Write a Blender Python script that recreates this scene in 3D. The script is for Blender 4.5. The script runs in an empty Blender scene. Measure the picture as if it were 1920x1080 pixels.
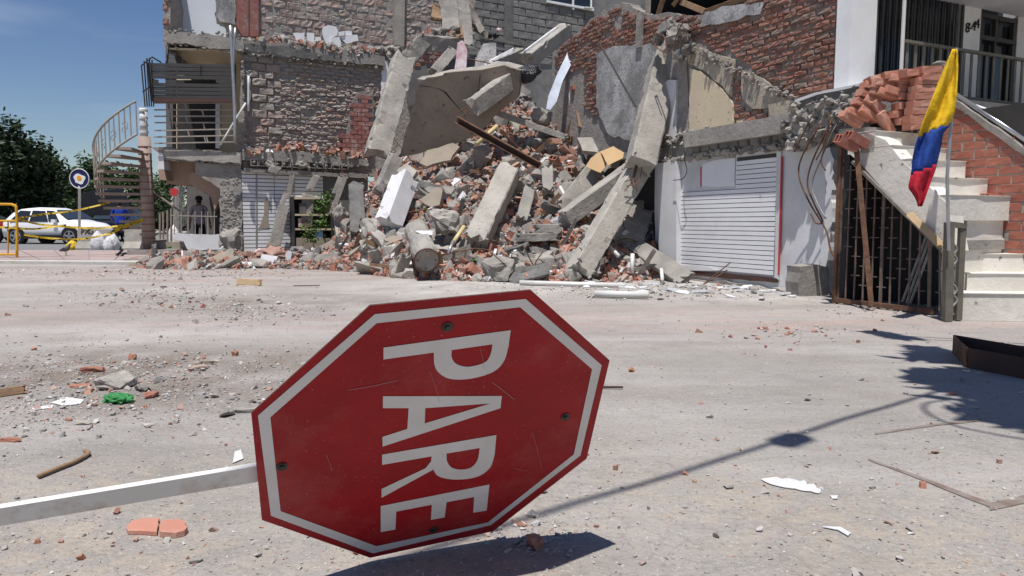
import bpy, bmesh, math, random
import numpy as np
from mathutils import Vector, Matrix, Euler, noise
random.seed(11)
RNG = np.random.default_rng(11)
R = math.radians
scene = bpy.context.scene
col = scene.collection
# ---------------------------------------------------------------- camera, sky, sun, exposure
CAMZ = 0.97; F = 1333.333; PITCH = math.atan(123 / F)
cam_d = bpy.data.cameras.new('camera'); cam = bpy.data.objects.new('camera', cam_d); col.objects.link(cam)
cam.location = (0, 0, CAMZ); cam.rotation_euler = (math.pi / 2 - PITCH, 0, 0)
cam_d.lens = 25; cam_d.sensor_width = 36; cam_d.clip_start = 0.05; cam_d.clip_end = 3000
scene.camera = cam
SUN_AZ, SUN_EL = 196.0, 72.0
world = bpy.data.worlds.new('World'); scene.world = world; world.use_nodes = True
wn = world.node_tree.nodes; wl = world.node_tree.links; wn.clear()
sky = wn.new('ShaderNodeTexSky'); sky.sky_type = 'NISHITA'; sky.sun_disc = False
sky.sun_elevation = R(SUN_EL); sky.sun_rotation = R(SUN_AZ); sky.altitude = 300; sky.air_density = 1.05; sky.dust_density = 0.45; sky.ozone_density = 1.8
bg = wn.new('ShaderNodeBackground'); bg.inputs[1].default_value = 0.078
wo = wn.new('ShaderNodeOutputWorld')
# thin cirrus streaks
tc = wn.new('ShaderNodeTexCoord'); mp = wn.new('ShaderNodeMapping'); mp.inputs['Scale'].default_value = (2.2, 2.2, 9.0); mp.inputs['Rotation'].default_value = (0, R(12), 0)
nz = wn.new('ShaderNodeTexNoise'); nz.inputs['Scale'].default_value = 1.7; nz.inputs['Detail'].default_value = 6
cr = wn.new('ShaderNodeValToRGB'); cr.color_ramp.elements[0].position = .52; cr.color_ramp.elements[1].position = .95
cr.color_ramp.elements[1].color = (.22, .22, .22, 1)
mixc = wn.new('ShaderNodeMixRGB'); mixc.inputs[2].default_value = (11, 11.6, 12.4, 1)
wl.new(tc.outputs['Generated'], mp.inputs[0]); wl.new(mp.outputs[0], nz.inputs[0]); wl.new(nz.outputs[0], cr.inputs[0])
hsv = wn.new('ShaderNodeHueSaturation'); hsv.inputs['Hue'].default_value = .512; hsv.inputs['Saturation'].default_value = 1.18
wl.new(sky.outputs[0], hsv.inputs['Color'])
wl.new(cr.outputs[0], mixc.inputs[0]); wl.new(hsv.outputs[0], mixc.inputs[1]); wl.new(mixc.outputs[0], bg.inputs[0]); wl.new(bg.outputs[0], wo.inputs[0])
sd = bpy.data.lights.new('sun', 'SUN'); sd.energy = 4.9; sd.angle = R(0.55); sd.color = (1, .97, .93)
sun = bpy.data.objects.new('sun', sd); col.objects.link(sun)
SV = Vector((math.cos(R(SUN_EL)) * math.sin(R(SUN_AZ)), math.cos(R(SUN_EL)) * math.cos(R(SUN_AZ)), math.sin(R(SUN_EL))))
sun.rotation_euler = SV.to_track_quat('Z', 'Y').to_euler(); sun.location = SV * 60
scene.view_settings.view_transform = 'Standard'; scene.view_settings.look = 'None'
scene.view_settings.exposure = 0.14; scene.view_settings.gamma = 1.0
scene.view_settings.use_curve_mapping = False
scene.render.engine = 'CYCLES'

# ---------------------------------------------------------------- pixel -> ray helpers (photo 1920x1080)
def ray(px, py):
    xc = (px - 960) / F; yc = (540 - py) / F; s, c = math.sin(PITCH), math.cos(PITCH)
    return Vector((xc, c + yc * s, -s + yc * c))
def W(px, py, d):
    r = ray(px, py); return Vector((0, 0, CAMZ)) + r * (d / r.y)
def G(px, py, z=0.0):
    r = ray(px, py); return Vector((0, 0, CAMZ)) + r * ((z - CAMZ) / r.z)
def PX(v):
    x, y, z = v[0], v[1], v[2] - CAMZ; s, c = math.sin(PITCH), math.cos(PITCH)
    zc = y * c - z * s; yc = z * c + y * s
    return (960 + x / zc * F, 540 - yc / zc * F)
class Plane:
    """vertical plane: origin (x,y), unit direction u; n is its normal on the camera side"""
    def __init__(s, o, u):
        s.o = Vector((o[0], o[1], 0)); s.u = Vector((u[0], u[1], 0)).normalized()
        n = Vector((s.u.y, -s.u.x, 0)); s.n = n if n.dot(-s.o) > 0 else -n
    def px(s, px, py, off=0.0):
        r = ray(px, py); c = Vector((0, 0, CAMZ)); o = s.o + s.n * off
        return c + r * ((o - c).dot(s.n) / r.dot(s.n))
    def uv(s, px, py, off=0.0):
        p = s.px(px, py, off); return ((p - s.o).dot(s.u), p.z)
    def pt(s, u, z, off=0.0):
        p = s.o + s.u * u + s.n * off; return Vector((p.x, p.y, z))
class FreePlane:
    """any plane through pixel/depth p with normal n"""
    def __init__(s, p, n):
        s.o = Vector(p); s.n = Vector(n).normalized()
        if s.n.dot(Vector((0, 0, CAMZ)) - s.o) < 0: s.n = -s.n
    def px(s, px, py, off=0.0):
        r = ray(px, py); c = Vector((0, 0, CAMZ)); o = s.o + s.n * off
        return c + r * ((o - c).dot(s.n) / r.dot(s.n))
def inpoly(x, y, poly):
    c = False; j = len(poly) - 1
    for i in range(len(poly)):
        xi, yi = poly[i]; xj, yj = poly[j]
        if (yi > y) != (yj > y) and x < (xj - xi) * (y - yi) / (yj - yi) + xi: c = not c
        j = i
    return c

# ---------------------------------------------------------------- mesh helpers
LOC = {}
def wloc(o): return LOC.get(o.name, Vector((0, 0, 0)))
def tag(o, label=None, cat=None, group=None, kind=None):
    if label: o['label'] = label
    if cat: o['category'] = cat
    if group: o['group'] = group
    if kind: o['kind'] = kind
    return o
def empty(name, loc, label, cat, group=None):
    o = bpy.data.objects.new(name, None); col.objects.link(o); o.location = loc; o.empty_display_size = .1
    LOC[o.name] = Vector(loc); return tag(o, label, cat, group)
class MB:
    def __init__(s): s.v = []; s.f = []; s.m = []
    def add(s, vs, fs, mi=0):
        b = len(s.v); s.v.extend([tuple(v) for v in vs]); s.f.extend([tuple(i + b for i in f) for f in fs]); s.m.extend([mi] * len(fs)); return s
    def obox(s, o, a, b, c, mi=0):
        o, a, b, c = Vector(o), Vector(a), Vector(b), Vector(c)
        vs = [o, o + a, o + a + b, o + b, o + c, o + a + c, o + a + b + c, o + b + c]
        fs = [(0, 3, 2, 1), (4, 5, 6, 7), (0, 1, 5, 4), (1, 2, 6, 5), (2, 3, 7, 6), (3, 0, 4, 7)]
        if a.cross(b).dot(c) < 0: fs = [f[::-1] for f in fs]
        return s.add(vs, fs, mi)
    def box(s, c, size, rot=None, mi=0):
        M = rot if rot is not None else Matrix.Identity(3)
        a, b, d = M @ Vector((size[0], 0, 0)), M @ Vector((0, size[1], 0)), M @ Vector((0, 0, size[2]))
        return s.obox(Vector(c) - (a + b + d) / 2, a, b, d, mi)
    def bar(s, p, q, w, h=None, up=(0, 0, 1), mi=0):
        p, q = Vector(p), Vector(q); h = h or w; ax = (q - p); up = Vector(up)
        sd = ax.cross(up)
        if sd.length < 1e-5: sd = ax.cross(Vector((1, 0, 0)))
        sd.normalize(); u = sd.cross(ax).normalized()
        return s.obox(p - sd * w / 2 - u * h / 2, sd * w, u * h, ax, mi)
    def prism(s, poly, vec, mi=0, mside=None):
        n = len(poly); poly = [Vector(p) for p in poly]; vec = Vector(vec)
        nrm = Vector((0, 0, 0))
        for i in range(n): nrm += poly[i].cross(poly[(i + 1) % n])
        if nrm.dot(vec) > 0: poly = poly[::-1]
        vs = poly + [p + vec for p in poly]
        s.add(vs, [tuple(range(n)), tuple(range(2 * n - 1, n - 1, -1))], mi)
        b = len(s.v) - 2 * n
        for i in range(n):
            j = (i + 1) % n; s.f.append((b + j, b + i, b + n + i, b + n + j)); s.m.append(mi if mside is None else mside)
        return s
    def tube(s, pts, r, n=6, mi=0, closed=False):
        pts = [Vector(p) for p in pts]; N = len(pts); rs = r if hasattr(r, '__len__') else [r] * N
        vs = []; prev = None
        for i, p in enumerate(pts):
            a = pts[(i + 1) % N] if (closed or i < N - 1) else p; b = pts[i - 1] if (closed or i > 0) else p
            t = (a - b)
            t = t.normalized() if t.length > 1e-9 else Vector((0, 0, 1))
            if prev is None:
                x = t.cross(Vector((0, 0, 1)))
                if x.length < .05: x = t.cross(Vector((1, 0, 0)))
            else:
                x = prev - t * prev.dot(t)
                if x.length < 1e-4: x = t.cross(Vector((.3, .7, .2)))
            x.normalize(); prev = x; y = t.cross(x)
            for k in range(n):
                a_ = 2 * math.pi * k / n; vs.append(p + (x * math.cos(a_) + y * math.sin(a_)) * rs[i])
        fs = []
        for i in range(N if closed else N - 1):
            j = (i + 1) % N
            for k in range(n):
                l = (k + 1) % n; fs.append((i * n + k, i * n + l, j * n + l, j * n + k))
        if not closed: fs += [tuple(range(n - 1, -1, -1)), tuple((N - 1) * n + k for k in range(n))]
        return s.add(vs, fs, mi)
    def disc(s, c, nrm, r, n=20, mi=0, th=.004):
        nrm = Vector(nrm).normalized(); return s.tube([Vector(c), Vector(c) + nrm * th], r, n, mi)
    def build(s, name, mats, parent=None, smooth=False, label=None, cat=None, group=None, kind=None, origin=None):
        me = bpy.data.meshes.new(name)
        V = np.array(s.v, dtype=float); c = Vector(origin) if origin is not None else Vector(((V[:, 0].min() + V[:, 0].max()) / 2, (V[:, 1].min() + V[:, 1].max()) / 2, V[:, 2].min()))
        V = V - np.array(c)
        me.from_pydata(V.tolist(), [], s.f)
        mats = mats if isinstance(mats, (list, tuple)) else [mats]
        for m in mats: me.materials.append(M[m])
        if any(s.m): me.polygons.foreach_set('material_index', s.m)
        if smooth: me.polygons.foreach_set('use_smooth', [True] * len(s.f))
        me.update()
        return link(name, me, c, parent, label, cat, group, kind)
def link(name, me, loc, parent=None, label=None, cat=None, group=None, kind=None):
    o = bpy.data.objects.new(name, me); col.objects.link(o); loc = Vector(loc)
    if parent is not None: o.parent = parent; o.location = loc - wloc(parent)
    else: o.location = loc
    LOC[o.name] = loc
    return tag(o, label, cat, group, kind)
def inst(name, me, mat4, parent=None, label=None, cat=None, group=None):
    o = bpy.data.objects.new(name, me); col.objects.link(o)
    LOC[o.name] = mat4.translation.copy()
    if parent is not None:
        o.parent = parent; mat4 = Matrix.Translation(-wloc(parent)) @ mat4
    o.matrix_basis = mat4
    return tag(o, label, cat, group)
def hull_mesh(pts):
    bm = bmesh.new()
    for p in pts: bm.verts.new(p)
    r = bmesh.ops.convex_hull(bm, input=bm.verts)
    dead = {e for e in list(r['geom_interior']) + list(r['geom_unused']) if isinstance(e, bmesh.types.BMVert)}
    dead |= {v for v in bm.verts if not v.link_faces}
    bmesh.ops.delete(bm, geom=list(dead), context='VERTS')
    bm.verts.index_update(); vs = [v.co.copy() for v in bm.verts]; fs = [tuple(v.index for v in f.verts) for f in bm.faces]
    bm.free(); return vs, fs
def mesh_of(name, vs, fs, mat, smooth=False):
    me = bpy.data.meshes.new(name); me.from_pydata([tuple(v) for v in vs], [], fs); me.materials.append(M[mat])
    if smooth: me.polygons.foreach_set('use_smooth', [True] * len(fs))
    me.update(); return me
def jag(poly, step=.12, amp=.03, seed=0, keep=()):
    """subdivide a 3D polygon outline and roughen it (edges listed in keep stay straight)"""
    out = []; n = len(poly); rr = random.Random(seed); poly = [Vector(p) for p in poly]
    nrm = Vector((0, 0, 0))
    for i in range(n): nrm += poly[i].cross(poly[(i + 1) % n])
    nrm.normalize()
    for i in range(n):
        a, b = poly[i], poly[(i + 1) % n]; L = (b - a).length; k = 1 if i in keep else max(1, int(L / step))
        side = (b - a).normalized().cross(nrm) if L > 1e-6 else Vector((0, 0, 0))
        for j in range(k):
            p = a.lerp(b, j / k)
            if j: p = p + side * (amp * 1.9 * noise.noise(p * 2.3 + Vector((seed, 1, 2))) + amp * 1.3 * noise.noise(p * 7 + Vector((seed, 5, 2))) + rr.gauss(0, amp * .28)) + (b - a) * (rr.uniform(-.42, .42) / k)
            out.append(p)
    return out
def rough_beam(A, B, w, h, seed=0, amp=.02, ends=.06, seg=None, twist=0.0, up=None, mi=0, bow=0.0):
    """reinforced concrete member from A to B, chipped edges and torn ends -> verts, faces"""
    A, B = Vector(A), Vector(B); rr = random.Random(seed); ax = (B - A); L = ax.length; axn = ax.normalized()
    view = ((A + B) / 2 - Vector((0, 0, CAMZ))).normalized()
    sd = axn.cross(view if up is None else Vector(up)).normalized(); dp = sd.cross(axn).normalized()
    ct, st = math.cos(twist), math.sin(twist); sd, dp = sd * ct + dp * st, dp * ct - sd * st
    seg = seg or max(3, int(L / .09))
    prof = [(-.5, -.44), (-.44, -.5), (-.15, -.5), (.15, -.5), (.44, -.5), (.5, -.44), (.5, -.1), (.5, .44), (.44, .5), (.1, .5), (-.44, .5), (-.5, .44), (-.5, .05)]
    n = len(prof); vs = []
    for i in range(seg + 1):
        t = i / seg; c = A + ax * t + dp * bow * math.sin(math.pi * t)
        for k, (x, y) in enumerate(prof):
            chip = 1.0
            if abs(x) > .4 and abs(y) > .4 and rr.random() < .07: chip = rr.uniform(.8, .96)
            p = c + sd * (x * w * chip) + dp * (y * h * chip)
            cn = 1.0 if abs(x) > .4 and abs(y) > .4 else .22
            nv = noise.noise_vector(p * 2 + Vector((seed, 0, 0))) * amp * .3 + noise.noise_vector(p * 15 + Vector((seed, 0, 0))) * amp * .4 * cn
            if i in (0, seg): nv = nv + axn * rr.uniform(-ends, ends)
            vs.append(p + nv)
    fs = []
    for i in range(seg):
        for k in range(n):
            l = (k + 1) % n; fs.append((i * n + k, (i + 1) * n + k, (i + 1) * n + l, i * n + l))
    for e, base in ((0, 0), (1, seg * n)):
        c = sum((vs[base + k] for k in range(n)), Vector()) / n + axn * (ends * .8 if e else -ends * .8) * rr.uniform(-.5, 1)
        vs.append(c); ci = len(vs) - 1
        for k in range(n):
            l = (k + 1) % n; fs.append((base + k, base + l, ci) if not e else (base + l, base + k, ci))
    return vs, fs
def rock(seed, n=16, sq=(1, 1, 1), boxy=.5):
    rr = random.Random(seed); pts = []
    for i in range(n):
        v = Vector((rr.gauss(0, 1), rr.gauss(0, 1), rr.gauss(0, 1))).normalized()
        m = max(abs(v.x), abs(v.y), abs(v.z)); v = v.lerp(v / m, boxy) * rr.uniform(.8, 1.08)
        pts.append((v.x * sq[0] * .5, v.y * sq[1] * .5, v.z * sq[2] * .5))
    return hull_mesh(pts)
def rough_rock(seed, size, sub=2, amp=.12, boxy=.5):
    """denser boulder with knobbly surface"""
    vs, fs = rock(seed, 18, size, boxy)
    bm = bmesh.new(); bv = [bm.verts.new(v) for v in vs]
    for f in fs: bm.faces.new([bv[i] for i in f])
    bmesh.ops.subdivide_edges(bm, edges=bm.edges, cuts=sub, use_grid_fill=True)
    bm.normal_update()
    m = sum(size) / 3
    for v in bm.verts:
        v.co += v.normal * (noise.noise(v.co * (5 / m) + Vector((seed, 0, 0))) * amp * m + noise.noise(v.co * (14 / m) + Vector((0, seed, 0))) * amp * .4 * m)
    bmesh.ops.triangulate(bm, faces=bm.faces)
    bm.verts.index_update(); out = [v.co.copy() for v in bm.verts], [tuple(v.index for v in f.verts) for f in bm.faces]
    bm.free(); return out
def smooth_path(pts, k=6):
    pts = [Vector(p) for p in pts]; out = []
    P = [pts[0] * 2 - pts[1]] + pts + [pts[-1] * 2 - pts[-2]]
    for i in range(1, len(P) - 2):
        for j in range(k):
            t = j / k; a, b, c, d = P[i - 1], P[i], P[i + 1], P[i + 2]
            out.append(.5 * ((2 * b) + (c - a) * t + (2 * a - 5 * b + 4 * c - d) * t * t + (3 * b - a - 3 * c + d) * t ** 3))
    out.append(pts[-1]); return out

# ---------------------------------------------------------------- materials
M = {}
def mat(name, c1, c2=None, scale=3.0, rough=.85, bump=.3, bscale=18.0, c3=None, c3amt=.5, c3scale=1.2, rnd=0.0, metal=0.0, spec=.3, ramp=None, bdist=.02, speck=None):
    m = bpy.data.materials.new(name); m.use_nodes = True; nt = m.node_tree; N, L = nt.nodes, nt.links
    b = N['Principled BSDF']; b.inputs['Roughness'].default_value = rough; b.inputs['Metallic'].default_value = metal
    b.inputs['Specular IOR Level'].default_value = spec
    geo = N.new('ShaderNodeNewGeometry'); pos = geo.outputs['Position']
    def nz(s, det=5, ro=.6):
        t = N.new('ShaderNodeTexNoise'); t.inputs['Scale'].default_value = s; t.inputs['Detail'].default_value = det; t.inputs['Roughness'].default_value = ro
        L.new(pos, t.inputs['Vector']); return t.outputs['Fac']
    def rampf(fac, a, z):
        r = N.new('ShaderNodeMapRange'); r.inputs[1].default_value = a; r.inputs[2].default_value = z; L.new(fac, r.inputs[0]); return r.outputs[0]
    def mix(fac, a, b_, blend='MIX'):
        x = N.new('ShaderNodeMixRGB'); x.blend_type = blend
        for s, v in ((0, fac), (1, a), (2, b_)):
            if hasattr(v, 'is_linked'): L.new(v, x.inputs[s])
            else: x.inputs[s].default_value = v if s == 0 else (*v, 1)
        return x.outputs[0]
    if ramp:
        oi = N.new('ShaderNodeObjectInfo'); ad = N.new('ShaderNodeMath'); ad.operation = 'ADD'
        L.new(oi.outputs['Random'], ad.inputs[0]); L.new(geo.outputs['Random Per Island'], ad.inputs[1])
        fr = N.new('ShaderNodeMath'); fr.operation = 'FRACT'; L.new(ad.outputs[0], fr.inputs[0])
        cr = N.new('ShaderNodeValToRGB'); cr.color_ramp.interpolation = 'LINEAR'; els = cr.color_ramp.elements
        while len(els) < len(ramp): els.new(.5)
        for i, c in enumerate(ramp): els[i].position = i / (len(ramp) - 1); els[i].color = (*c, 1)
        L.new(fr.outputs[0], cr.inputs[0]); base = cr.outputs[0]
    else: base = None
    if c2 is not None:
        f = rampf(nz(scale), .38, .62)
        base = mix(f, c1 if base is None else base, c2) if base is None else mix(rampf(nz(scale), .5, .75), base, c2)
    elif base is None: base = mix(0.0, c1, c1)
    if c3 is not None:
        f = rampf(nz(c3scale, 8, .7), .52, .68); mu = N.new('ShaderNodeMath'); mu.operation = 'MULTIPLY'; L.new(f, mu.inputs[0]); mu.inputs[1].default_value = c3amt
        base = mix(mu.outputs[0], base, c3)
    if speck is not None:
        f = rampf(nz(speck[1], 2, .5), speck[2], speck[2] + .06); base = mix(f, base, speck[0])
    if rnd:
        oi = N.new('ShaderNodeObjectInfo'); ad = N.new('ShaderNodeMath'); ad.operation = 'ADD'
        L.new(oi.outputs['Random'], ad.inputs[0]); L.new(geo.outputs['Random Per Island'], ad.inputs[1])
        fr = N.new('ShaderNodeMath'); fr.operation = 'FRACT'; L.new(ad.outputs[0], fr.inputs[0])
        mr = N.new('ShaderNodeMapRange'); mr.inputs[3].default_value = 1 - rnd; mr.inputs[4].default_value = 1 + rnd; L.new(fr.outputs[0], mr.inputs[0])
        hs = N.new('ShaderNodeHueSaturation'); L.new(base, hs.inputs['Color']); L.new(mr.outputs[0], hs.inputs['Value']); base = hs.outputs[0]
    L.new(base, b.inputs['Base Color'])
    if bump:
        bp = N.new('ShaderNodeBump'); bp.inputs['Strength'].default_value = bump; bp.inputs['Distance'].default_value = bdist
        L.new(nz(bscale, 8, .65), bp.inputs['Height']); L.new(bp.outputs[0], b.inputs['Normal'])
    M[name] = m; return m
CON = (.305, .282, .253)
mat('concrete', CON, (.215, .20, .18), 2.5, .9, .7, 14, (.385, .355, .31), .7, 1.4, rnd=.1, speck=((.13, .125, .115), 22, .66))
mat('concrete_pale', (.39, .36, .315), (.305, .282, .248), 2.2, .9, .8, 16, (.23, .215, .195), .75, 1.8, rnd=.08, speck=((.17, .16, .145), 20, .66))
mat('concrete_dark', (.165, .158, .148), (.115, .11, .104), 3, .9, .8, 16, (.25, .24, .22), .6, 2.0, speck=((.06, .058, .055), 20, .65))
mat('concrete_tan', (.36, .30, .235), (.30, .255, .205), 1.6, .9, .35, 9, (.235, .21, .18), .7, 1.1)
mat('slab_tan', (.30, .245, .19), (.235, .195, .155), 1.3, .9, .5, 9, (.16, .14, .12), .85, 1.4, speck=((.13, .11, .095), 9, .66))
mat('plaster_white', (.66, .655, .66), (.58, .575, .575), 1.5, .8, .15, 20, (.44, .42, .39), .45, 1.3)
mat('plaster_bright', (.78, .78, .785), (.72, .72, .72), 1.5, .75, .12, 20, (.55, .54, .52), .4, 2.0)
mat('wall_white_shade', (.62, .66, .72), (.58, .62, .68), 1.0, .7, .05, 15)  # white wall with the bluish cast of shade mixed into its colour
mat('plaster_cream', (.60, .50, .355), (.54, .45, .325), 2.0, .85, .2, 16, (.40, .35, .28), .5, 2.2, speck=((.18, .15, .12), 16, .68))
mat('plaster_cream_dirty', (.43, .37, .285), (.33, .295, .24), 3.0, .9, .5, 16, (.24, .22, .195), .8, 2.6, speck=((.13, .12, .11), 18, .64))
mat('plaster_stained', (.44, .425, .415), (.21, .205, .20), 1.8, .9, .6, 16, (.52, .505, .50), .8, 2.2, speck=((.14, .135, .13), 26, .6))
mat('cream_wall', (.70, .59, .42), (.66, .56, .40), 1.5, .8, .05, 10)
mat('brown_soffit', (.36, .25, .185), (.32, .225, .165), 1.5, .85, .1, 10)
mat('mortar', (.30, .275, .25), (.225, .205, .188), 5, .95, 1.0, 14, (.27, .25, .23), .6, 3, bdist=.03)
mat('mortar_rough', (.35, .315, .285), (.27, .24, .215), 6, .95, 1.0, 10, (.29, .265, .24), .6, 3, bdist=.05)
mat('brick_red', (.3, .12, .08), (.22, .19, .17), 6, .9, .6, 26, (.24, .215, .19), .45, 7, ramp=[(.27, .125, .09), (.22, .105, .08), (.34, .155, .105), (.25, .14, .11), (.30, .135, .095), (.19, .095, .074), (.26, .195, .16)])
mat('brick_rough', (.3, .2, .15), (.27, .245, .22), 4, .95, 1.0, 16, (.345, .315, .285), .85, 5, ramp=[(.34, .285, .245), (.34, .305, .275), (.37, .26, .21), (.36, .325, .29), (.325, .295, .265), (.36, .30, .26)], bdist=.04)
mat('brick_rubble', (.4, .16, .1), (.34, .22, .17), 7, .9, .4, 26, ramp=[(.37, .155, .10), (.30, .135, .095), (.42, .19, .12), (.36, .21, .165), (.25, .12, .09), (.38, .16, .105), (.36, .28, .24)], c3=(.40, .355, .31), c3amt=.75, c3scale=6)
mat('brick_new', (.36, .13, .09), (.33, .12, .085), 8, .8, .25, 30, ramp=[(.40, .15, .10), (.34, .12, .085), (.37, .135, .092), (.31, .11, .078)], c3=(.42, .27, .215), c3amt=.5, c3scale=5)
mat('brick_pink', (.48, .24, .17), (.44, .21, .15), 8, .85, .25, 30, ramp=[(.50, .235, .165), (.43, .18, .125), (.47, .21, .145), (.40, .165, .115)], c3=(.52, .38, .31), c3amt=.6, c3scale=5)
mat('brick_glazed', (.30, .125, .10), (.26, .10, .085), 6, .6, .2, 20, ramp=[(.30, .12, .10), (.25, .10, .085), (.34, .15, .125)], c3=(.45, .40, .37), c3amt=.8, c3scale=3)
mat('block_pink', (.3, .22, .18), (.27, .245, .22), 3, .95, .7, 16, (.30, .282, .26), .8, 2.2, ramp=[(.33, .24, .205), (.32, .28, .245), (.36, .255, .215), (.30, .245, .215), (.33, .29, .255)], bdist=.03)
mat('mortar_light', (.40, .36, .32), (.34, .31, .275), 4, .95, .4, 20)
mat('mortar_pale', (.31, .29, .265), (.25, .235, .215), 4, .95, .9, 14, (.36, .34, .315), .6, 3)
mat('stair_concrete', (.72, .68, .61), (.62, .58, .515), 1.8, .85, .4, 16, (.44, .40, .34), .7, 1.5, speck=((.22, .2, .17), 9, .68))
mat('block_grey', (.2, .19, .18), (.14, .135, .128), 2, .95, .5, 16, (.085, .083, .08), .8, .8, ramp=[(.20, .192, .182), (.175, .168, .16), (.225, .215, .205), (.19, .182, .172)])
mat('paint_red_wood', (.30, .125, .10), (.24, .10, .085), 5, .8, .3, 20, (.33, .28, .25), .7, 6)
mat('slat_white', (.78, .775, .78), (.73, .725, .73), 2, .6, .03, 10, (.52, .49, .45), .3, 1.8)
mat('groove', (.07, .065, .062), None, 1, .8, 0)
mat('red_paint', (.50, .045, .05), None, 1, .6, 0)
mat('metal_dark', (.035, .034, .034), (.05, .047, .044), 8, .55, .1, 30, spec=.4)
mat('metal_grey', (.33, .32, .31), (.27, .255, .24), 8, .5, .05, 30, metal=.3)
mat('galvanised', (.42, .42, .42), (.34, .34, .34), 6, .4, .05, 20, metal=.6)
mat('steel', (.62, .62, .62), (.5, .5, .5), 4, .28, .02, 20, metal=.9)
mat('sheet_metal', (.60, .64, .69), (.5, .53, .58), 3, .35, .15, 5, metal=.55)
mat('rust', (.17, .085, .05), (.105, .06, .042), 9, .85, .4, 40, (.27, .14, .07), .6, 6)
mat('scratch', (.50, .28, .25), None, 1, .7, 0)
mat('strip_brown', (.17, .125, .10), (.24, .205, .18), 12, .9, .3, 40)
mat('rust_grey', (.20, .15, .125), (.13, .095, .08), 9, .8, .3, 40)
mat('rust_dark', (.085, .045, .034), (.06, .035, .028), 5, .75, .2, 30)
mat('rail_beige', (.36, .31, .26), (.29, .25, .215), 6, .65, .1, 30, (.18, .13, .10), .4, 5)
mat('stair_paint', (.34, .265, .225), (.29, .225, .195), 5, .75, .15, 30, (.20, .15, .125), .5, 3)
mat('stair_band', (.24, .115, .085), None, 5, .8, .2, 30)
mat('post_olive', (.155, .14, .105), (.12, .11, .085), 6, .6, .2, 30, (.22, .19, .15), .4, 8)
mat('shutter', (.060, .056, .054), (.05, .047, .045), 3, .6, .05, 20)
mat('shutter_band', (.085, .045, .035), None, 3, .6, .05)
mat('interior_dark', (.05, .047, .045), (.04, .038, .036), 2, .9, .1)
mat('interior_mid', (.16, .15, .14), (.12, .115, .11), 2, .9, .2)
mat('wood', (.27, .17, .10), (.20, .125, .075), 10, .8, .3, 30)
mat('wood_pale', (.52, .38, .22), (.46, .33, .19), 10, .75, .2, 30)
mat('wood_grey', (.23, .205, .18), (.17, .15, .13), 10, .9, .5, 30)
mat('cardboard', (.46, .31, .165), (.42, .28, .15), 4, .85, .1, 20)
mat('sign_red', (.33, .009, .013), (.275, .008, .011), 7, .5, .02, 60, (.37, .075, .065), .45, 3.2, speck=((.40, .15, .13), 150, .70), spec=.25)
mat('sign_white', (.66, .63, .60), (.60, .57, .54), 6, .45, .02, 60, spec=.4)
mat('sign_edge', (.10, .035, .03), (.07, .04, .03), 20, .7, .2, 60)
mat('bolt', (.10, .085, .07), (.06, .05, .045), 60, .5, .2, 90, metal=.6)
mat('post_white', (.68, .66, .63), (.62, .60, .56), 6, .5, .05, 40, (.40, .27, .17), .85, 4.5)
mat('flag_yellow', (.70, .45, .015), (.60, .37, .015), 5, .9, .5, 28)
mat('flag_blue', (.016, .055, .27), (.013, .045, .21), 5, .9, .5, 28)
mat('flag_red', (.44, .014, .03), (.35, .012, .025), 5, .9, .5, 28)
mat('asphalt', (.20, .195, .19), (.17, .165, .16), 2, .95, .3, 40)
mat('tile_pink', (.38, .29, .265), (.33, .26, .24), 3, .9, .3, 30, (.36, .33, .31), .6, 1.0, rnd=.06)
mat('kerb_pale', (.50, .48, .44), (.42, .40, .37), 4, .9, .4, 20, (.48, .36, .10), .4, 1.0)
mat('leaf_dark', (.024, .044, .014), (.016, .031, .011), 2, .6, 0, rnd=.3)
mat('leaf_mid', (.055, .09, .028), (.04, .07, .02), 2, .6, 0, rnd=.3)
mat('leaf_bright', (.085, .155, .028), (.06, .115, .02), 3, .55, 0, rnd=.25)
mat('bark', (.09, .07, .055), (.06, .048, .04), 8, .95, .6, 15)
mat('car_white', (.78, .78, .77), None, 1, .25, 0, spec=.5)
mat('car_dark', (.02, .021, .024), None, 1, .25, 0, spec=.5)
mat('glass_dark', (.018, .022, .028), None, 1, .08, 0, spec=.6)
mat('glass_sky', (.03, .04, .05), None, 1, .08, 0, spec=.7)
mat('tyre', (.018, .018, .018), None, 1, .85, 0)
mat('rim', (.42, .42, .43), None, 1, .35, 0, metal=.7)
mat('lamp_red', (.35, .015, .015), None, 1, .3, 0)
mat('black', (.012, .012, .013), None, 1, .7, .05)
mat('tarp', (.010, .011, .014), (.014, .015, .018), 2, .7, .1)
mat('yellow_paint', (.66, .36, .02), (.60, .31, .02), 6, .5, .05, 30, (.35, .20, .05), .3, 5)
mat('tape_yellow', (.62, .42, .02), (.50, .33, .02), 18, .5, 0, speck=((.03, .025, .01), 14, .57))
mat('bag_white', (.68, .68, .69), (.58, .58, .60), 8, .5, .8, 9, bdist=.08)
mat('bag_yellow', (.72, .50, .03), (.6, .4, .02), 8, .5, .8, 9, bdist=.08)
mat('bag_black', (.016, .016, .02), (.025, .025, .03), 8, .25, .9, 9, spec=.6, bdist=.08)
mat('green_plastic', (.05, .27, .075), (.03, .19, .05), 10, .35, .8, 20)
mat('cloth_red', (.45, .05, .06), (.62, .60, .58), 9, .9, .3, 20)
mat('fabric_pink', (.52, .30, .32), (.68, .64, .64), 4, .9, .3, 12)
mat('cloth_blue_lt', (.25, .48, .68), None, 1, .8, .2)
mat('skin', (.22, .125, .085), None, 1, .6, 0)
mat('shirt_blue', (.012, .055, .42), (.01, .045, .35), 5, .85, .2, 14)
mat('shirt_mauve', (.30, .265, .30), (.26, .23, .26), 5, .85, .2, 14)
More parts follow.
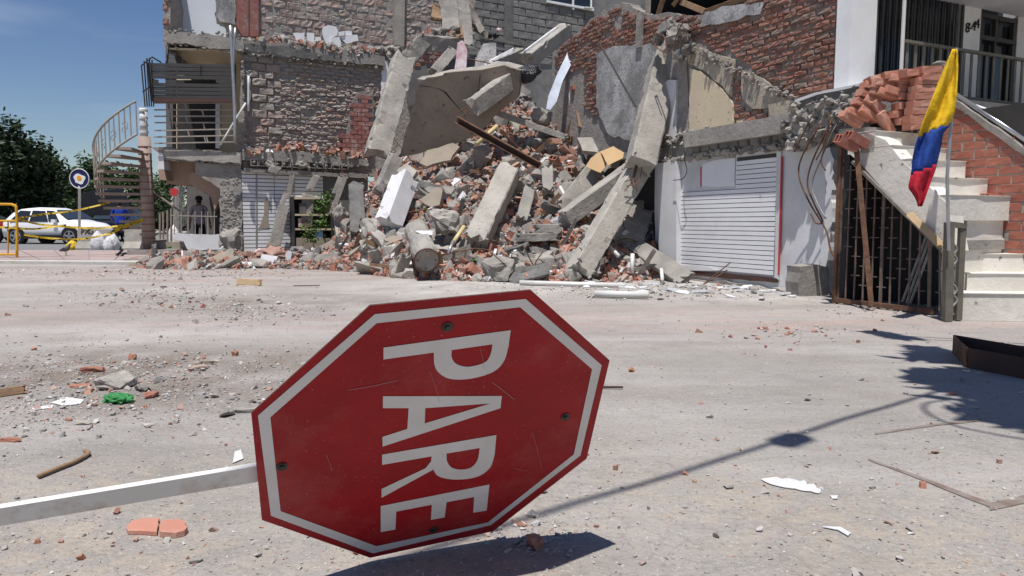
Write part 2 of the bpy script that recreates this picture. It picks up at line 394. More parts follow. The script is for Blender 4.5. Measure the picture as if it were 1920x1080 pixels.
mat('trousers', (.012, .014, .026), (.02, .022, .034), 5, .9, .2, 14)
mat('reflective', (.30, .31, .34), None, 1, .4, 0)
mat('hair', (.012, .010, .010), None, 1, .7, .2)
mat('navy', (.012, .018, .085), None, 1, .4, 0)
mat('egg_white', (.74, .74, .72), None, 1, .4, 0)
mat('egg_yolk', (.78, .33, .015), None, 1, .4, 0)
mat('pvc_white', (.66, .65, .61), (.58, .57, .53), 4, .5, .05)
mat('pvc_cream', (.60, .49, .27), (.54, .44, .24), 4, .5, .05)
mat('glass_clear', (.12, .15, .18), None, 1, .05, 0, spec=.7)
mat('gravel', (.3, .28, .26), None, 3, .9, .2, 60, ramp=[(.36, .34, .315), (.25, .238, .22), (.44, .41, .37), (.30, .28, .26), (.34, .305, .27), (.56, .54, .51), (.27, .255, .24), (.38, .35, .32), (.38, .19, .13), (.40, .36, .32)])
mat('rubble_dust_shade', (.24, .21, .182), (.15, .13, .113), 3, .95, 1.0, 9, (.36, .235, .18), .7, 3.5, bdist=.06, speck=((.42, .17, .105), 9, .63))  # dusty rubble, colour darkened so gaps between pieces read as shaded
# ================================================================ GROUND
def axis(lo, hi, parts):
    a = [lo]
    for end, st in parts:
        while a[-1] < end: a.append(a[-1] + st)
    st = parts[-1][1]
    while a[-1] < hi: st *= 1.35; a.append(a[-1] + st)
    return np.array(a)
def ground_z(x, y):
    f = max(0.0, min(1.0, (17.5 - y) / 3)) * max(0.0, min(1.0, (14 - abs(x)) / 3))
    if f <= 0: return 0.0
    z = .014 * noise.noise(Vector((x * .7, y * .7, 0))) + .007 * noise.noise(Vector((x * 3.1, y * 3.1, 5)))
    # loose soil thrown up on the left
    s = math.exp(-((x + 2.3) / 1.5) ** 2 - ((y - 4.3) / .55) ** 2)
    z += s * (.03 + .03 * noise.noise(Vector((x * 5, y * 5, 2))) + .014 * noise.noise(Vector((x * 16, y * 16, 2))))
    s2 = math.exp(-((x + 3.0) / 2.2) ** 2 - ((y - 8.8) / .9) ** 2)
    z += s2 * (-.03 + .04 * noise.noise(Vector((x * 3, y * 3, 7))))
    return z * f
xs = axis(0, 700, [(8.5, .07)]); xs = np.concatenate([-xs[:0:-1], xs]); ys = axis(-12, 900, [(.6, .5), (5.5, .055), (14, .11), (26, .3)])
gv = []; zone = []
for y in ys:
    for x in xs:
        z = ground_z(x, y) if -1 < y < 18 else 0.0
        gv.append((x, y, z))
        n1 = noise.noise(Vector((x * .45, y * .45, 1))); n2 = noise.noise(Vector((x * 1.6, y * 1.6, 3)))
        pale = 1.2 * math.exp(-((x - .2) / 4.5) ** 2 - ((y - 10.8) / 2.0) ** 2) + .9 * n1 * (y > 4.6)
        soil = math.exp(-((x + 2.5) / 2.0) ** 2 - ((y - 4.45) / .85) ** 2) * 1.5 + math.exp(-((x + 3.0) / 2.4) ** 2 - ((y - 8.8) / .9) ** 2) * .8 + .55 * n2 - .08
        pink = (math.exp(-((y - 7.2) / 1.1) ** 2) * .9 + math.exp(-((y - 13.2) / 2.2) ** 2) * (x < -1.5) * .9) * (.55 + .9 * noise.noise(Vector((x * .22, y * 1.3, 9))))
        sand = math.exp(-((y - 2.1) / .8) ** 2) * (.55 + 1.9 * noise.noise(Vector((x * 1.1, y * 1.1, 4))))
        zone.append((pale, soil, pink, sand))
nx, ny = len(xs), len(ys)
gf = [(j * nx + i, j * nx + i + 1, (j + 1) * nx + i + 1, (j + 1) * nx + i) for j in range(ny - 1) for i in range(nx - 1)]
gme = bpy.data.meshes.new('ground'); gme.from_pydata(gv, [], gf)
at = gme.color_attributes.new('zone', 'FLOAT_COLOR', 'POINT'); at.data.foreach_set('color', np.clip(np.array(zone, dtype=np.float32), 0, 1).ravel())
gme.polygons.foreach_set('use_smooth', [True] * len(gf))
def ground_mat():
    m = bpy.data.materials.new('ground_dust'); m.use_nodes = True; N, L = m.node_tree.nodes, m.node_tree.links; b = N['Principled BSDF']
    b.inputs['Roughness'].default_value = .95; b.inputs['Specular IOR Level'].default_value = .15
    geo = N.new('ShaderNodeNewGeometry'); at = N.new('ShaderNodeAttribute'); at.attribute_name = 'zone'
    sp = N.new('ShaderNodeSeparateColor'); L.new(at.outputs['Color'], sp.inputs[0])
    def nz(s, d=6, r=.6, stretch=None):
        t = N.new('ShaderNodeTexNoise'); t.inputs['Scale'].default_value = s; t.inputs['Detail'].default_value = d; t.inputs['Roughness'].default_value = r
        if stretch:
            mp = N.new('ShaderNodeMapping'); mp.inputs['Scale'].default_value = stretch; L.new(geo.outputs['Position'], mp.inputs[0]); L.new(mp.outputs[0], t.inputs[0])
        else: L.new(geo.outputs['Position'], t.inputs[0])
        return t.outputs['Fac']
    def rmp(f, a, z, lo=0., hi=1.):
        r = N.new('ShaderNodeMapRange'); r.inputs[1].default_value = a; r.inputs[2].default_value = z; r.inputs[3].default_value = lo; r.inputs[4].default_value = hi; L.new(f, r.inputs[0]); return r.outputs[0]
    def mul(a, k):
        x = N.new('ShaderNodeMath'); x.operation = 'MULTIPLY'; L.new(a, x.inputs[0])
        if hasattr(k, 'is_linked'): L.new(k, x.inputs[1])
        else: x.inputs[1].default_value = k
        return x.outputs[0]
    def mix(f, a, c):
        x = N.new('ShaderNodeMixRGB')
        for i, v in ((0, f), (1, a), (2, c)):
            if hasattr(v, 'is_linked'): L.new(v, x.inputs[i])
            else: x.inputs[i].default_value = v if i == 0 else (*v, 1)
        return x.outputs[0]
    c = mix(rmp(nz(.9), .4, .6), (.34, .313, .286), (.283, .260, .238))
    c = mix(mul(rmp(nz(.6, 5, .6, (.3, 1.8, 1)), .46, .64), .75), c, (.415, .388, .362))
    c = mix(mul(rmp(nz(.8, 4, .6, (.2, 2.2, 1)), .54, .7), .45), c, (.265, .243, .224))
    c = mix(mul(sp.outputs[0], rmp(nz(1.4), .3, .6)), c, (.47, .44, .405))
    c = mix(mul(sp.outputs[2], rmp(nz(2.0, 6, .6, (.5, 1.5, 1)), .38, .6)), c, (.42, .305, .27))
    c = mix(mul(sp.outputs[1], rmp(nz(2.2), .3, .58)), c, (.20, .165, .138))
    c = mix(mul(at.outputs['Alpha'], rmp(nz(9), .4, .6)), c, (.41, .35, .28))
    c = mix(mul(rmp(nz(3.2, 8, .75), .5, .66), .45), c, (.235, .212, .19))
    c = mix(mul(rmp(nz(48, 3, .7), .52, .7), .55), c, (.19, .177, .163))
    c = mix(mul(rmp(nz(70, 2, .6), .62, .7), .6), c, (.52, .49, .45))
    c = mix(mul(rmp(nz(30, 2, .6), .68, .73), .5), c, (.36, .19, .13))
    L.new(c, b.inputs['Base Color'])
    b1 = N.new('ShaderNodeBump'); b1.inputs['Strength'].default_value = .7; b1.inputs['Distance'].default_value = .012; L.new(nz(40, 8, .7), b1.inputs['Height'])
    b2 = N.new('ShaderNodeBump'); b2.inputs['Strength'].default_value = .6; b2.inputs['Distance'].default_value = .05; L.new(nz(5, 6, .6), b2.inputs['Height'])
    L.new(b1.outputs[0], b2.inputs['Normal']); L.new(b2.outputs[0], b.inputs['Normal'])
    M['ground_dust'] = m
ground_mat(); gme.materials.append(M['ground_dust'])
link('ground', gme, (0, 0, 0), kind='structure')
# road and pavement far left
mb = MB(); p = [G(-900, 472), G(330, 472), G(330, 436), G(-900, 434)]
mb.add([(q.x, q.y, .006) for q in p], [(0, 1, 2, 3)]); mb.build('road', 'asphalt', kind='structure')
pav = MB(); a, b_ = G(-60, 491), G(262, 493); c_, d_ = G(300, 473), G(-160, 472)
pav.prism([(q.x, q.y, 0) for q in (a, b_, c_, d_)], (0, 0, .05)); pavo = pav.build('pavement', 'concrete', kind='structure')
for i in range(7):
    for j in range(4):
        def pp(s, t):
            q = a.lerp(b_, s).lerp(d_.lerp(c_, s), t); return Vector((q.x, q.y, .054))
        s0, s1, t0, t1 = (i + .02) / 7, (i + .98) / 7, (j + .03) / 4, (j + .97) / 4
        MB().prism([pp(s0, t0), pp(s1, t0), pp(s1, t1), pp(s0, t1)], (0, 0, .012)).build('paving_tile', 'tile_pink', pavo)
mb = MB()
mb.prism([(q.x, q.y, 0) for q in (G(-60, 494), G(255, 497), G(262, 493.5), G(-60, 491.5))], (0, 0, .066)); mb.build('kerb', 'kerb_pale', kind='structure')

# ================================================================ brickwork helper
def brick_variants(tag_, L_, H_, D_, matname, rough, n=8):
    out = []
    for k in range(n):
        rr = random.Random(k * 7 + 3)
        def j(a): return rr.uniform(-a, a)
        hx, hz = L_ / 2, H_ / 2; c = min(H_ * .16, .02) if rough > .004 else .0035
        vs = []
        for (sx, sz) in ((-1, -1), (1, -1), (1, 1), (-1, 1)): vs.append((sx * hx, D_, sz * hz))
        for (sx, sz) in ((-1, -1), (1, -1), (1, 1), (-1, 1)): vs.append((sx * hx + j(rough), c + j(rough * .4), sz * hz + j(rough * .6)))
        # front: 4 x 3 lattice
        nx_, nz_ = 4, 3; b0 = len(vs)
        for iz in range(nz_):
            for ix in range(nx_):
                x = (-1 + 2 * ix / (nx_ - 1)) * (hx - c); z = (-1 + 2 * iz / (nz_ - 1)) * (hz - c)
                vs.append((x + j(rough * .8), j(rough) - (0 if rough < .006 else abs(j(rough))), z + j(rough * .5)))
        fs = [(0, 1, 5, 4), (1, 2, 6, 5), (2, 3, 7, 6), (3, 0, 4, 7)]
        id_ = lambda ix, iz: b0 + iz * nx_ + ix
        for iz in range(nz_ - 1):
            for ix in range(nx_ - 1): fs.append((id_(ix, iz), id_(ix + 1, iz), id_(ix + 1, iz + 1), id_(ix, iz + 1)))
        fs += [(4, 5) + tuple(id_(ix, 0) for ix in range(nx_ - 1, -1, -1)), (6, 7) + tuple(id_(ix, nz_ - 1) for ix in range(nx_)),
               (5, 6) + tuple(id_(nx_ - 1, iz) for iz in range(nz_ - 1, -1, -1)), (7, 4) + tuple(id_(0, iz) for iz in range(nz_))]
        out.append((mesh_of(tag_, vs, fs, matname), np.array(vs), fs))
    return out
def brickwork(pl, polys, L_, H_, D_, gap, matname, parent, off=.02, rough=.008, jit=.006, n_ind=300, name='brick', stuff='brickwork', drop=.0, holes=(), seed=1, world_poly=False, slope=0.0):
    """bricks of a wall on plane pl inside pixel polygons; nearest n_ind are objects of their own, the rest one part"""
    rr = random.Random(seed); var = brick_variants(name, L_ - gap, H_ - gap, D_, matname, rough)
    uvp = [[pl.uv(*p) for p in poly] for poly in polys]; uvh = [[pl.uv(*p) for p in h] for h in holes]
    us = [p[0] for q in uvp for p in q]; zs = [p[1] for q in uvp for p in q]
    items = []; r = 0; z = math.floor(min(zs) / H_) * H_
    # local axes: x along u seen from the camera left->right, y into wall, z up
    y_in = -pl.n; x_ax = y_in.cross(Vector((0, 0, 1))) ; 
    while z < max(zs) + H_:
        u = math.floor(min(us) / L_) * L_ + (L_ / 2 if r % 2 else 0)
        while u < max(us) + L_:
            cu, cz = u + rr.uniform(-jit, jit), z + H_ / 2 + slope * (u - min(us)) + rr.uniform(-jit, jit) * .6
            if any(inpoly(cu, cz, q) for q in uvp) and not any(inpoly(cu, cz, q) for q in uvh) and rr.random() > drop:
                p = pl.pt(cu, cz, off + rr.uniform(-1, 1) * jit * 1.2)
                m3 = Matrix((x_ax, y_in, Vector((0, 0, 1)))).transposed() @ Euler((rr.gauss(0, jit * 1.5), rr.gauss(0, jit * 1.5), rr.gauss(0, jit * 2))).to_matrix()
                m3 = m3 @ Matrix.Diagonal((rr.uniform(.93, 1.0), 1, rr.uniform(.92, 1.0)))
                items.append((p.length, Matrix.Translation(p) @ m3.to_4x4(), rr.randrange(len(var))))
            u += L_
        z += H_; r += 1
    items.sort(key=lambda t: t[0])
    for d, m4, k in items[:n_ind]: inst(name, var[k][0], m4, parent)
    if len(items) > n_ind:
        mb = MB()
        for d, m4, k in items[n_ind:]:
            A = np.array(m4); mb.add((var[k][1] @ A[:3, :3].T + A[:3, 3]).tolist(), var[k][2])
        mb.build(stuff, matname, parent, kind='stuff')
def sheet(pl, poly, off, th, matname, name, parent=None, step=.12, amp=.02, keep=(), seed=0, **kw):
    """slab of given pixel outline standing on plane pl: front face at off, thickness th behind it"""
    pts = [pl.px(x, y, off) for x, y in poly]; pts = jag(pts, step, amp, seed, keep)
    return MB().prism(pts, -pl.n * th).build(name, matname, parent, **kw)

# ================================================================ RIGHT HOUSE
UR = Vector((-.4226, .9063, 0)); UW = Vector((.9063, .4226, 0))
RW = Plane((4.02, 10.1), UR)
house = empty('ruined_brick_house', RW.pt(1, 0, 0), 'half demolished house with bare red brick side wall and white shop wall below', 'house')
core = sheet(RW, [(1036, 100), (1066, 74), (1125, 22), (1165, 4), (1206, 24), (1232, 27), (1300, 30), (1372, 18), (1400, 2), (1420, -60), (1594, -80), (1592, 300), (1236, 304), (1128, 300), (1060, 330), (1036, 250)], 0, .22, 'mortar', 'side_wall', house, amp=.03)
brickwork(RW, [[(1044, 98), (1125, 28), (1165, 8), (1206, 30), (1300, 34), (1375, 22), (1402, 6), (1425, -50), (1591, -70), (1591, 178), (1500, 190), (1462, 176), (1440, 152), (1398, 120), (1352, 96), (1300, 74), (1262, 74), (1200, 80), (1120, 96), (1090, 130), (1046, 150)],
               [(1098, 92), (1120, 92), (1120, 230), (1098, 200)], [(1372, 110), (1388, 118), (1392, 200), (1418, 206), (1440, 200), (1440, 216), (1376, 230)]],
          .235, .083, .10, .014, 'brick_red', core, off=.024, rough=.010, jit=.012, drop=.035, seed=4,
          holes=[[(1318, 26), (1400, 8), (1400, 30), (1330, 50)], [(1150, 30), (1170, 20), (1168, 50), (1150, 55)]])
sheet(RW, [(1322, 22), (1352, 12), (1432, 4), (1425, 26), (1350, 45), (1312, 50)], .055, .03, 'plaster_stained', 'render_patch', house, amp=.03)
sheet(RW, [(1118, 100), (1150, 86), (1198, 84), (1232, 84), (1236, 250), (1190, 268), (1140, 250), (1118, 200)], .05, .05, 'plaster_stained', 'plaster_patch', house, amp=.03, seed=3)
sheet(RW, [(1193, 24), (1203, 22), (1201, 88), (1191, 90)], .10, .06, 'concrete', 'wall_stud', house, amp=.012)
# cream plaster broken by diagonal cracks
for k, (poly, mt) in enumerate([
    ([(1293, 128), (1312, 133), (1338, 152), (1358, 172), (1372, 192), (1374, 238), (1345, 248), (1312, 256), (1291, 246)], 'plaster_cream'),
    ([(1288, 88), (1322, 92), (1352, 104), (1376, 112), (1371, 182), (1350, 158), (1325, 136), (1290, 118)], 'plaster_cream_dirty'),
    ([(1390, 134), (1416, 140), (1442, 156), (1466, 182), (1492, 188), (1488, 226), (1440, 232), (1442, 201), (1412, 204), (1392, 186)], 'plaster_cream_dirty'),
    ([(1380, 226), (1416, 224), (1412, 240), (1384, 243)], 'plaster_cream')]):
    sheet(RW, poly, .045, .045, mt, 'plaster_patch', house, amp=.012, seed=20 + k, step=.07)
sheet(RW, [(1244, 160), (1252, 150), (1268, 150), (1266, 262), (1240, 266)], .07, .06, 'plaster_white', 'door_jamb', house, amp=.01)
sheet(RW, [(1268, 120), (1289, 112), (1291, 250), (1268, 262)], .03, .06, 'mortar_rough', 'torn_wall_edge', house, amp=.03)
# torn column head with rebar
for k, (x, y, s) in enumerate([(1243, 60, .30), (1266, 66, .30), (1284, 76, .22), (1254, 84, .24), (1276, 100, .26), (1280, 52, .2), (1232, 74, .2), (1260, 48, .2), (1288, 92, .2)]):
    vs, fs = rough_rock(60 + k, (s, s, s * 1.15), 2, .16); p = RW.px(x, y, .22)
    MB().add([v + p for v in vs], fs).build('concrete_lump', 'concrete' if k % 2 else 'concrete_dark', house)
for k, pts in enumerate([[(1250, 100), (1246, 70), (1230, 62)], [(1262, 96), (1270, 62), (1282, 40)], [(1270, 92), (1280, 74), (1278, 60)], [(1240, 96), (1228, 84), (1230, 70)]]):
    MB().tube(smooth_path([RW.px(x, y, .5) for x, y in pts], 4), .011, 5).build('rebar', 'rust', house)
# floor beam above the shop wall, balcony slab, shattered slab end
sheet(RW, [(1232, 268), (1330, 256), (1420, 246), (1480, 232), (1500, 236), (1496, 270), (1462, 276), (1330, 292), (1234, 304)], .16, .30, 'concrete', 'floor_beam', house, amp=.03, step=.1)
brickwork(RW, [[(1318, 272), (1454, 250), (1454, 268), (1318, 286)]], .22, .15, .06, .015, 'block_grey', house, off=.20, rough=.008, jit=.006, name='block')
sheet(RW, [(1490, 190), (1530, 176), (1622, 157), (1622, 196), (1540, 214), (1500, 226)], .28, .5, 'concrete_dark', 'balcony_slab', house, amp=.02)
sheet(RW, [(1490, 187), (1530, 173), (1622, 154), (1622, 159), (1530, 178), (1490, 192)], .30, .5, 'plaster_white', 'slab_screed', house, amp=.004)
rr = random.Random(5)
for k in range(44):
    x = rr.uniform(1474, 1604); y = 258 - (x - 1490) * .12 + rr.uniform(-38, 16); s = rr.uniform(.14, .40)
    vs, fs = rough_rock(100 + k, (s, s * .8, s * .7), 2, .16); p = RW.px(x, y, .18 + rr.uniform(-.05, .1))
    MB().add([v + p for v in vs], fs).build('concrete_lump', rr.choice(['concrete', 'concrete', 'concrete_pale', 'concrete_dark']), house)
sheet(RW, [(1440, 196), (1500, 188), (1504, 228), (1444, 240)], .08, .08, 'plaster_cream_dirty', 'plaster_patch', house, amp=.02, seed=51)
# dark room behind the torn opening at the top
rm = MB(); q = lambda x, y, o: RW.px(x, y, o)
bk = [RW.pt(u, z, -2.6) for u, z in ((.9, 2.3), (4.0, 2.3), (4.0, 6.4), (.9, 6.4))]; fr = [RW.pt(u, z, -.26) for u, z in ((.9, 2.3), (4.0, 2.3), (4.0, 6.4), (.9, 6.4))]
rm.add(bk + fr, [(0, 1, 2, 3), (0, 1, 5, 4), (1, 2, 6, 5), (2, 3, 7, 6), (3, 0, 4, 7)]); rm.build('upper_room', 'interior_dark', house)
rf = MB(); rf.prism([RW.pt(.5, 6.45, .05), RW.pt(4.2, 6.45, .05), RW.pt(4.2, 6.45, -3), RW.pt(.5, 6.45, -3)], (0, 0, .15)); rf.build('roof_slab', 'concrete', house)
# upper room front strip above the opening (out of frame)
for k, ((x1, y1), (x2, y2), w) in enumerate([((1252, -30), (1232, 34), .09), ((1278, 4), (1322, 22), .10), ((1262, 10), (1280, -14), .07), ((1318, 24), (1396, -4), .09), ((1216, -10), (1214, 34), .1)]):
    vs, fs = rough_beam(RW.px(x1, y1, -.12), RW.px(x2, y2, -.08), w, w * .6, k, .006, .02)
    MB().add(vs, fs).build('roof_timber', 'wood' if k != 4 else 'wood_grey', house)

def crumbs(pl, lines, n, smin, smax, off, m, parent, seed):
    q_ = random.Random(seed); mb = MB()
    for (x1, y1, x2, y2, spread) in lines:
        for _ in range(int(n * math.hypot(x2 - x1, y2 - y1) / 100)):
            t = q_.random(); s = q_.uniform(smin, smax); vs, fs = rock(q_.randrange(900), 12, (s, s * .8, s * .7), .4); p = pl.px(x1 + (x2 - x1) * t, y1 + (y2 - y1) * t + q_.gauss(0, spread), off + q_.uniform(-.04, .04)); mb.add([v + p for v in vs], fs)
    mb.build('edge_crumbs', m, parent, kind='stuff')
crumbs(RW, [(1234, 266, 1500, 230, 5), (1234, 303, 1500, 268, 3)], 70, .04, .16, .16, 'concrete', house, 1)
crumbs(RW, [(1490, 214, 1620, 188, 9)], 90, .05, .2, .28, 'concrete', house, 2)
crumbs(RW, [(1270, 256, 1490, 228, 4), (1290, 88, 1490, 188, 5)], 60, .03, .12, .06, 'mortar', house, 3)
# ---- white shop wall at ground level, slat boards
sw = sheet(RW, [(1228, 300), (1330, 288), (1462, 274), (1548, 268), (1550, 552), (1480, 547), (1360, 528), (1228, 516)], .10, .2, 'plaster_white', 'shop_wall', house, amp=.01)
u0, zA = RW.uv(1274, 362, .12); u1, zB = RW.uv(1455, 350, .12); zT = zB; zBt = RW.uv(1455, 517, .12)[1]; uS = RW.uv(1381, 300, .12)[0]; zTop = RW.uv(1455, 287, .12)[1]
bh = (zT - zBt) / 18
MB().obox(RW.pt(u0, zBt, .103), RW.pt(u1, zBt, .103) - RW.pt(u0, zBt, .103), RW.n * .006, (0, 0, zT - zBt)).build('board_backing', 'groove', house)
MB().obox(RW.pt(uS, zT, .103), RW.pt(u1, zT, .103) - RW.pt(uS, zT, .103), RW.n * .006, (0, 0, zTop - zT)).build('board_backing', 'groove', house)
rr = random.Random(8)
for k in range(18 + int((zTop - zT) / bh)):
    ua = u0 if k < 18 else uS; z = zBt + k * bh; a = RW.pt(ua, z + .004, .109 + rr.uniform(0, .004)); b = RW.pt(u1, z + .004, .109 + rr.uniform(0, .004))
    MB().obox(a, b - a, RW.n * .012, (0, 0, bh - .011)).build('slat_board', 'slat_white', house)
def strip(pl, poly, off, th, matname, name, parent): return sheet(pl, poly, off, th, matname, name, parent, step=9, amp=0)
strip(RW, [(1232, 306), (1268, 302), (1268, 500), (1236, 500)], .22, .14, 'plaster_white', 'pilaster', house)
strip(RW, [(1456, 282), (1464, 281), (1460, 524), (1452, 522)], .128, .03, 'plaster_white', 'edge_trim', house)
strip(RW, [(1464, 294), (1467, 293), (1461, 516), (1458, 515)], .132, .01, 'red_paint', 'red_line', house)
strip(RW, [(1313, 313), (1315, 312.5), (1315, 350), (1313, 350)], .106, .01, 'red_paint', 'red_line', house)
sheet(RW, [(1270, 505), (1455, 522), (1455, 530), (1270, 513)], .14, .06, 'rust_dark', 'base_rail', house, amp=.006)
sheet(RW, [(1270, 520), (1490, 546), (1490, 556), (1270, 528)], .20, .12, 'concrete', 'wall_footing', house, amp=.02)
sheet(RW, [(1268, 496), (1330, 500), (1345, 507), (1268, 508)], .150, .012, 'plaster_bright', 'torn_paper', house, amp=.01)
sheet(RW, [(1318, 308), (1340, 300), (1378, 296), (1378, 350), (1316, 350)], .116, .008, 'plaster_bright', 'bare_panel', house, amp=.012)
# ragged pillar and its concrete stub
sheet(RW, [(1538, 282), (1556, 276), (1564, 300), (1560, 380), (1554, 470), (1548, 500), (1538, 498), (1546, 420), (1548, 350)], .28, .18, 'plaster_white', 'ragged_pillar', house, amp=.016, step=.06)
P1 = Plane((RW.px(1525, 562, .32).x, RW.px(1525, 562, .32).y), (.96, .2))
stb = jag([P1.px(x, y) for x, y in [(1500, 500), (1530, 496), (1553, 500), (1556, 566), (1494, 566), (1497, 530)]], .07, .014, 4)
MB().prism(stb, -P1.n * .3).build('pillar_stub', 'concrete', house)
# side wall continuing behind, floor and back (closes the ground floor)
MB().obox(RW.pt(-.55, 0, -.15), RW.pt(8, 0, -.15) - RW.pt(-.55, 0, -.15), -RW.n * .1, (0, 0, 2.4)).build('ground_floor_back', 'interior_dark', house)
# ---- street facade on the right with grille, door, white wall
FW0 = RW.pt(-.885, 0, .0); FP = Plane((FW0.x, FW0.y), UW)
def fac(s, z, off=0.0): return FP.pt(s, z, off)
def facbox(s0, s1, z0, z1, off, th, m, name, parent=house): return MB().obox(fac(s0, z0, off), fac(s1, z0, off) - fac(s0, z0, off), -FP.n * th, (0, 0, z1 - z0)).build(name, m, parent)
sF = lambda px, y=100: FP.uv(px, y)[0]
zf = 2.45
facbox(sF(1593), sF(1641), zf - .2, 6.5, .0, .22, 'plaster_bright', 'corner_pier')
facbox(sF(1806), sF(1842), zf - .2, 6.5, -.05, .22, 'plaster_bright', 'wall_panel')
facbox(sF(1912), sF(2050), zf - .2, 6.5, -.05, .22, 'plaster_white', 'wall_panel')
facbox(-.3, 7.0, zf - .25, zf, 0.95, 4.0, 'concrete', 'upper_floor')
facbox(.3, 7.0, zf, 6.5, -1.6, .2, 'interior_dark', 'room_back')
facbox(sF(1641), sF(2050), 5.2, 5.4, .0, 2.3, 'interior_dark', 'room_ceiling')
# balcony ceiling: its underside shows at the top right corner
cz = 4.0
zc = FP.uv(1842, 14)[1]
MB().prism([fac(sF(1800), zc, -.05), fac(6.5, zc, -.05), fac(6.5, zc, 1.45), fac(sF(1640), zc, 1.45), fac(sF(1640), zc, -.05)], (0, 0, .18)).build('balcony_ceiling', 'plaster_white', house)
# window grille
gr = MB().obox(fac(sF(1641), zf, -.10), fac(sF(1806), zf, -.10) - fac(sF(1641), zf, -.10), FP.n * .02, (0, 0, .04)).build('window_grille', 'metal_dark', house)
n = 15
for k in range(n):
    s = sF(1643) + (sF(1804) - sF(1643)) * k / (n - 1); w = .05 if k in (0, n - 2, n - 1) else .022
    MB().obox(fac(s, zf, -.05), FP.u * w, FP.n * .02, (0, 0, 2.4)).build('grille_bar', 'metal_dark', gr)
facbox(sF(1641), sF(1806), zf, 5.2, -.16, .02, 'glass_dark', 'window_pane')
# door with transom
facbox(sF(1842), sF(1912), zf, FP.uv(1850, 20)[1], -.14, .05, 'glass_dark', 'door_glass')
dfr = MB()
for (a, b) in ((1842, 1847), (1906, 1912), (1872, 1875)): dfr.obox(fac(sF(a), zf, -.06), fac(sF(b), zf, -.06) - fac(sF(a), zf, -.06), -FP.n * .06, (0, 0, FP.uv(1850, 20)[1] - zf))
for y in (22, 64): dfr.obox(fac(sF(1842), FP.uv(1845, y)[1] - .05, -.055), fac(sF(1912), zf, -.055) - fac(sF(1842), zf, -.055), -FP.n * .06, (0, 0, .06))
dfr.build('door_frame', 'metal_dark', house)
# house number
def text_mesh(body, size, extr=.004):
    cu = bpy.data.curves.new('t', 'FONT'); cu.body = body; cu.size = size; cu.extrude = extr; o = bpy.data.objects.new('t', cu); col.objects.link(o)
    dg = bpy.context.evaluated_depsgraph_get(); me = bpy.data.meshes.new_from_object(o.evaluated_get(dg)); bpy.data.objects.remove(o); return me
for body, px, py in (('8', 1810, 60), ('ª', 1816, 55), ('-', 1818, 58), ('4', 1822, 56), ('4', 1829, 52)):
    me = text_mesh(body, .19 if body != 'ª' else .13); me.name = 'house_number'; me.materials.append(M['black'])
    p = FP.px(px, py, -.04); m3 = Matrix((FP.u, Vector((0, 0, 1)), FP.u.cross(Vector((0, 0, 1))))).transposed()
    inst('house_number', me, Matrix.Translation(p) @ m3.to_4x4(), house)
# balcony railing (dark steel) receding to the right
RP = Plane((4.77, 8.9), UW); rl = empty('balcony_railing', RP.pt(1, zf, 0), 'dark steel balcony railing in front of the white upstairs wall', 'railing')
zt, zb = 3.17, 2.58; Lr = 3.4
MB().bar(RP.pt(0, zt), RP.pt(Lr, zt), .05, .035).build('top_rail', 'post_olive', rl)
MB().bar(RP.pt(0, zb), RP.pt(Lr, zb), .035, .03).build('bottom_rail', 'post_olive', rl)
for k in range(22):
    s = .06 + k * .155
    MB().obox(RP.pt(s, zb, -.012), RP.u * .045, RP.n * .012, (0, 0, zt - zb)).build('baluster', 'post_olive', rl)
MB().tube([RP.pt(-.02, zf - .25), RP.pt(-.02, 5.6)], .022, 8).build('downpipe', 'pvc_white', None, label='thin white vertical pipe beside the upstairs window grille', cat='pipe')

# ================================================================ STAIRCASE
S0 = Vector((4.41, 7.0, 0)); 
st = empty('concrete_staircase', S0, 'pale concrete staircase climbing to the upstairs door beside the red brick parapet', 'staircase')
SP = Plane((S0.x, S0.y), UR)
# upper flight: along UR, width along UW
tops = [1.04, 1.24, 1.43, 1.63, 1.79, 1.97]; ts = [.02, .13, .35, .57, .79, 1.01]; wd = [1.0, .97, .94, .90, .89, .75]
for k in range(1, 6):
    t0 = ts[k]; t1 = 1.24; z0 = tops[k - 1] - .05; a = SP.pt(t0, z0, .002 * k); 
    t1 = t0 + .34
    bv = jag([a, a + UW * wd[k], a + UW * wd[k] + UR * (t1 - t0), a + UR * (t1 - t0)], .3, .006, k)
    MB().prism(bv, (0, 0, tops[k] - z0)).build('step', 'stair_concrete', st)
    MB().obox(a + Vector((0, 0, tops[k] - z0)) - UR * .012 - SP.n * -.004, UW * wd[k], UR * .26, (0, 0, .006)).build('tread_nosing', 'stair_concrete', st)
# stringer side with sloping soffit
side = [(1588, 262), (1618, 247), (1660, 262), (1690, 300), (1776, 382), (1790, 470), (1776, 470), (1700, 402), (1612, 305), (1590, 286)]
sheet(SP, side, .01, .22, 'stair_concrete', 'stringer', st, amp=.006, step=.2)
sof = [SP.px(x, y, 0) for x, y in ((1602, 300), (1774, 470))]
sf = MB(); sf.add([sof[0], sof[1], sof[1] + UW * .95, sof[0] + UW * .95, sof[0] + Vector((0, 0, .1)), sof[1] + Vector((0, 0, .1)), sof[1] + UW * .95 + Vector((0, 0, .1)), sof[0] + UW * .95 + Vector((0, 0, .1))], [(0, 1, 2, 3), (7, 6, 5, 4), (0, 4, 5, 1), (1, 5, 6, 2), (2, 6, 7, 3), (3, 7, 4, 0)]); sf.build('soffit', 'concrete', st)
MB().bar(sof[0] - Vector((0, 0, .02)) + SP.n * .02, sof[1] + SP.n * .02 - Vector((0, 0, .02)), .05, .03).build('soffit_batten', 'wood_grey', st)
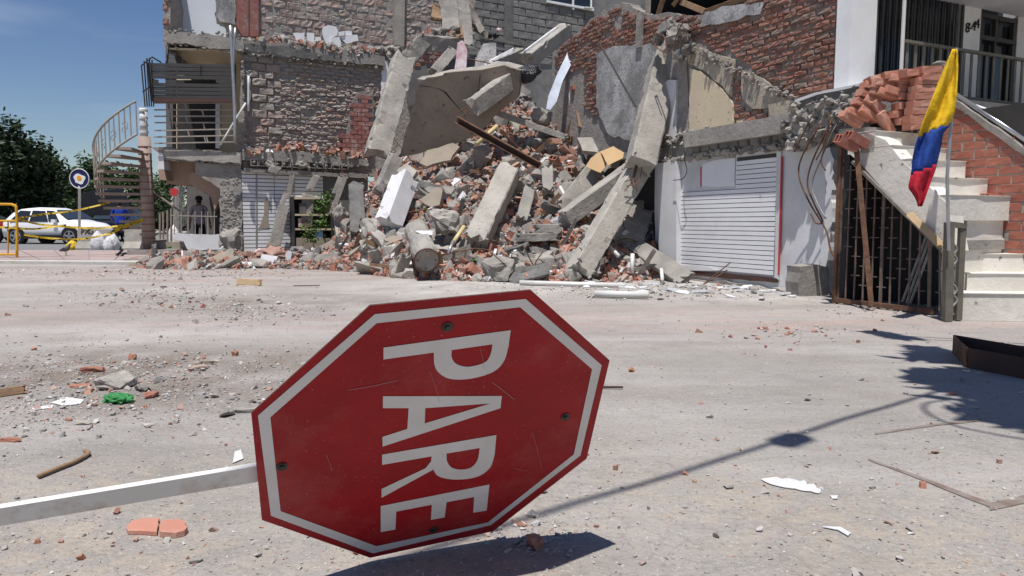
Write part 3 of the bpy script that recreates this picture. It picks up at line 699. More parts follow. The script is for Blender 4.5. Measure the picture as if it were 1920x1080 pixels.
# lower flight in front
low = [(1800, 7.0, .27), (1815, 7.22, .45), (1820, 7.44, .64), (1824, 7.66, .84), (1846, 7.86, 1.04)]
for k, (px, d, zt_) in enumerate(low):
    a = W(px, 500, d); a.z = 0; b = a + Vector((2.4, -.29, 0)); e = W(1790 + k * 3, 500, 8.2); e.z = 0
    z0 = 0
    pts = [Vector((q_.x, q_.y, z0)) for q_ in (a, b, b + Vector((.4, 1.6, 0)), e)]
    MB().prism(jag(pts, .35, .004, k + 30), (0, 0, zt_ - z0)).build('step', 'stair_concrete', st)
    MB().prism([Vector((q_.x, q_.y, zt_ + .001)) for q_ in (a - Vector((.0, .014, 0)), b - Vector((.0, .014, 0)), b + Vector((0, .27, 0)), a + Vector((0.1, .27, 0)))], (0, 0, .005)).build('tread_nosing', 'stair_concrete', st)
vs, fs = rough_rock(77, (.22, .2, .22), 2, .18); p = W(1826, 424, 7.7); MB().add([v + p for v in vs], fs).build('broken_corner', 'concrete', st)
# unused point on the lowest riser, nothing is drawn from it
a = W(1862, 585, 6.93)
# red brick parapet beyond the steps
PP = Plane((5.23, 7.53), UR); 
par = sheet(PP, [(1742, 250), (1742, 205), (1770, 190), (1800, 196), (1960, 310), (1960, 500), (1880, 480), (1846, 370), (1800, 330), (1765, 290)], -.012, .1, 'mortar_light', 'parapet', st, amp=.01)
brickwork(PP, [[(1722, 250), (1722, 205), (1770, 188), (1800, 200), (1960, 314), (1960, 500), (1880, 480), (1846, 372), (1800, 334), (1745, 294)]], .27, .098, .08, .009, 'brick_new', par, off=-.004, rough=.002, jit=.0025)
sheet(PP, [(1786, 186), (1800, 192), (1945, 296), (1945, 308), (1800, 206), (1786, 200)], .02, .14, 'concrete', 'coping', st, amp=.008)
hr = empty('stair_handrail', PP.px(1900, 250, .0), 'shiny stainless tube handrail sloping down above the brick parapet', 'handrail')
MB().tube([PP.px(1786, 174, -.05), PP.px(1960, 286, -.05)], .028, 10).build('rail_tube', 'steel', hr, smooth=True)
for x in (1852, 1932):
    t = (x - 1786) / 174; y = 174 + t * 112; MB().tube([PP.px(x, y, -.05), PP.px(x, y + 20, -.05)], .018, 8).build('rail_bracket', 'steel', hr)
sheet(PP, [(1780, 180), (1945, 300), (1945, 210), (1850, 205)], -.5, .1, 'plaster_bright', 'landing_wall', st, amp=.0, step=9)
# toppled block-work at the stair head: leaning courses, every brick its own object
cour = empty('toppled_brick_parapet', W(1690, 240, 8.0), 'toppled red brick parapet leaning apart at the head of the stairs', 'brick wall')
def hollow_brick(L_, H_, D_):
    mb = MB(); t = .012
    mb.obox((-L_ / 2, -D_ / 2, -H_ / 2), (L_, 0, 0), (0, t, 0), (0, 0, H_)); mb.obox((-L_ / 2, D_ / 2 - t, -H_ / 2), (L_, 0, 0), (0, t, 0), (0, 0, H_))
    mb.obox((-L_ / 2, -D_ / 2 + t, -H_ / 2), (L_, 0, 0), (0, D_ - 2 * t, 0), (0, 0, t)); mb.obox((-L_ / 2, -D_ / 2 + t, H_ / 2 - t), (L_, 0, 0), (0, D_ - 2 * t, 0), (0, 0, t))
    mb.obox((-L_ / 2, -.006, -H_ / 2 + t), (L_, 0, 0), (0, .012, 0), (0, 0, H_ - 2 * t)); return mb
hb = hollow_brick(.26, .095, .12); hb_me = mesh_of('brick', [Vector(v) for v in hb.v], hb.f, 'brick_new')
solid = brick_variants('brick', .27, .078, .12, 'brick_pink', .003, 4)
def place_brick(px, py, d, rz, rx=0., ry=0., parent=cour, name='brick', me=None, **kw):
    p = W(px, py, d); return inst(name, me or hb_me, Matrix.Translation(p) @ Euler((R(rx), R(ry), R(rz))).to_matrix().to_4x4(), parent, **kw)
rr = random.Random(3)
CR = lambda x, y: (1480 + x / 4, y / 4)
for (x, y, t) in [(800, 552, -9), (690, 580, -10), (842, 580, -1), (735, 620, 6), (655, 645, 8), (812, 682, 15), (695, 690, 11), (622, 716, 17), (585, 785, 22), (615, 850, 29), (532, 858, 22), (688, 828, 52), (487, 892, 28), (742, 915, 52), (700, 640, 8), (760, 700, 14), (650, 770, 24)]:
    q_ = CR(x, y); place_brick(q_[0], q_[1], 8.1 + .0004 * (800 - x), 10 + rr.uniform(-6, 6), rr.uniform(-9, 5), t + rr.uniform(-3, 3), me=solid[rr.randrange(4)][0])
for (x, y, t) in [(1045, 603, -4), (1030, 662, -4), (1022, 716, -4), (900, 600, -6), (960, 540, -6), (1075, 520, -4), (900, 660, 0), (910, 725, 2), (1010, 772, -5), (900, 790, -5), (1000, 828, -5), (850, 852, -6), (985, 884, -6), (900, 905, -6), (985, 940, -6), (1080, 575, 0)]:
    q_ = CR(x, y); place_brick(q_[0], q_[1], 8.0 if x > 940 else 8.12, 16 + rr.uniform(-2, 2), rr.uniform(-2, 2), t, me=solid[rr.randrange(4)][0])
for k, (x, y, s) in enumerate([(1764, 122, .16), (1758, 142, .16), (1690, 240, .2), (1700, 226, .16), (1680, 220, .2), (1720, 248, .14)]):
    vs, fs = rough_rock(200 + k, (s, s, s), 2, .15); p = W(x, y, 8.25); MB().add([v + p for v in vs], fs).build('mortar_lump', 'concrete', cour)
for (x, y, t, w) in [(1588, 268, 22, 'upper'), (1606, 262, 24, 'lower')]:
    place_brick(x, y, 7.95, 18, 10, t, None, 'hollow_brick', label=f'red hollow brick tipped over the stair edge above the dark grille, {"left" if w=="upper" else "right"} one', cat='brick', group='bricks tipped over stair edge')
place_brick(1862, 372, 7.66, 20, 0, 2, None, 'hollow_brick', label='whole red brick left lying on a stair tread by the parapet', cat='brick')
# ---- grille under the stairs
gl = empty('stair_grille', SP.pt(.8, 0, -.1), 'rusty lattice grille closing the dark space under the stairs', 'grille')
def under(t): return sof[1].z + (sof[0].z - sof[1].z) * max(0, min(1, (t - .13) / (1.32 - .13)))
k = 0; t = 1.52
while t > .15:
    zt_ = min(2.0, under(t)); lean = -.10 * (1.5 - t)
    MB().bar(SP.pt(t, .06, -.12), SP.pt(t - lean * .3, zt_ - .05, -.12), .015 if k % 5 else .035, .014, up=SP.n).build('grille_bar', 'rust_grey', gl)
    t -= .115; k += 1
rr = random.Random(2)
for i in range(13):
    for j in range(9):
        t = 1.46 - i * .115; z = .25 + j * .22 + (i % 2) * .11
        if z < under(t - .1) - .1 and rr.random() < .85: MB().bar(SP.pt(t, z, -.12), SP.pt(t - .115, z, -.12), .010, .010).build('cross_bar', 'rust_grey', gl)
MB().bar(SP.pt(1.54, 0, -.1), SP.pt(1.54, 1.95, -.1), .045, .04, up=SP.n).build('frame_post', 'rust', gl)
MB().bar(SP.pt(1.54, .05, -.1), SP.pt(.3, .05, -.1), .04, .05).build('frame_sill', 'rust', gl)
vs, fs = rough_beam(SP.px(1606, 282, .1), SP.px(1634, 574, .1), .055, .05, 3, .004, .02); MB().add(vs, fs).build('leaning_post', 'rust', None, label='leaning rusty post with short pegs in front of the stair grille', cat='post')
vs, fs = rough_beam(SP.px(1706, 402, .06), SP.px(1765, 460, .06), .07, .025, 6, .003, .02); MB().add(vs, fs).build('splintered_plank', 'wood_pale', None, label='pale splintered timber plank hanging below the stair soffit', cat='plank')
for i, (x1, y1, x2, y2) in enumerate([(1738, 440, 1692, 566), (1745, 440, 1700, 568), (1752, 445, 1706, 570)]):
    MB().tube([SP.px(x1, y1, -.25), SP.px(x2, y2, -.18)], .014, 6).build('loose_pipe', 'metal_grey', None, label=['leftmost', 'middle', 'rightmost'][i] + ' thin grey pipe leaning in the dark under the stairs', cat='pipe', group='pipes leaning under the stairs')
# dark space under stairs: back and side walls
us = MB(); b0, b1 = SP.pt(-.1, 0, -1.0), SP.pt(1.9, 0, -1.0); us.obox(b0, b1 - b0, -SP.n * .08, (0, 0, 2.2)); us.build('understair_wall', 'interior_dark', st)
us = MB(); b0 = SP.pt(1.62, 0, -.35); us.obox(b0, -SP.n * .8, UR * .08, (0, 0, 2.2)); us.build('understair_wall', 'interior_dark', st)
us = MB(); us.prism([SP.pt(1.2, 1.9, -.12), SP.pt(1.75, 1.95, -.3), SP.pt(1.9, 1.95, -1.6), SP.pt(1.05, 1.9, -1.6)], (0, 0, .14)); us.build('landing', 'concrete', st)
us = MB(); us.obox(SP.pt(.17, 0, -.35), UW * .6, UR * .25, (0, 0, 1.02)); us.build('stair_base', 'stair_concrete', st)

# ---- newel post with scrolls, flag pole and flag
np_ = empty('steel_gate_post', G(1788, 600), 'olive steel gate post with twisted scroll ornament at foot of stairs', 'gate post')
D0 = 6.95
MB().bar(W(1776, 602, D0), W(1780, 417, D0), .075, .06, up=(0, 1, 0)).build('post', 'post_olive', np_)
MB().bar(W(1796, 600, D0 + .03), W(1804, 424, D0 + .03), .055, .05, up=(0, 1, 0)).build('post', 'post_olive', np_)
MB().bar(W(1778, 420, D0), W(1809, 424, D0 + .03), .06, .05).build('cap_bar', 'post_olive', np_)
for k in range(4):
    y = 440 + k * 38; pts = [W(1788 + 6 * math.sin(t * math.pi * 2) * (1 if k % 2 else -1), y + 36 * t, D0 + .01) for t in np.linspace(0, 1, 12)]
    MB().tube(pts, .011, 6).build('scroll', 'metal_grey', np_)
fl = empty('flag_on_pole', W(1779, 430, 6.9), 'yellow blue and red flag hanging limp from a thin grey pole', 'flag')
MB().tube([W(1779, 470, 6.88), W(1774, 300, 6.88), W(1770, 240, 6.88), W(1794, 92, 6.88)][0:1] + [W(1776, 330, 6.88), W(1793, 90, 6.88)], .016, 8).build('pole', 'galvanised', fl)
def flag():
    # left and right outline rows: (y, xl, xr)
    rows = [(92, 1786, 1794), (104, 1781, 1796), (125, 1771, 1797), (150, 1761, 1796), (180, 1749, 1794), (210, 1737, 1790), (236, 1727, 1780), (250, 1723, 1768), (275, 1715, 1764), (300, 1710, 1758), (318, 1709, 1754), (335, 1706, 1748), (352, 1702, 1742), (365, 1712, 1737), (378, 1719, 1733), (387, 1721, 1729)]
    nx_ = 18; vs = []; fs = []; mi = []
    ysr = np.linspace(92, 387, 46); yl = [r[0] for r in rows]
    for y in ysr:
        xl = np.interp(y, yl, [r[1] for r in rows]); xr = np.interp(y, yl, [r[2] for r in rows])
        for i in range(nx_ + 1):
            s = i / nx_; f = .035 * math.sin(s * 7.5 + y * .022) * min(1, (y - 85) / 90) + .010 * math.sin(s * 17 - y * .035) + .012 * noise.noise(Vector((s * 9, y * .06, 0))) + .006 * noise.noise(Vector((s * 22, y * .13, 4)))
            vs.append(W(xl + (xr - xl) * s, y, 6.84 + f - .02 * s))
    for j in range(len(ysr) - 1):
        for i in range(nx_):
            fs.append((j * (nx_ + 1) + i, j * (nx_ + 1) + i + 1, (j + 1) * (nx_ + 1) + i + 1, (j + 1) * (nx_ + 1) + i))
            s = (i + .5) / nx_; y = (ysr[j] + ysr[j + 1]) / 2
            mi.append(0 if y < 256 - 24 * s else (1 if y < 327 - 18 * s else 2))
    for k, (nm, mt) in enumerate((('yellow_band', 'flag_yellow'), ('blue_band', 'flag_blue'), ('red_band', 'flag_red'))):
        mb = MB(); used = {}
        for f, m_ in zip(fs, mi):
            if m_ != k: continue
            idx = []
            for v in f:
                if v not in used: used[v] = len(mb.v); mb.v.append(tuple(vs[v]))
                idx.append(used[v])
            mb.f.append(tuple(idx)); mb.m.append(0)
        o = mb.build(nm, mt, fl, smooth=True); so = o.modifiers.new('s', 'SOLIDIFY'); so.thickness = .004
flag()
# hanging cables and bent rebar by the pillar
for k, pts in enumerate([[(1540, 230), (1505, 290), (1498, 330), (1518, 380), (1548, 430), (1558, 470), (1576, 500), (1580, 520), (1570, 528)],
                         [(1560, 224), (1524, 300), (1514, 345), (1528, 385), (1542, 415), (1530, 418), (1520, 400)],
                         [(1568, 232), (1538, 300), (1522, 345), (1530, 375), (1548, 410)],
                         [(1524, 214), (1500, 262), (1490, 285)], [(1556, 214), (1545, 270), (1530, 300)], [(1580, 214), (1556, 250), (1540, 300), (1548, 320)]]):
    MB().tube(smooth_path([RW.px(x, y, .42 + .03 * k) for x, y in pts], 5), .011 if k < 3 else .009, 6).build('hanging_cable', 'rust' if k != 2 else 'metal_grey', None, smooth=True,
        label=['long copper brown cable dangling past the ragged pillar to the grille', 'looped brown cable hanging left of the ragged pillar', 'grey cable hanging beside the ragged pillar', 'short rusty rod drooping from the shattered slab, leftmost', 'short rusty rod drooping from middle of the shattered slab', 'bent rusty rod drooping beside the stair head'][k], cat='cable' if k < 3 else 'rebar', group='cables and rods at shattered slab')
MB().tube(smooth_path([RW.px(x, y, .3) for x, y in [(1282, 262), (1284, 300), (1288, 320), (1280, 335), (1262, 338)]], 5), .007, 5).build('hanging_wire', 'black', None, label='thin black wire looping down over the white shop wall', cat='wire')
for k, (p1, p2) in enumerate([((1310, 540), (1370, 492)), ((1322, 532), (1364, 506))]):
    MB().tube([RW.px(*p1, .5), RW.px(*p2, .2)], .009, 5).build('bent_rod', 'rust', None, label=['longer', 'shorter'][k] + ' rusty rod leaning on the foot of the white slat wall', cat='rebar', group='rods against slat wall')
# ================================================================ LEFT BUILDING (torn open)
o_ = W(450, 417, 20.5); WB = Plane((o_.x, o_.y), (.875, .485))
o_ = W(450, 417, 20.55); LF = Plane((o_.x, o_.y), (.99, .12))
lb = empty('torn_open_building', G(430, 482), 'torn open grey building with rough masonry wall, balcony and cut floor slabs', 'building')
# --- big exposed wall (camera facing, receding right)
bw = sheet(WB, [(455, 70), (720, 100), (800, 90), (890, 120), (890, 330), (660, 330), (455, 322)], -.02, .3, 'mortar_rough', 'rough_wall', lb, amp=.04)
brickwork(WB, [[(524, 112), (716, 128), (716, 205), (640, 292), (455, 292), (455, 282), (498, 262), (520, 240)], [(455, 252), (520, 244), (520, 292), (455, 292)]], .30, .105, .12, .006, 'brick_rough', bw, off=.012, rough=.022, jit=.02, n_ind=300, name='stone', stuff='stonework', drop=.05, seed=9)
brickwork(WB, [[(457, 90), (520, 98), (520, 244), (500, 252), (474, 256), (472, 160), (457, 140)]], .42, .22, .14, .012, 'brick_rough', bw, off=.05, rough=.018, jit=.016, name='stone', seed=10)
sheet(WB, [(456, 76), (540, 82), (640, 96), (722, 106), (722, 124), (640, 116), (520, 106), (456, 96)], .16, .4, 'concrete', 'roof_beam', lb, amp=.035)
sheet(WB, [(456, 82), (560, 92), (640, 106), (640, 116), (560, 108), (456, 92)], .172, .1, 'concrete_dark', 'dark_band', lb, amp=.03)  # darker strip along the face of the roof beam
crumbs(WB, [(456, 98, 722, 124, 4), (456, 78, 722, 106, 3)], 45, .04, .14, .12, 'concrete', lb, 5)
crumbs(WB, [(456, 300, 690, 312, 4), (456, 286, 690, 298, 3)], 55, .04, .16, .18, 'concrete', lb, 6)
crumbs(LF, [(310, 58, 456, 74, 3), (312, 80, 456, 98, 3), (308, 298, 450, 308, 2), (454, 100, 462, 290, 6)], 45, .04, .13, .1, 'concrete', lb, 7)
# --- upper storey block wall
ub = sheet(WB, [(408, -80), (890, -80), (890, 90), (770, 96), (640, 84), (520, 76), (430, 70), (424, 48), (408, 40)], -.35, .25, 'mortar_pale', 'block_wall', lb, amp=.04)
brickwork(WB, [[(486, -60), (742, -60), (742, 90), (640, 82), (486, 72)], [(760, -60), (892, -60), (892, 60), (850, 85), (760, 92)]], .385, .225, .12, .018, 'block_pink', ub, off=-.338, rough=.016, jit=.012, name='block', seed=12, drop=.015)
strip(WB, [(742, -60), (760, -60), (758, 88), (742, 84)], -.22, .2, 'concrete_pale', 'wall_column', lb)
sheet(WB, [(404, -60), (442, -60), (442, 46), (428, 42), (412, 40), (406, 20)], -.24, .2, 'plaster_stained', 'render_patch', lb, amp=.03)
strip(WB, [(443, -60), (485, -60), (485, 68), (455, 68), (443, 48)], -.25, .2, 'paint_red_wood', 'red_board', lb)
strip(WB, [(466, -60), (468, -60), (468, 68), (466, 68)], -.243, .05, 'groove', 'board_joint', lb)
# --- glazed pilaster stub, white plaster strip, dark brick alcove
sheet(WB, [(650, 250), (660, 190), (672, 172), (700, 168), (700, 292), (640, 292)], .06, .1, 'mortar', 'pilaster_core', lb, amp=.02)
brickwork(WB, [[(640, 296), (636, 250), (655, 246), (656, 195), (668, 192), (670, 176), (696, 176), (696, 296)]], .24, .135, .08, .012, 'brick_glazed', lb, off=.09, rough=.003, jit=.003, name='brick', seed=6)
sheet(WB, [(718, 112), (728, 114), (736, 190), (726, 205), (714, 180)], .05, .08, 'plaster_bright', 'plaster_patch', lb, amp=.03)
sheet(WB, [(766, 96), (836, 88), (836, 170), (766, 200)], .06, .1, 'interior_mid', 'alcove_back', lb, amp=.03)
brickwork(WB, [[(772, 92), (838, 86), (838, 124), (772, 122)]], .26, .14, .08, .012, 'brick_red', lb, off=.09, rough=.006, jit=.006, seed=7)
# --- first floor slab with hollow clay ceiling blocks
sheet(WB, [(455, 284), (560, 285), (665, 296), (690, 300), (690, 312), (455, 300)], .22, .5, 'concrete', 'floor_slab', lb, amp=.035)
for k in range(12):
    x = 470 + k * 15.5; y = 299 + k * .6
    a = WB.px(x, y + 12, .225); w_ = .21; h_ = .17; u = WB.u; n_ = WB.n
    if k in (2, 6): 
        vs, fs = rough_rock(300 + k, (.3, .3, .26), 2, .18); MB().add([v + WB.px(x + 6, y + 8, .25) for v in vs], fs).build('concrete_lump', 'concrete', lb); continue
    hbm = MB(); t = .025
    hbm.obox(a, u * w_, -n_ * .2, (0, 0, t)); hbm.obox(a + Vector((0, 0, h_)), u * w_, -n_ * .2, (0, 0, t)); hbm.obox(a + Vector((0, 0, t)), u * t, -n_ * .2, (0, 0, h_ - t)); hbm.obox(a + u * (w_ - t) + Vector((0, 0, t)), u * t, -n_ * .2, (0, 0, h_ - t))
    hbm.obox(a - n_ * .16 + Vector((0, 0, t)), u * w_, -n_ * .03, (0, 0, h_ - t))
    hbm.build('ceiling_block', 'concrete', lb)
sheet(WB, [(458, 315), (600, 322), (690, 326), (690, 333), (600, 330), (458, 322)], .2, .4, 'concrete', 'slab_soffit', lb, amp=.02)
# --- ground floor shop wall with white slat boards
gw = strip(WB, [(452, 316), (690, 326), (690, 500), (452, 500)], .04, .2, 'interior_mid', 'shop_wall', lb)
ua = WB.uv(453, 340, .08)[0]; ub_ = WB.uv(606, 340, .08)[0]; z0 = WB.uv(453, 472, .08)[1]; z1 = WB.uv(453, 319, .08)[1]
MB().obox(WB.pt(ua, z0 - .3, .043), WB.u * (ub_ - ua), WB.n * .008, (0, 0, z1 - z0 + .3)).build('board_backing', 'groove', lb)
nb = 25; bh = (z1 - z0) / 21; rr = random.Random(4)
cuts = [ua, WB.uv(516, 400, .08)[0], ub_]
for k in range(nb):
    for s_ in range(2):
        a = WB.pt(cuts[s_] + .008, z1 - (k + 1) * bh + .008, .053 + rr.uniform(0, .006)); MB().obox(a, WB.u * (cuts[s_ + 1] - cuts[s_] - .016), WB.n * .012, (0, 0, bh - .022)).build('slat_board', 'slat_white', lb)
for x in (481, 551): strip(WB, [(x - 1.5, 325), (x + 1.5, 325), (x + 1.5, 475), (x - 1.5, 475)], .085, .02, 'metal_grey', 'shelf_upright', lb)
sheet(WB, [(498, 373), (503, 373), (503, 402), (505, 428), (484, 430), (494, 405)], .08, .012, 'concrete_tan', 'torn_board', lb, amp=.02)
# shards dangling from the slab
for k, (x1, y1, x2, y2, w) in enumerate([(518, 312, 510, 325, .28), (548, 330, 540, 370, .14), (537, 362, 527, 385, .13), (594, 330, 580, 355, .2), (640, 335, 628, 365, .2), (532, 388, 515, 460, .32), (578, 366, 574, 425, .34)]):
    vs, fs = rough_beam(WB.px(x1, y1, .40), WB.px(x2, y2, .40), w, w * .5, 40 + k, .025, .05)
    MB().add(vs, fs).build('hanging_shard', 'concrete_pale' if k in (5,) else 'concrete', None, label=['stubby concrete lump hanging under the cut floor slab at left', 'long thin concrete shard dangling before the white boards', 'short shard dangling below the long one before the boards', 'ragged concrete shard hanging above the shelves', 'ragged shard hanging right of the shelves', 'pale plaster slab leaning upright on the white boards', 'chunky concrete post standing before the shelves'][k], cat='concrete shard', group='shards under cut slab')
for k, (x1, y1, x2, y2) in enumerate([(549, 310, 545, 332), (592, 312, 590, 332), (642, 315, 640, 335), (545, 335, 536, 362)]):
    MB().tube([WB.px(x1, y1, .40), WB.px(x2, y2, .40)], .012, 5).build('hanging_rod', 'rust', lb)
# shelves with goods
sh = empty('shop_shelf', G(590, 480), 'cream shop shelves half buried in debris under the cut slab', 'shelf')
def shbox(x0, x1, y0, y1, off, dep, m, name): 
    a = WB.px(x0, y1, off); b = WB.px(x1, y1, off); c = WB.px(x0, y0, off); return MB().obox(a, b - a, -WB.n * dep, Vector((0, 0, c.z - a.z))).build(name, m, sh)
for (x0, x1, y) in ((553, 600, 370), (553, 626, 401), (553, 626, 428)): shbox(x0, x1, y, y + 3.5, .55, .45, 'plaster_cream', 'shelf_board')
shbox(551, 554, 368, 470, .56, .45, 'metal_dark', 'shelf_side'); shbox(622, 625, 400, 465, .56, .45, 'metal_dark', 'shelf_side'); shbox(554, 622, 372, 470, .16, .03, 'interior_dark', 'shelf_back')
shbox(556, 620, 446, 468, .52, .05, 'concrete_tan', 'shelf_kick')
for k, (x, y, w, h, m, l) in enumerate([(560, 426, 6, 16, 'cloth_red', 'red and white carton on the middle shop shelf'), (572, 426, 5, 14, 'wood', 'small brown carton on the middle shop shelf'), (592, 446, 12, 14, 'cloth_blue_lt', 'light blue carton standing before the lower shelf'), (562, 400, 10, 18, 'interior_mid', 'grey box on the upper shop shelf')]):
    a = WB.px(x, y, .5); MB().obox(a, WB.u * (w * .018), -WB.n * .12, (0, 0, h * .0162)).build('carton', m, None, label=l, cat='carton', group='goods on shop shelf')
def leaves(mb, c, n, rad, size, seed, flat=1.0):
    rr = random.Random(seed)
    for _ in range(n):
        v = Vector((rr.gauss(0, .5) * rad[0], rr.gauss(0, .5) * rad[1], rr.gauss(0, .5) * rad[2])); p = Vector(c) + v
        a = Vector((rr.gauss(0, 1), rr.gauss(0, 1), rr.gauss(0, .6))).normalized(); b = a.cross(Vector((rr.gauss(0, 1), rr.gauss(0, 1), rr.gauss(0, 1)))).normalized()
        s = size * rr.uniform(.6, 1.3); mb.add([p - a * s, p + b * s * .45, p + a * s, p - b * s * .45], [(0, 1, 2, 3)])
pl_ = empty('climbing_plant', WB.px(600, 468, .9), 'bright green leafy plant growing among the shop shelves', 'plant')
mb = MB()
for k, (x, y, n, r_) in enumerate([(606, 385, 90, .28), (600, 398, 90, .3), (612, 372, 60, .25), (598, 418, 70, .2), (578, 432, 60, .25), (586, 448, 60, .25), (610, 425, 30, .15)]): leaves(mb, WB.px(x, y, .95), n, (r_, .15, r_), .06, k)
mb.build('foliage', 'leaf_bright', pl_)
MB().tube(smooth_path([WB.px(x, y, .95) for x, y in [(590, 470), (585, 440), (598, 415), (602, 390), (614, 365)]], 4), .012, 5).build('stem', 'leaf_mid', pl_)

# --- left part: rooms cut open
def lf(poly, off, th, m, name, amp=.02, **kw): return sheet(LF, poly, off, th, m, name, lb, amp=amp, **kw)
lf([(302, -80), (318, -80), (320, 20), (318, 66), (310, 120), (306, 60)], .1, 3.6, 'mortar_rough', 'cut_side_wall', amp=.035)
brickwork(LF, [[(304, -60), (317, -60), (318, 60), (309, 66)]], .16, .2, .1, .015, 'brick_red', lb, off=.13, rough=.012, jit=.012, name='brick', seed=3)
lf([(320, -80), (412, -80), (412, 50), (424, 48), (424, 72), (320, 60)], -.9, .15, 'wall_white_shade', 'upper_room_wall', amp=.0, step=9)
strip(LF, [(318, -80), (325, -80), (324, 56), (318, 54)], -.88, .1, 'black', 'window_gap', lb)
lf([(310, 56), (340, 60), (400, 66), (456, 72), (456, 98), (430, 92), (360, 84), (312, 78)], .15, 3.6, 'concrete', 'upper_slab', amp=.035)
MB().obox(LF.pt(LF.uv(312, 84)[0], LF.uv(312, 86)[1] - .10, .02), LF.u * 2.3, -LF.n * 3.3, (0, 0, .05)).build('ceiling', 'cream_wall', lb)
lf([(312, 84), (452, 84), (452, 300), (312, 290)], -3.2, .15, 'cream_wall', 'room_wall', amp=0, step=9)
lf([(405, 96), (456, 96), (456, 300), (405, 300)], -1.6, .15, 'cream_wall', 'room_partition', amp=0, step=9)
lf([(310, 90), (330, 100), (332, 122), (310, 122)], .06, .5, 'concrete_dark', 'torn_column', amp=.03)
strip(LF, [(310, 116), (324, 116), (324, 284), (312, 284)], -.3, .3, 'interior_mid', 'doorway_post', lb)
strip(LF, [(332, 150), (405, 150), (405, 280), (332, 280)], -1.4, .2, 'interior_dark', 'dark_doorway', lb)
strip(LF, [(404, 190), (412, 190), (412, 278), (404, 278)], -.9, .1, 'plaster_white', 'door_jamb', lb)
lf([(456, 100), (470, 150), (468, 200), (458, 260), (452, 300), (448, 296), (450, 100)], .0, 3.0, 'mortar_rough', 'torn_wall_edge', amp=.03)
lf([(306, 276), (345, 278), (400, 282), (452, 286), (452, 309), (400, 304), (345, 301), (308, 299)], .22, 3.6, 'concrete', 'balcony_slab', amp=.03)
lf([(306, 279), (345, 281), (400, 285), (450, 288), (450, 306), (345, 299), (308, 296)], .235, .1, 'concrete_pale', 'slab_edge', amp=.02)
# stair underside and rough concrete pillar
MB().prism([LF.px(x, y, -.3) for x, y in [(312, 300), (366, 300), (366, 330), (410, 352), (404, 400), (395, 370), (360, 346), (312, 344)]], -LF.n * 1.6).build('stair_soffit', 'brown_soffit', lb)
MB().prism([LF.px(x, y, -.1) for x, y in [(362, 322), (412, 352), (412, 372), (402, 395), (398, 370), (360, 347), (353, 343), (354, 326)]], -LF.n * .3).build('stair_string', 'brown_soffit', lb)
lf([(366, 305), (452, 308), (455, 480), (412, 478), (412, 354), (396, 342), (366, 326)], .1, .6, 'concrete', 'rough_pillar', amp=.02)
rr = random.Random(12); mb = MB()
for k in range(420):
    x, y = rr.uniform(370, 452), rr.uniform(318, 476)
    if y < 350 and x < 412 + (y - 350) * 1.2: continue
    if x < 414: continue
    vs, fs = rock(500 + k % 30, 9, (.1, .05, .06)); p = LF.px(x, y, .10); mb.add([v + p for v in vs], fs)
mb.build('pebbled_render', 'concrete', lb, kind='stuff')
lf([(328, 438), (412, 440), (412, 468), (352, 468), (344, 452), (328, 450)], .05, .15, 'plaster_white', 'low_wall', amp=.012)
rail = empty('porch_railing', LF.px(370, 440, 0), 'thin pale steel railing with pointed bars above the low porch wall', 'railing')
MB().bar(LF.px(320, 404, -.02), LF.px(407, 406, -.02), .03, .03).build('top_rail', 'rail_beige', rail)
for x in (340, 353, 366, 378, 390, 402, 327): MB().bar(LF.px(x, 440, -.02), LF.px(x, 396, -.02), .022, .022, up=(0, 1, 0)).build('baluster', 'rail_beige', rail)
# interior behind porch
strip(LF, [(350, 300), (460, 300), (460, 480), (350, 480)], -3.4, .2, 'interior_mid', 'porch_back', lb)
strip(LF, [(402, 350), (414, 350), (414, 470), (402, 470)], -.4, .4, 'interior_dark', 'porch_jamb', lb)
# --- roller shutter lying across the balcony, balcony railing
shu = empty('fallen_shutter', LF.px(360, 190, .5), 'dark grey roller shutter box hanging crooked across the upper balcony', 'shutter')
for k in range(9):
    if k == 4:
        for (xa, xb) in ((284, 296), (310, 332), (405, 442)): MB().prism([LF.px(xa, 118 + k * 7.4, .5), LF.px(xb, 120 + k * 7.4, .5), LF.px(xb, 127 + k * 7.4, .5), LF.px(xa, 125.5 + k * 7.4, .5)], -LF.n * .05).build('slat', 'shutter', shu)
        continue
    ya, yb = 118 + k * 7.4, 118 + (k + 1) * 7.4 - 1; xl = 278 + k * .9
    MB().prism([LF.px(xl, ya, .5 + (k % 2) * .012), LF.px(442, ya + 3, .5), LF.px(442, yb + 3, .5), LF.px(xl + .8, yb, .5 + (k % 2) * .012)], -LF.n * .05).build('slat', 'shutter', shu)
MB().prism([LF.px(286, 184, .53), LF.px(442, 186, .53), LF.px(442, 191, .53), LF.px(286, 191, .53)], -LF.n * .08).build('bottom_band', 'shutter_band', shu)
for (xa, xb, ya, yb) in ((276, 282, 117, 190), (374, 376, 122, 134), (436, 442, 122, 190)): MB().prism([LF.px(xa, ya, .54), LF.px(xb, ya, .54), LF.px(xb + (6 if xa < 300 else 0), yb, .54), LF.px(xa + (6 if xa < 300 else 0), yb, .54)], -LF.n * .05).build('guide_rail', 'shutter', shu)
br = empty('balcony_bars', LF.px(360, 278, .3), 'pale horizontal bar railing of the torn balcony below the shutter', 'railing')
for k, y in enumerate((193, 206, 218, 230, 243, 255, 267)): MB().bar(LF.px(289, y + (0 if k < 4 else 2), .32), LF.px(438, y - (1 if k > 3 else 0), .32), .035, .035).build('rail_bar', 'rail_beige', br)
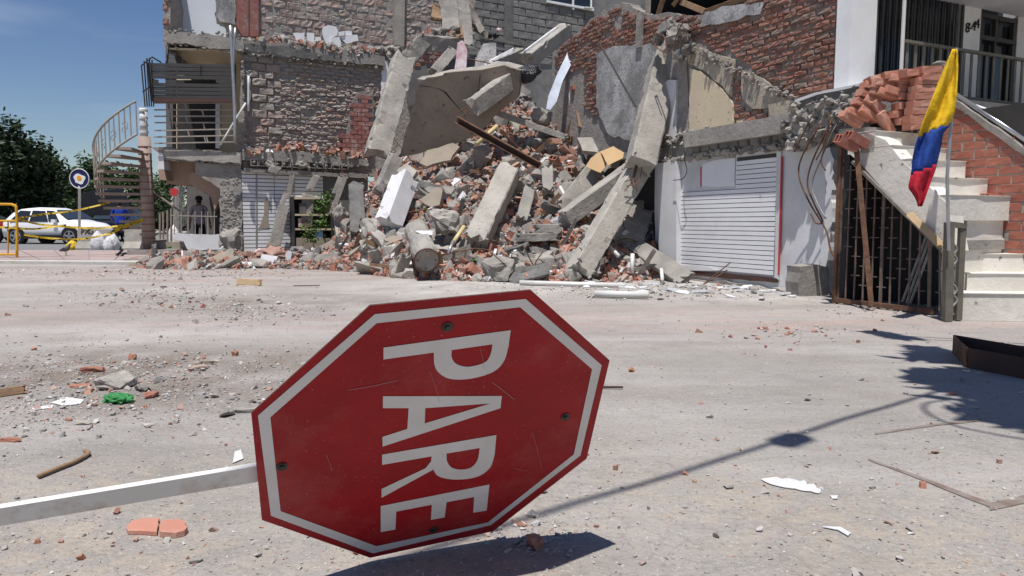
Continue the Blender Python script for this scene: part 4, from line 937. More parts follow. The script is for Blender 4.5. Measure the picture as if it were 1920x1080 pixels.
for i, (x, k) in enumerate([(348, 0), (380, 1), (350, 2), (382, 3), (353, 4), (384, 5), (388, 5), (412, 4), (412, 2), (318, 1), (330, 3)]):
    y = (193, 206, 218, 230, 243, 255, 267)[k]; MB().bar(LF.px(x - 1, y, .32), LF.px(x + 2, y + 12, .32), .03, .03, up=(0, 1, 0)).build('rail_spacer', 'rail_beige', br)
cg = empty('balcony_side_grille', LF.px(280, 200, .4), 'bent dark side grille sticking out beyond the crooked shutter', 'grille')
for k in range(5):
    t = k / 4; MB().tube([LF.px(265 + t * 20, 122 - 14 * math.sin(t * 2.4), .9 - t * .6), LF.px(272 + t * 16, 200, .9 - t * .6)], .018, 6).build('grille_bar', 'metal_dark', cg)
MB().tube([LF.px(x, y, o) for x, y, o in ((265, 123, .9), (285, 107, .3), (302, 117, -.2))], .02, 6).build('grille_rail', 'metal_dark', cg)
MB().tube([LF.px(x, y, o) for x, y, o in ((268, 172, .9), (284, 160, .3))], .018, 6).build('grille_rail', 'metal_dark', cg)
for k, (pts, m, l) in enumerate([([(432, 48), (436, 120), (440, 200), (441, 268)], 'galvanised', 'thick grey conduit running down the torn building corner'), ([(441, 52), (438, 130), (443, 270)], 'galvanised', 'thin grey conduit beside the thick one on the torn corner'), ([(461, 193), (413, 272)], 'pvc_white', 'white pipe slanting across the end of the balcony railing'), ([(466, 142), (466, 208)], 'plaster_white', 'short pale pipe standing on the torn wall edge')]):
    MB().tube(smooth_path([LF.px(x, y, .6) for x, y in pts], 4), .05 if k == 0 else .03, 8).build('conduit_pipe', m, None, smooth=True, label=l, cat='pipe', group='pipes on torn building corner')
# boulder at pillar foot
vs, fs = rough_rock(31, (.66, .6, .8), 3, .14, .5); p = W(433, 452, 19.7); p.z = .40; MB().add([v + p for v in vs], fs).build('concrete_boulder', 'concrete', None, label='knobbly concrete boulder at the foot of the rough grey pillar', cat='boulder')

# ================================================================ FAR BLOCK BUILDING behind the gap
o_ = W(880, 417, 27.5); BF = Plane((o_.x, o_.y), (.87, .49))
fb = empty('far_block_building', G(1000, 455), 'soot streaked grey block building with white framed window behind the gap', 'building')
fw = sheet(BF, [(858, -120), (1330, -120), (1330, 420), (858, 420)], 0, .3, 'block_grey', 'wall', fb, amp=0, step=9)
brickwork(BF, [[(870, -20), (960, -20), (1130, 30), (1130, 120), (870, 110)]], .62, .29, .1, .02, 'block_grey', fw, off=.04, rough=.006, jit=.004, name='block', n_ind=300)
strip(BF, [(946, -60), (962, -60), (962, 130), (946, 130)], .08, .2, 'concrete_dark', 'wall_column', fb)
strip(BF, [(900, 62), (1120, 102), (1120, 112), (900, 72)], .09, .2, 'concrete_dark', 'ring_beam', fb)
strip(BF, [(1030, -60), (1112, -60), (1112, 18), (1030, 3)], .06, .1, 'glass_dark', 'window_pane', fb)
strip(BF, [(1026, 0), (1114, 16), (1114, 20), (1026, 4)], .12, .1, 'plaster_bright', 'window_frame', fb)
for x in (1074, 1108): strip(BF, [(x, -60), (x + 2.5, -60), (x + 2.5, 18), (x, 17)], .11, .1, 'plaster_bright', 'window_frame', fb)
strip(BF, [(1098, 12), (1114, 14), (1114, 16), (1098, 14)], .35, .3, 'plaster_bright', 'window_sill', fb)

# ================================================================ SPIRAL STAIR
sc = Vector((W(278, 417, 20.6).x, 20.6, 0))
sp = empty('spiral_staircase', sc, 'weathered beige steel spiral staircase with scrolled railing beside the torn building', 'staircase')
MB().tube([sc, sc + Vector((0, 0, 3.4))], .17, 20).build('centre_column', 'stair_paint', sp, smooth=True)
MB().tube([sc + Vector((0, 0, 3.4)), sc + Vector((0, 0, 4.2))], .10, 14).build('upper_column', 'plaster_white', sp, smooth=True)
for k in range(15): MB().tube([sc + Vector((0, 0, .3 + k * .2)), sc + Vector((0, 0, .33 + k * .2))], .178, 20).build('collar', 'stair_band', sp)
for k in range(4): MB().tube([sc + Vector((0, 0, 3.5 + k * .2)), sc + Vector((0, 0, 3.56 + k * .2))], .12, 14).build('collar', 'plaster_white', sp)
Rs = 1.28
def sang(z): return R(207 + (z - 2.0) * 66)
def spt(r, z, dz=0, da=0): a = sang(z) + da; return sc + Vector((r * math.cos(a), r * math.sin(a), z + dz))
for k in range(15):
    z = .25 + k * .195; w = R(11)
    a0, a1 = sang(z) - w, sang(z) + w
    P = [sc + Vector((.15 * math.cos(a0), .15 * math.sin(a0), z)), sc + Vector((Rs * math.cos(a0), Rs * math.sin(a0), z)), sc + Vector((Rs * math.cos((a0 + a1) / 2) * 1.02, Rs * math.sin((a0 + a1) / 2) * 1.02, z)), sc + Vector((Rs * math.cos(a1), Rs * math.sin(a1), z)), sc + Vector((.15 * math.cos(a1), .15 * math.sin(a1), z))]
    MB().prism(P, (0, 0, -.07)).build('tread', 'stair_paint', sp)
zs_ = np.linspace(1.55, 3.25, 44)
for dz, r_ in ((.95, .028), (.08, .03)): MB().tube([spt(Rs, z, dz) for z in zs_], r_, 8).build('handrail' if dz > .5 else 'stringer', 'rail_beige', sp, smooth=True)
for k in range(18):
    z = 1.55 + k * .1
    MB().tube([spt(Rs, z, .06), spt(Rs, z, .94)], .016, 6).build('baluster', 'rail_beige', sp)
for k in range(6):
    z = 1.9 + k * .22; pts = [spt(Rs, z + .05 + .05 * math.cos(t), .35 + .09 * math.sin(t) + .02 * t) for t in np.linspace(0, 9, 22)]
    MB().tube(pts, .010, 5).build('scroll', 'rail_beige', sp)
MB().obox(sc + Vector((-.25, -.75, 0)), (1.25, .15, 0), (-.1, 1.2, 0), (0, 0, .2)).build('plinth', 'concrete', sp)
MB().obox(sc + Vector((.1, .2, .2)), (1.3, .1, 0), (0, .5, 0), (0, 0, .2)).build('bottom_step', 'concrete_tan', sp)
MB().prism([LF.px(x, y, .2) for x, y in [(284, 276), (312, 276), (312, 286), (296, 286)]], -LF.n * .8).build('top_landing', 'stair_paint', sp)
MB().tube([LF.px(290, 362, -.6), LF.px(345, 402, -.8)], .03, 8).build('lower_handrail', 'rail_beige', sp)

# ================================================================ FAR LEFT STREET
# trees
def tree(px, top, base, d, wpx, mt, label, seed, n=3400, ls=.17):
    b = W(px, 417, d); b.z = 0; ztop = W(px, top, d).z; zb = W(px, base, d).z; rad = wpx / 2 / F * d
    t = empty('street_tree', b, label, 'tree', 'trees along the far street'); rr = random.Random(seed)
    MB().tube(smooth_path([b, b + Vector((.1, 0, zb * .5)), b + Vector((-.1, .1, zb + (ztop - zb) * .5))], 3), [.28, .27, .26, .24, .22, .18, .1], 8).build('trunk', 'bark', t)
    cl = []
    for k in range(26):
        a = rr.uniform(0, 6.283); h = rr.random(); prof = math.sin(math.pi * min(1, max(.08, h * .85 + .12))) ** .7
        r_ = rad * prof * math.sqrt(rr.random()) * .85
        cl.append(Vector((b.x + r_ * math.cos(a), b.y + r_ * math.sin(a), zb + (ztop - zb) * (h * .88 + .04))))
    lm = MB()
    for c in cl: lm.tube([Vector((b.x, b.y, max(zb * .7, c.z - rad * .7))), c], [.06, .015], 4)
    lm.build('limb', 'bark', t)
    mb = MB()
    for k, c in enumerate(cl): leaves(mb, c, n // 26, (rad * .42, rad * .42, (ztop - zb) * .17), ls, seed * 50 + k)
    mb.build('crown', mt, t)
tree(5, 232, 415, 44, 165, 'leaf_dark', 'large dark tree towering behind the white car at left edge', 1, 6500, .2)
tree(78, 280, 420, 47, 105, 'leaf_dark', 'dark rounded tree right of the tallest one', 2, 4500, .2)
tree(140, 328, 420, 60, 90, 'leaf_mid', 'mid green tree behind the round egg sign', 3, 3200, .22)
tree(185, 295, 420, 66, 110, 'leaf_mid', 'paler tree seen behind the spiral stair railing', 4, 3200, .24)
tree(250, 320, 425, 58, 130, 'leaf_mid', 'tree behind the spiral stair treads', 5, 3000, .22)
tree(320, 335, 428, 64, 120, 'leaf_dark', 'far tree glimpsed between spiral stair and porch', 6, 2600, .22)
tree(-60, 290, 420, 50, 140, 'leaf_dark', 'dark tree cut by the left picture edge', 7, 2500, .22)
# far low buildings under the trees
fbz = empty('far_low_house', W(110, 417, 75), 'pale low house in the shade of the far trees', 'house')
a = W(-200, 417, 78); a.z = 0; MB().obox(a, (30, 0, 0), (0, 6, 0), (0, 0, 2.6)).build('wall', 'plaster_cream_dirty', fbz); MB().prism([a + Vector((-.4, -.4, 2.6)), a + Vector((30.4, -.4, 2.6)), a + Vector((30.4, 3, 3.8)), a + Vector((-.4, 3, 3.8))], (0, .0, .12)).build('roof', 'brick_rough', fbz)
for k in range(7): MB().obox(a + Vector((1.5 + k * 4.1, -.03, .9)), (1.4, 0, 0), (0, .05, 0), (0, 0, 1.1)).build('window', 'glass_dark', fbz)

def car(name, label, cat, origin, rz, L_, Wd, Hh, paint, group=None):
    t = empty(name, origin, label, cat, group); Rm = Matrix.Rotation(rz, 3, 'Z'); o = Vector(origin)
    X = lambda x, y, z: o + Rm @ Vector((x, y, z))
    # stations: x, zb, zbelt, ztop, halfwidth at belt, halfwidth at top
    st_ = [(-L_ / 2, .38, .78, .80, .70, .66), (-L_ / 2 + .12, .30, .92, 1.02, .84, .72), (-L_ / 2 + .55, .26, .98, Hh - .22, .90, .66), (-L_ / 2 + 1.0, .24, .97, Hh - .05, .92, .66), (-L_ / 2 + 1.7, .24, .96, Hh, .92, .67), (-L_ / 2 + 2.3, .24, .95, Hh - .02, .92, .67), (-L_ / 2 + 2.75, .24, .95, Hh - .16, .92, .66), (-L_ / 2 + 3.25, .24, .97, 1.12, .92, .74), (-L_ / 2 + 3.5, .25, .95, 1.02, .91, .80), (-L_ / 2 + 4.0, .27, .86, .94, .88, .78), (L_ / 2 - .12, .30, .72, .80, .80, .70), (L_ / 2, .38, .60, .66, .66, .60)]
    vs = []; fs = []; sc_ = Wd / 1.84
    for (x, zb, zl, zt_, wb, wt) in st_:
        for (y, z) in ((-wb * .92, zb), (-wb, (zb + zl) * .5), (-wb * .985, zl), (-wt, zt_ - .02), (-wt * .6, zt_ + .015), (wt * .6, zt_ + .015), (wt, zt_ - .02), (wb * .985, zl), (wb, (zb + zl) * .5), (wb * .92, zb)): vs.append(X(x, y * sc_, z))
    n_ = 10
    for i in range(len(st_) - 1):
        for k in range(n_): fs.append((i * n_ + k, (i + 1) * n_ + k, (i + 1) * n_ + (k + 1) % n_, i * n_ + (k + 1) % n_))
    fs += [tuple(range(n_)), tuple(range(len(vs) - 1, len(vs) - n_ - 1, -1))]
    MB().add(vs, fs).build('body', paint, t, smooth=True)
    sg = lambda i, s_: (st_[i][0], s_)
    for s_ in (-1, 1):
        for (x0, x1, x2, x3) in ((-1.65, -.75, -.70, -1.25), (-.66, .25, -.0, -.62), (.30, .80, .42, .06)):
            wl, wt = .915 * sc_, .69 * sc_
            P = [X(x0, s_ * (wl + .005), 1.0), X(x1, s_ * (wl + .005), .99), X(x2, s_ * (wt + .03), Hh - .15), X(x3, s_ * (wt + .03), Hh - .13)]
            MB().prism(P, Rm @ Vector((0, -s_ * .04, 0))).build('side_window', 'glass_dark', t)
        MB().box(X(.62, s_ * (.98 * sc_), 1.02), (.2, .12, .14), Rm).build('mirror', paint, t)
        MB().box(X(L_ / 2 - .22, s_ * .68 * sc_, .70), (.34, .26, .12), Rm).build('headlight', 'glass_clear', t)
        MB().box(X(-L_ / 2 + .10, s_ * .74 * sc_, .88), (.16, .22, .2), Rm).build('tail_light', 'lamp_red', t)
        MB().box(X(0, s_ * .915 * sc_, .32), (L_ * .52, .06, .16), Rm).build('sill_trim', 'tyre', t)
        for x in (-L_ / 2 + .88, L_ / 2 - .92):
            for k in range(1):
                MB().tube([X(x, s_ * .70 * sc_, .36), X(x, s_ * .935 * sc_, .36)], .425, 22).build('wheel_arch', 'black', t)
            w_ = MB().tube([X(x, s_ * .72 * sc_, .33), X(x, s_ * .96 * sc_, .33)], .35, 22).build('wheel', 'tyre', t)
            rim = MB()
            for q in range(5):
                a_ = q * 2 * math.pi / 5 + .3; rim.bar(X(x, s_ * .967 * sc_, .33), X(x + .24 * math.cos(a_), s_ * .967 * sc_, .33 + .24 * math.sin(a_)), .07, .02, up=Rm @ Vector((0, 1, 0)))
            rim.tube([X(x + .25 * math.cos(a_), s_ * .965 * sc_, .33 + .25 * math.sin(a_)) for a_ in np.linspace(0, 2 * math.pi, 18)[:-1]], .018, 5, closed=True); rim.build('rim', 'rim', w_)
    zt2 = Hh - .15
    MB().prism([X(.52, -.68 * sc_, Hh - .13), X(.52, .68 * sc_, Hh - .13), X(1.12, .78 * sc_, 1.10), X(1.12, -.78 * sc_, 1.10)], Rm @ Vector((.03, 0, .03))).build('windscreen', 'glass_sky', t)
    MB().prism([X(-L_ / 2 + .16, -.68 * sc_, 1.04), X(-L_ / 2 + .16, .68 * sc_, 1.04), X(-L_ / 2 + .56, .60 * sc_, Hh - .22), X(-L_ / 2 + .56, -.60 * sc_, Hh - .22)], Rm @ Vector((-.03, 0, .02))).build('rear_window', 'glass_dark', t)
    MB().box(X(L_ / 2 - .02, 0, .5), (.06, 1.1 * sc_, .22), Rm).build('grille', 'black', t)
    return t
g = G(112, 457); car('parked_car', 'white parked sport utility car behind the caution tape', 'car', (g.x, g.y, .01), R(-8), 4.45, 1.85, 1.62, 'car_white')
g = G(185, 452); car('parked_car', 'dark vehicle facing the street beneath the black tarpaulin', 'car', (g.x + .2, g.y + 1.5, .01), R(-80), 4.6, 1.9, 1.72, 'car_dark')
g = G(-14, 455); car('parked_car', 'dark car cut by the left picture edge behind the yellow barrier', 'car', (g.x - .8, g.y, .01), R(5), 4.4, 1.85, 1.5, 'car_dark')
tp = MB(); d = 35.0
tp.prism([W(x, y, d) for x, y in [(143, 404), (146, 366), (165, 358), (196, 357), (216, 398), (222, 404)]], (0, 1.6, .15)); tp.build('black_tarpaulin', 'tarp', None, label='big black tarpaulin hood standing over the dark vehicle', cat='tarpaulin')
# egg sign
es = empty('egg_sign', G(149, 462), 'round navy sign with fried egg on a thin white pole', 'sign')
d = 25.0; c = W(149, 335, d)
MB().tube([G(149, 462), W(149, 350, d)], .045, 8).build('pole', 'post_white', es)
MB().disc(c, (0, 1, 0), .335, 36, 0, .08).build('disc', 'navy', es)
MB().tube([c + Vector((.335 * math.cos(a), -.005, .335 * math.sin(a))) for a in np.linspace(0, 6.2832, 40)[:-1]], .014, 6, closed=True).build('rim', 'egg_white', es)
eg = [c + Vector(((.19 + .022 * math.sin(3 * a + .6) + .012 * math.sin(5 * a)) * math.cos(a), -.012, (.185 + .02 * math.cos(2 * a + 1) + .012 * math.sin(4 * a)) * math.sin(a) - .01)) for a in np.linspace(0, 6.2832, 40)[:-1]]
MB().prism(eg, (0, .008, 0)).build('egg_white', 'egg_white', es)
MB().disc(c + Vector((.0, -.022, .02)), (0, 1, 0), .082, 24, 0, .008).build('egg_yolk', 'egg_yolk', es)
# jersey barriers with graffiti
for k, (x0, x1, d, l) in enumerate([(148, 218, 24.6, 'pale concrete road barrier with black spray letters left of the worker'), (236, 268, 24.4, 'pale concrete road barrier between the worker and the spiral stair')]):
    a, b = W(x0, 430, d), W(x1, 430, d); zt_ = a.z; a.z = b.z = 0
    prof = [(-.28, 0), (-.28, .1), (-.13, .32), (-.09, zt_), (.09, zt_), (.13, .32), (.28, .1), (.28, 0)]
    mb = MB(); mb.prism([a + Vector((0, y, z)) for y, z in prof], b - a); o = mb.build('road_barrier', 'concrete_pale', None, label=l, cat='barrier', group='concrete road barriers')
    if k == 0:
        ux = (b - a).normalized()
        for ch, px in (('P', 151), ('X', 158), ('G', 166)):
            me = text_mesh(ch, .26, .003); me.name = 'sprayed_letter'; me.materials.append(M['black'])
            p = W(px, 439, d - .12); m3 = Matrix((ux, Vector((0, .12, 1)).normalized(), ux.cross(Vector((0, .12, 1))).normalized())).transposed() @ Euler((0, 0, random.uniform(-.2, .2))).to_matrix()
            inst('sprayed_letter', me, Matrix.Translation(p) @ m3.to_4x4(), o)
# sacks
def sack(px, py, d, w, h, m, label, seed, group):
    p = G(px, py); p.y = d; p.x = W(px, 417, d).x; bm = bmesh.new(); bmesh.ops.create_icosphere(bm, subdivisions=3, radius=1)
    for v in bm.verts:
        x, y, z = v.co; s = .92 - .5 * max(0, z) ** 2.2
        nn = noise.noise(v.co * 2.2 + Vector((seed * 3, 0, 0))) * .22 + noise.noise(v.co * 6 + Vector((0, seed, 0))) * .10
        v.co = Vector((x * w / 2 * s * (1 + nn), y * w / 2.4 * s * (1 + nn), (max(z, -.72) + .72) / 1.72 * h * (1 + nn * .5)))
    vs = [v.co + Vector((p.x, p.y, 0)) for v in bm.verts]; bm.verts.index_update(); fs = [tuple(v.index for v in f.verts) for f in bm.faces]; bm.free()
    MB().add(vs, fs).build('debris_sack', m, None, True, label, 'sack', group)
sack(181, 464, 23.9, .52, .68, 'bag_white', 'tallest white debris sack leaning on the sprayed barrier', 1, 'debris sacks at barrier')
sack(201, 464, 23.8, .36, .50, 'bag_white', 'small white debris sack between two larger sacks', 2, 'debris sacks at barrier')
sack(210, 464, 24.0, .46, .64, 'bag_white', 'white debris sack right behind the worker legs', 3, 'debris sacks at barrier')
sack(133, 463, 24.5, .44, .36, 'bag_yellow', 'bulging yellow sack on the road before the white car', 4, 'debris sacks at barrier')
sack(325, 462, 22.6, .5, .9, 'bag_white', 'pale sack glimpsed behind the porch railing bars', 5, 'debris sacks at barrier')
# pigeon on the pavement
bp = G(124, 484) + Vector((0, 0, .066)); pg = empty('pigeon', bp, 'dark grey pigeon standing on the pink pavement before the tape', 'bird')
MB().tube([bp + Vector(v) for v in ((-.17, 0, .13), (-.10, 0, .15), (-.04, 0, .17), (.03, 0, .19), (.08, 0, .23), (.10, 0, .28), (.125, 0, .305), (.15, 0, .30), (.175, 0, .29))], [.012, .035, .062, .068, .05, .032, .034, .022, .005], 10).build('body', 'concrete_dark', pg, smooth=True)
for y in (-.025, .025): MB().tube([bp + Vector((0, y, .13)), bp + Vector((.005, y, .005)), bp + Vector((.04, y, .003))], .006, 5).build('leg', 'brick_new', pg)
for y in (-1, 1): MB().prism([bp + Vector((.05, y * .058, .21)), bp + Vector((-.04, y * .072, .20)), bp + Vector((-.16, y * .03, .15)), bp + Vector((-.03, y * .068, .14))], (0, y * .008, 0)).build('wing', 'metal_dark', pg)
# yellow crowd barrier
yb = empty('yellow_barrier', G(10, 488), 'yellow tubular steel crowd barrier cut by the left picture edge', 'barrier')
d = 18.3; zz = lambda y: W(20, y, d).z
YB = lambda x, y: W(x, y, d)
MB().tube(smooth_path([YB(-90, 383), YB(10, 383), YB(25, 385), YB(31, 396), YB(32, 486)], 5), .032, 8).build('frame_tube', 'yellow_paint', yb, smooth=True)
for y in (414, 477): MB().tube([YB(-90, y), YB(32, y)], .026, 8).build('rail', 'yellow_paint', yb)
for x in (-60, -38, -12, 15): MB().tube([YB(x, 414), YB(x, 477)], .02, 8).build('upright', 'yellow_paint', yb)
MB().bar(YB(32, 487) - Vector((0, .3, 0)), YB(32, 487) + Vector((0, .3, 0)), .05, .03).build('foot', 'metal_dark', yb)
# caution tape
def tape(pts, l, wd=.048):
    P = smooth_path([W(*p) for p in pts], 8); mb = MB()
    for i, p in enumerate(P):
        tw = .5 + .5 * math.sin(i * .7); mb.v += [tuple(p + Vector((0, .02 * tw, wd / 2))), tuple(p - Vector((0, .02 * tw, wd / 2)))]
    for i in range(len(P) - 1): mb.f.append((2 * i, 2 * i + 2, 2 * i + 3, 2 * i + 1)); mb.m.append(0)
    o = mb.build('caution_tape', 'tape_yellow', None, label=l, cat='tape', group='yellow caution tapes'); so = o.modifiers.new('s', 'SOLIDIFY'); so.thickness = .004
tape([(32, 409, 18.3), (80, 402, 19), (140, 395, 19.6), (206, 380, 20.2)], 'yellow caution tape rising from barrier to upper stair treads')
tape([(32, 410, 18.3), (70, 420, 18.9), (120, 425, 19.3), (180, 428, 19.8), (230, 422, 20), (268, 413, 20.3)], 'yellow caution tape sagging across middle of the white car')
tape([(45, 440, 18.6), (85, 446, 19), (130, 449, 19.3), (170, 446, 19.7), (215, 434, 20), (262, 414, 20.3)], 'lowest yellow caution tape sagging before the sacks')
tape([(-40, 423, 18.3), (30, 428, 18.3), (70, 429, 18.8), (124, 422, 19.2)], 'yellow caution tape through the yellow barrier bars')
tape([(204, 440, 19.9), (220, 430, 20), (246, 420, 20.2), (268, 412, 20.35)], 'bunched yellow caution tape knotted to the spiral stair', .12)
# far signs and utility post behind the stair
u = empty('utility_post', G(333, 452), 'concrete utility post with wires behind the porch', 'post'); MB().tube([W(334, 470, 30) * 1, W(334, 350, 30)], .16, 10).build('shaft', 'concrete', u)
for k in range(4): MB().tube(smooth_path([W(338 + k * 3, 352, 29.6), W(341 + 4 * math.sin(k * 2), 380, 29.6), W(345 + k * 4, 420, 29.6)], 5), .03, 5).build('cable', 'concrete_dark', u)
rs = empty('red_disc_sign', W(326, 360, 26), 'faded red round sign seen behind the spiral stair', 'sign'); MB().disc(W(326, 360, 26), (0, 1, 0), .15, 24, 0, .03).build('disc', 'red_paint', rs); MB().tube([W(326, 362, 26.1), W(326, 455, 26.1)], .03, 6).build('pole', 'galvanised', rs)
for k, x in enumerate((300, 306, 314, 321)): MB().tube([W(x, 455 + (k % 2) * 3, 21.8), W(x, 400 - k * 3, 21.8)], .03, 6).build('thin_post', 'rail_beige', None, label=['leftmost', 'second', 'third', 'fourth'][k] + ' thin beige post right of the spiral stair column', cat='post', group='thin posts by spiral stair')
ws = empty('shop_sign_box', LF.px(302, 300, .1), 'white sign box fixed under the balcony slab by the spiral stair', 'sign'); MB().prism([LF.px(x, y, .2) for x, y in [(295, 285), (306, 287), (308, 318), (296, 317)]], -LF.n * .5).build('face', 'plaster_white', ws); MB().prism([LF.px(x, y, .2) for x, y in [(296, 318), (308, 319), (312, 338), (299, 337)]], -LF.n * .5).build('bottom', 'brown_soffit', ws)

# ---------------------------------------------------------------- people (skin-modifier bodies)
def person(name, label, joints, edges, radii, regions, mats, root=0):
    me = bpy.data.meshes.new('sk'); me.from_pydata([tuple(j) for j in joints], edges, []); o = bpy.data.objects.new('sk', me); col.objects.link(o)
    o.modifiers.new('k', 'SKIN'); sv = me.skin_vertices[0].data
    for i, r_ in enumerate(radii): sv[i].radius = (r_, r_ * .8) if not isinstance(r_, tuple) else r_; sv[i].use_root = (i == root)
    sb = o.modifiers.new('s', 'SUBSURF'); sb.levels = 2; sb.render_levels = 2
    dg = bpy.context.evaluated_depsgraph_get(); m2 = bpy.data.meshes.new_from_object(o.evaluated_get(dg)); bpy.data.objects.remove(o)
    m2.name = 'body'; m2.materials.clear()
    for m_ in mats: m2.materials.append(M[m_])
    for p in m2.polygons: p.material_index = regions(p.center); p.use_smooth = True
    return m2
def human(base, rz, label, shirt, trousers, capped, stripes, arms):
    t = empty('person', base, label, 'person')
    J = [(0, 0, .95), (0, 0, 1.12), (0, -.01, 1.32), (0, 0, 1.44), (0, .01, 1.51), (0, .03, 1.60), (0, .02, 1.70),
         (-.19, 0, 1.41), (.19, 0, 1.41), arms[0], arms[1], arms[2], arms[3], (-.10, 0, .90), (.10, 0, .90), (-.11, .02, .50), (.11, .04, .50), (-.12, -.03, .09), (.12, -.02, .09), (-.13, .14, .04), (.13, .15, .04)]
    E = [(0, 1), (1, 2), (2, 3), (3, 4), (4, 5), (5, 6), (3, 7), (3, 8), (7, 9), (8, 10), (9, 11), (10, 12), (0, 13), (0, 14), (13, 15), (14, 16), (15, 17), (16, 18), (17, 19), (18, 20)]
    rad = [(.17, .12), (.16, .115), (.19, .13), (.12, .09), .06, (.085, .10), (.075, .09), .075, .075, .055, .055, .04, .04, .10, .10, .075, .075, .055, .055, .05, .05]
    def reg(c):
        if c.z > 1.64 or (c.z > 1.54 and c.y < .02): return 3
        if c.z > 1.47: return 2
        if abs(c.x) > .24 and c.z < 1.12: return 2
        if c.z > .93: return 0
        if stripes and (.40 < c.z < .46 or .68 < c.z < .73): return 4
        if c.z < .10: return 3
        return 1
    me = person('body', label, J, E, rad, reg, [shirt, trousers, 'skin', 'hair', 'reflective'])
    o = inst('body', me, Matrix.Translation(base) @ Matrix.Rotation(rz, 4, 'Z'), t)
    # hands: palm with five fingers
    for s_, w_ in ((-1, J[11]), (1, J[12])):
        mb = MB(); w_ = Vector(w_); f_ = (w_ - Vector(J[9] if s_ < 0 else J[10])).normalized()
        mb.tube([w_, w_ + f_ * .09], [.03, .036], 8)
        for q in range(4): mb.tube([w_ + f_ * .085 + Vector((0, (q - 1.5) * .018, 0)), w_ + f_ * .14 + Vector((0, (q - 1.5) * .02, -.005)), w_ + f_ * (.165 - .008 * abs(q - 1.5)) + Vector((-s_ * .02, (q - 1.5) * .02, -.01))], .0085, 6)
        mb.tube([w_ + f_ * .03 + Vector((0, .03, 0)), w_ + f_ * .08 + Vector((0, .055, 0))], .010, 6)
        mt = Matrix.Translation(base) @ Matrix.Rotation(rz, 4, 'Z'); mb.v = [tuple(mt @ Vector(v)) for v in mb.v]; mb.build('hand', 'skin', t, smooth=True)
    if capped:
        mb = MB(); mt = Matrix.Translation(base) @ Matrix.Rotation(rz, 4, 'Z')
        mb.tube([mt @ Vector((0, .03, z)) for z in (1.645, 1.70, 1.75, 1.775)], [.105, .107, .085, .03], 14); mb.obox(mt @ Vector((-.07, .10, 1.65)), mt.to_3x3() @ Vector((.14, 0, 0)), mt.to_3x3() @ Vector((0, .1, -.01)), (0, 0, .015)); mb.build('cap', 'black', t, smooth=True)
    return t
human(G(228, 470), R(25), 'worker in blue shirt and dark striped trousers behind the spiral stair', 'shirt_blue', 'trousers', False, True, [(-.27, .04, 1.14), (.27, .06, 1.14), (-.22, .24, 1.02), (.22, .26, 1.04)])
p = G(374, 482); p.y = 21.6; p.x = W(374, 417, 21.6).x
human(p, R(10), 'person in mauve shirt and dark cap seen from behind in the porch', 'shirt_mauve', 'trousers', True, False, [(-.26, .02, 1.14), (.26, .02, 1.14), (-.30, .08, .90), (.28, .10, .90)])
# ================================================================ RUBBLE HEAP
cp = []
def gd(px, py): return G(px, py).y
for px, py in [(240, 506), (330, 508), (420, 506), (470, 505), (560, 507), (660, 512), (760, 526), (850, 530), (930, 532), (1010, 532), (1080, 532), (1160, 530), (1230, 526), (1300, 524)]:
    q = G(px, py); cp.append((q.x, q.y, -.06)); cp.append((q.x, q.y - 1.2, -.5))
for px, py, d in [(300, 480, 16.0), (360, 474, 16.4), (430, 476, 16.6), (500, 478, 16.4), (560, 470, 16.2), (620, 470, 16.0), (300, 470, 18), (430, 467, 18.4),
    (480, 470, 18.6), (560, 470, 18.5), (620, 466, 18.2), (560, 464, 20.5), (620, 462, 20.5), (640, 440, 17.6), (690, 470, 14.6), (700, 420, 15.6), (770, 470, 13.3), (790, 420, 14.0), (850, 480, 12.7), (860, 430, 13.5), (930, 480, 12.5), (930, 430, 13.2), (1000, 480, 12.4),
    (1000, 430, 13.1), (1080, 480, 12.3), (1090, 430, 13.0), (1150, 470, 12.6), (1170, 420, 13.4), (1230, 490, 12.6), (690, 360, 17.4), (740, 350, 16.2), (800, 360, 15.0), (900, 370, 14.3), (1000, 370, 14.1), (1090, 370, 14.0), (1160, 370, 14.4),
    (710, 330, 18.6), (730, 300, 18.2), (800, 300, 16.8), (900, 300, 15.8), (1000, 300, 15.6), (1090, 300, 15.2), (1170, 320, 15.2), (880, 250, 17.0), (960, 240, 16.8), (1040, 245, 16.4), (1120, 270, 16.0),
    (940, 190, 18.2), (1000, 190, 17.6), (1060, 200, 17.2), (900, 150, 19.4), (960, 135, 19.2), (1030, 140, 18.4), (840, 110, 20.6), (900, 95, 21.0), (960, 105, 20.6), (1040, 105, 19.6), (770, 230, 20.0), (750, 280, 19.4)]:
    q = W(px, py, d); cp.append((q.x, q.y, q.z))
for x, y, z in [(-2, 24, 4.8), (2, 24, 4.6), (-6, 23, .3), (-9, 20, .2), (-5, 22, .5), (4, 16, 1.0), (5, 22, 3)]: cp.append((x, y, z))
cp = np.array(cp); D = np.linalg.norm(cp[:, None, :2] - cp[None, :, :2], axis=2)
RW_ = np.linalg.solve(D + np.eye(len(cp)) * .05, cp[:, 2])
def hp(xy):
    xy = np.atleast_2d(xy); return np.linalg.norm(xy[:, None] - cp[None, :, :2], axis=2) @ RW_
gx = np.arange(-12.5, 4.6, .11); gy = np.arange(11.0, 24, .11); XX, YY = np.meshgrid(gx, gy)
Z = np.concatenate([hp(np.c_[XX.ravel()[i:i + 4000], YY.ravel()[i:i + 4000]]) for i in range(0, XX.size, 4000)])
for i, (x, y) in enumerate(zip(XX.ravel(), YY.ravel())):
    Z[i] += .10 * noise.noise(Vector((x * 2.2, y * 2.2, 0))) + .06 * noise.noise(Vector((x * 6, y * 6, 3)))
ZZ = Z.reshape(XX.shape)
LOW = .13
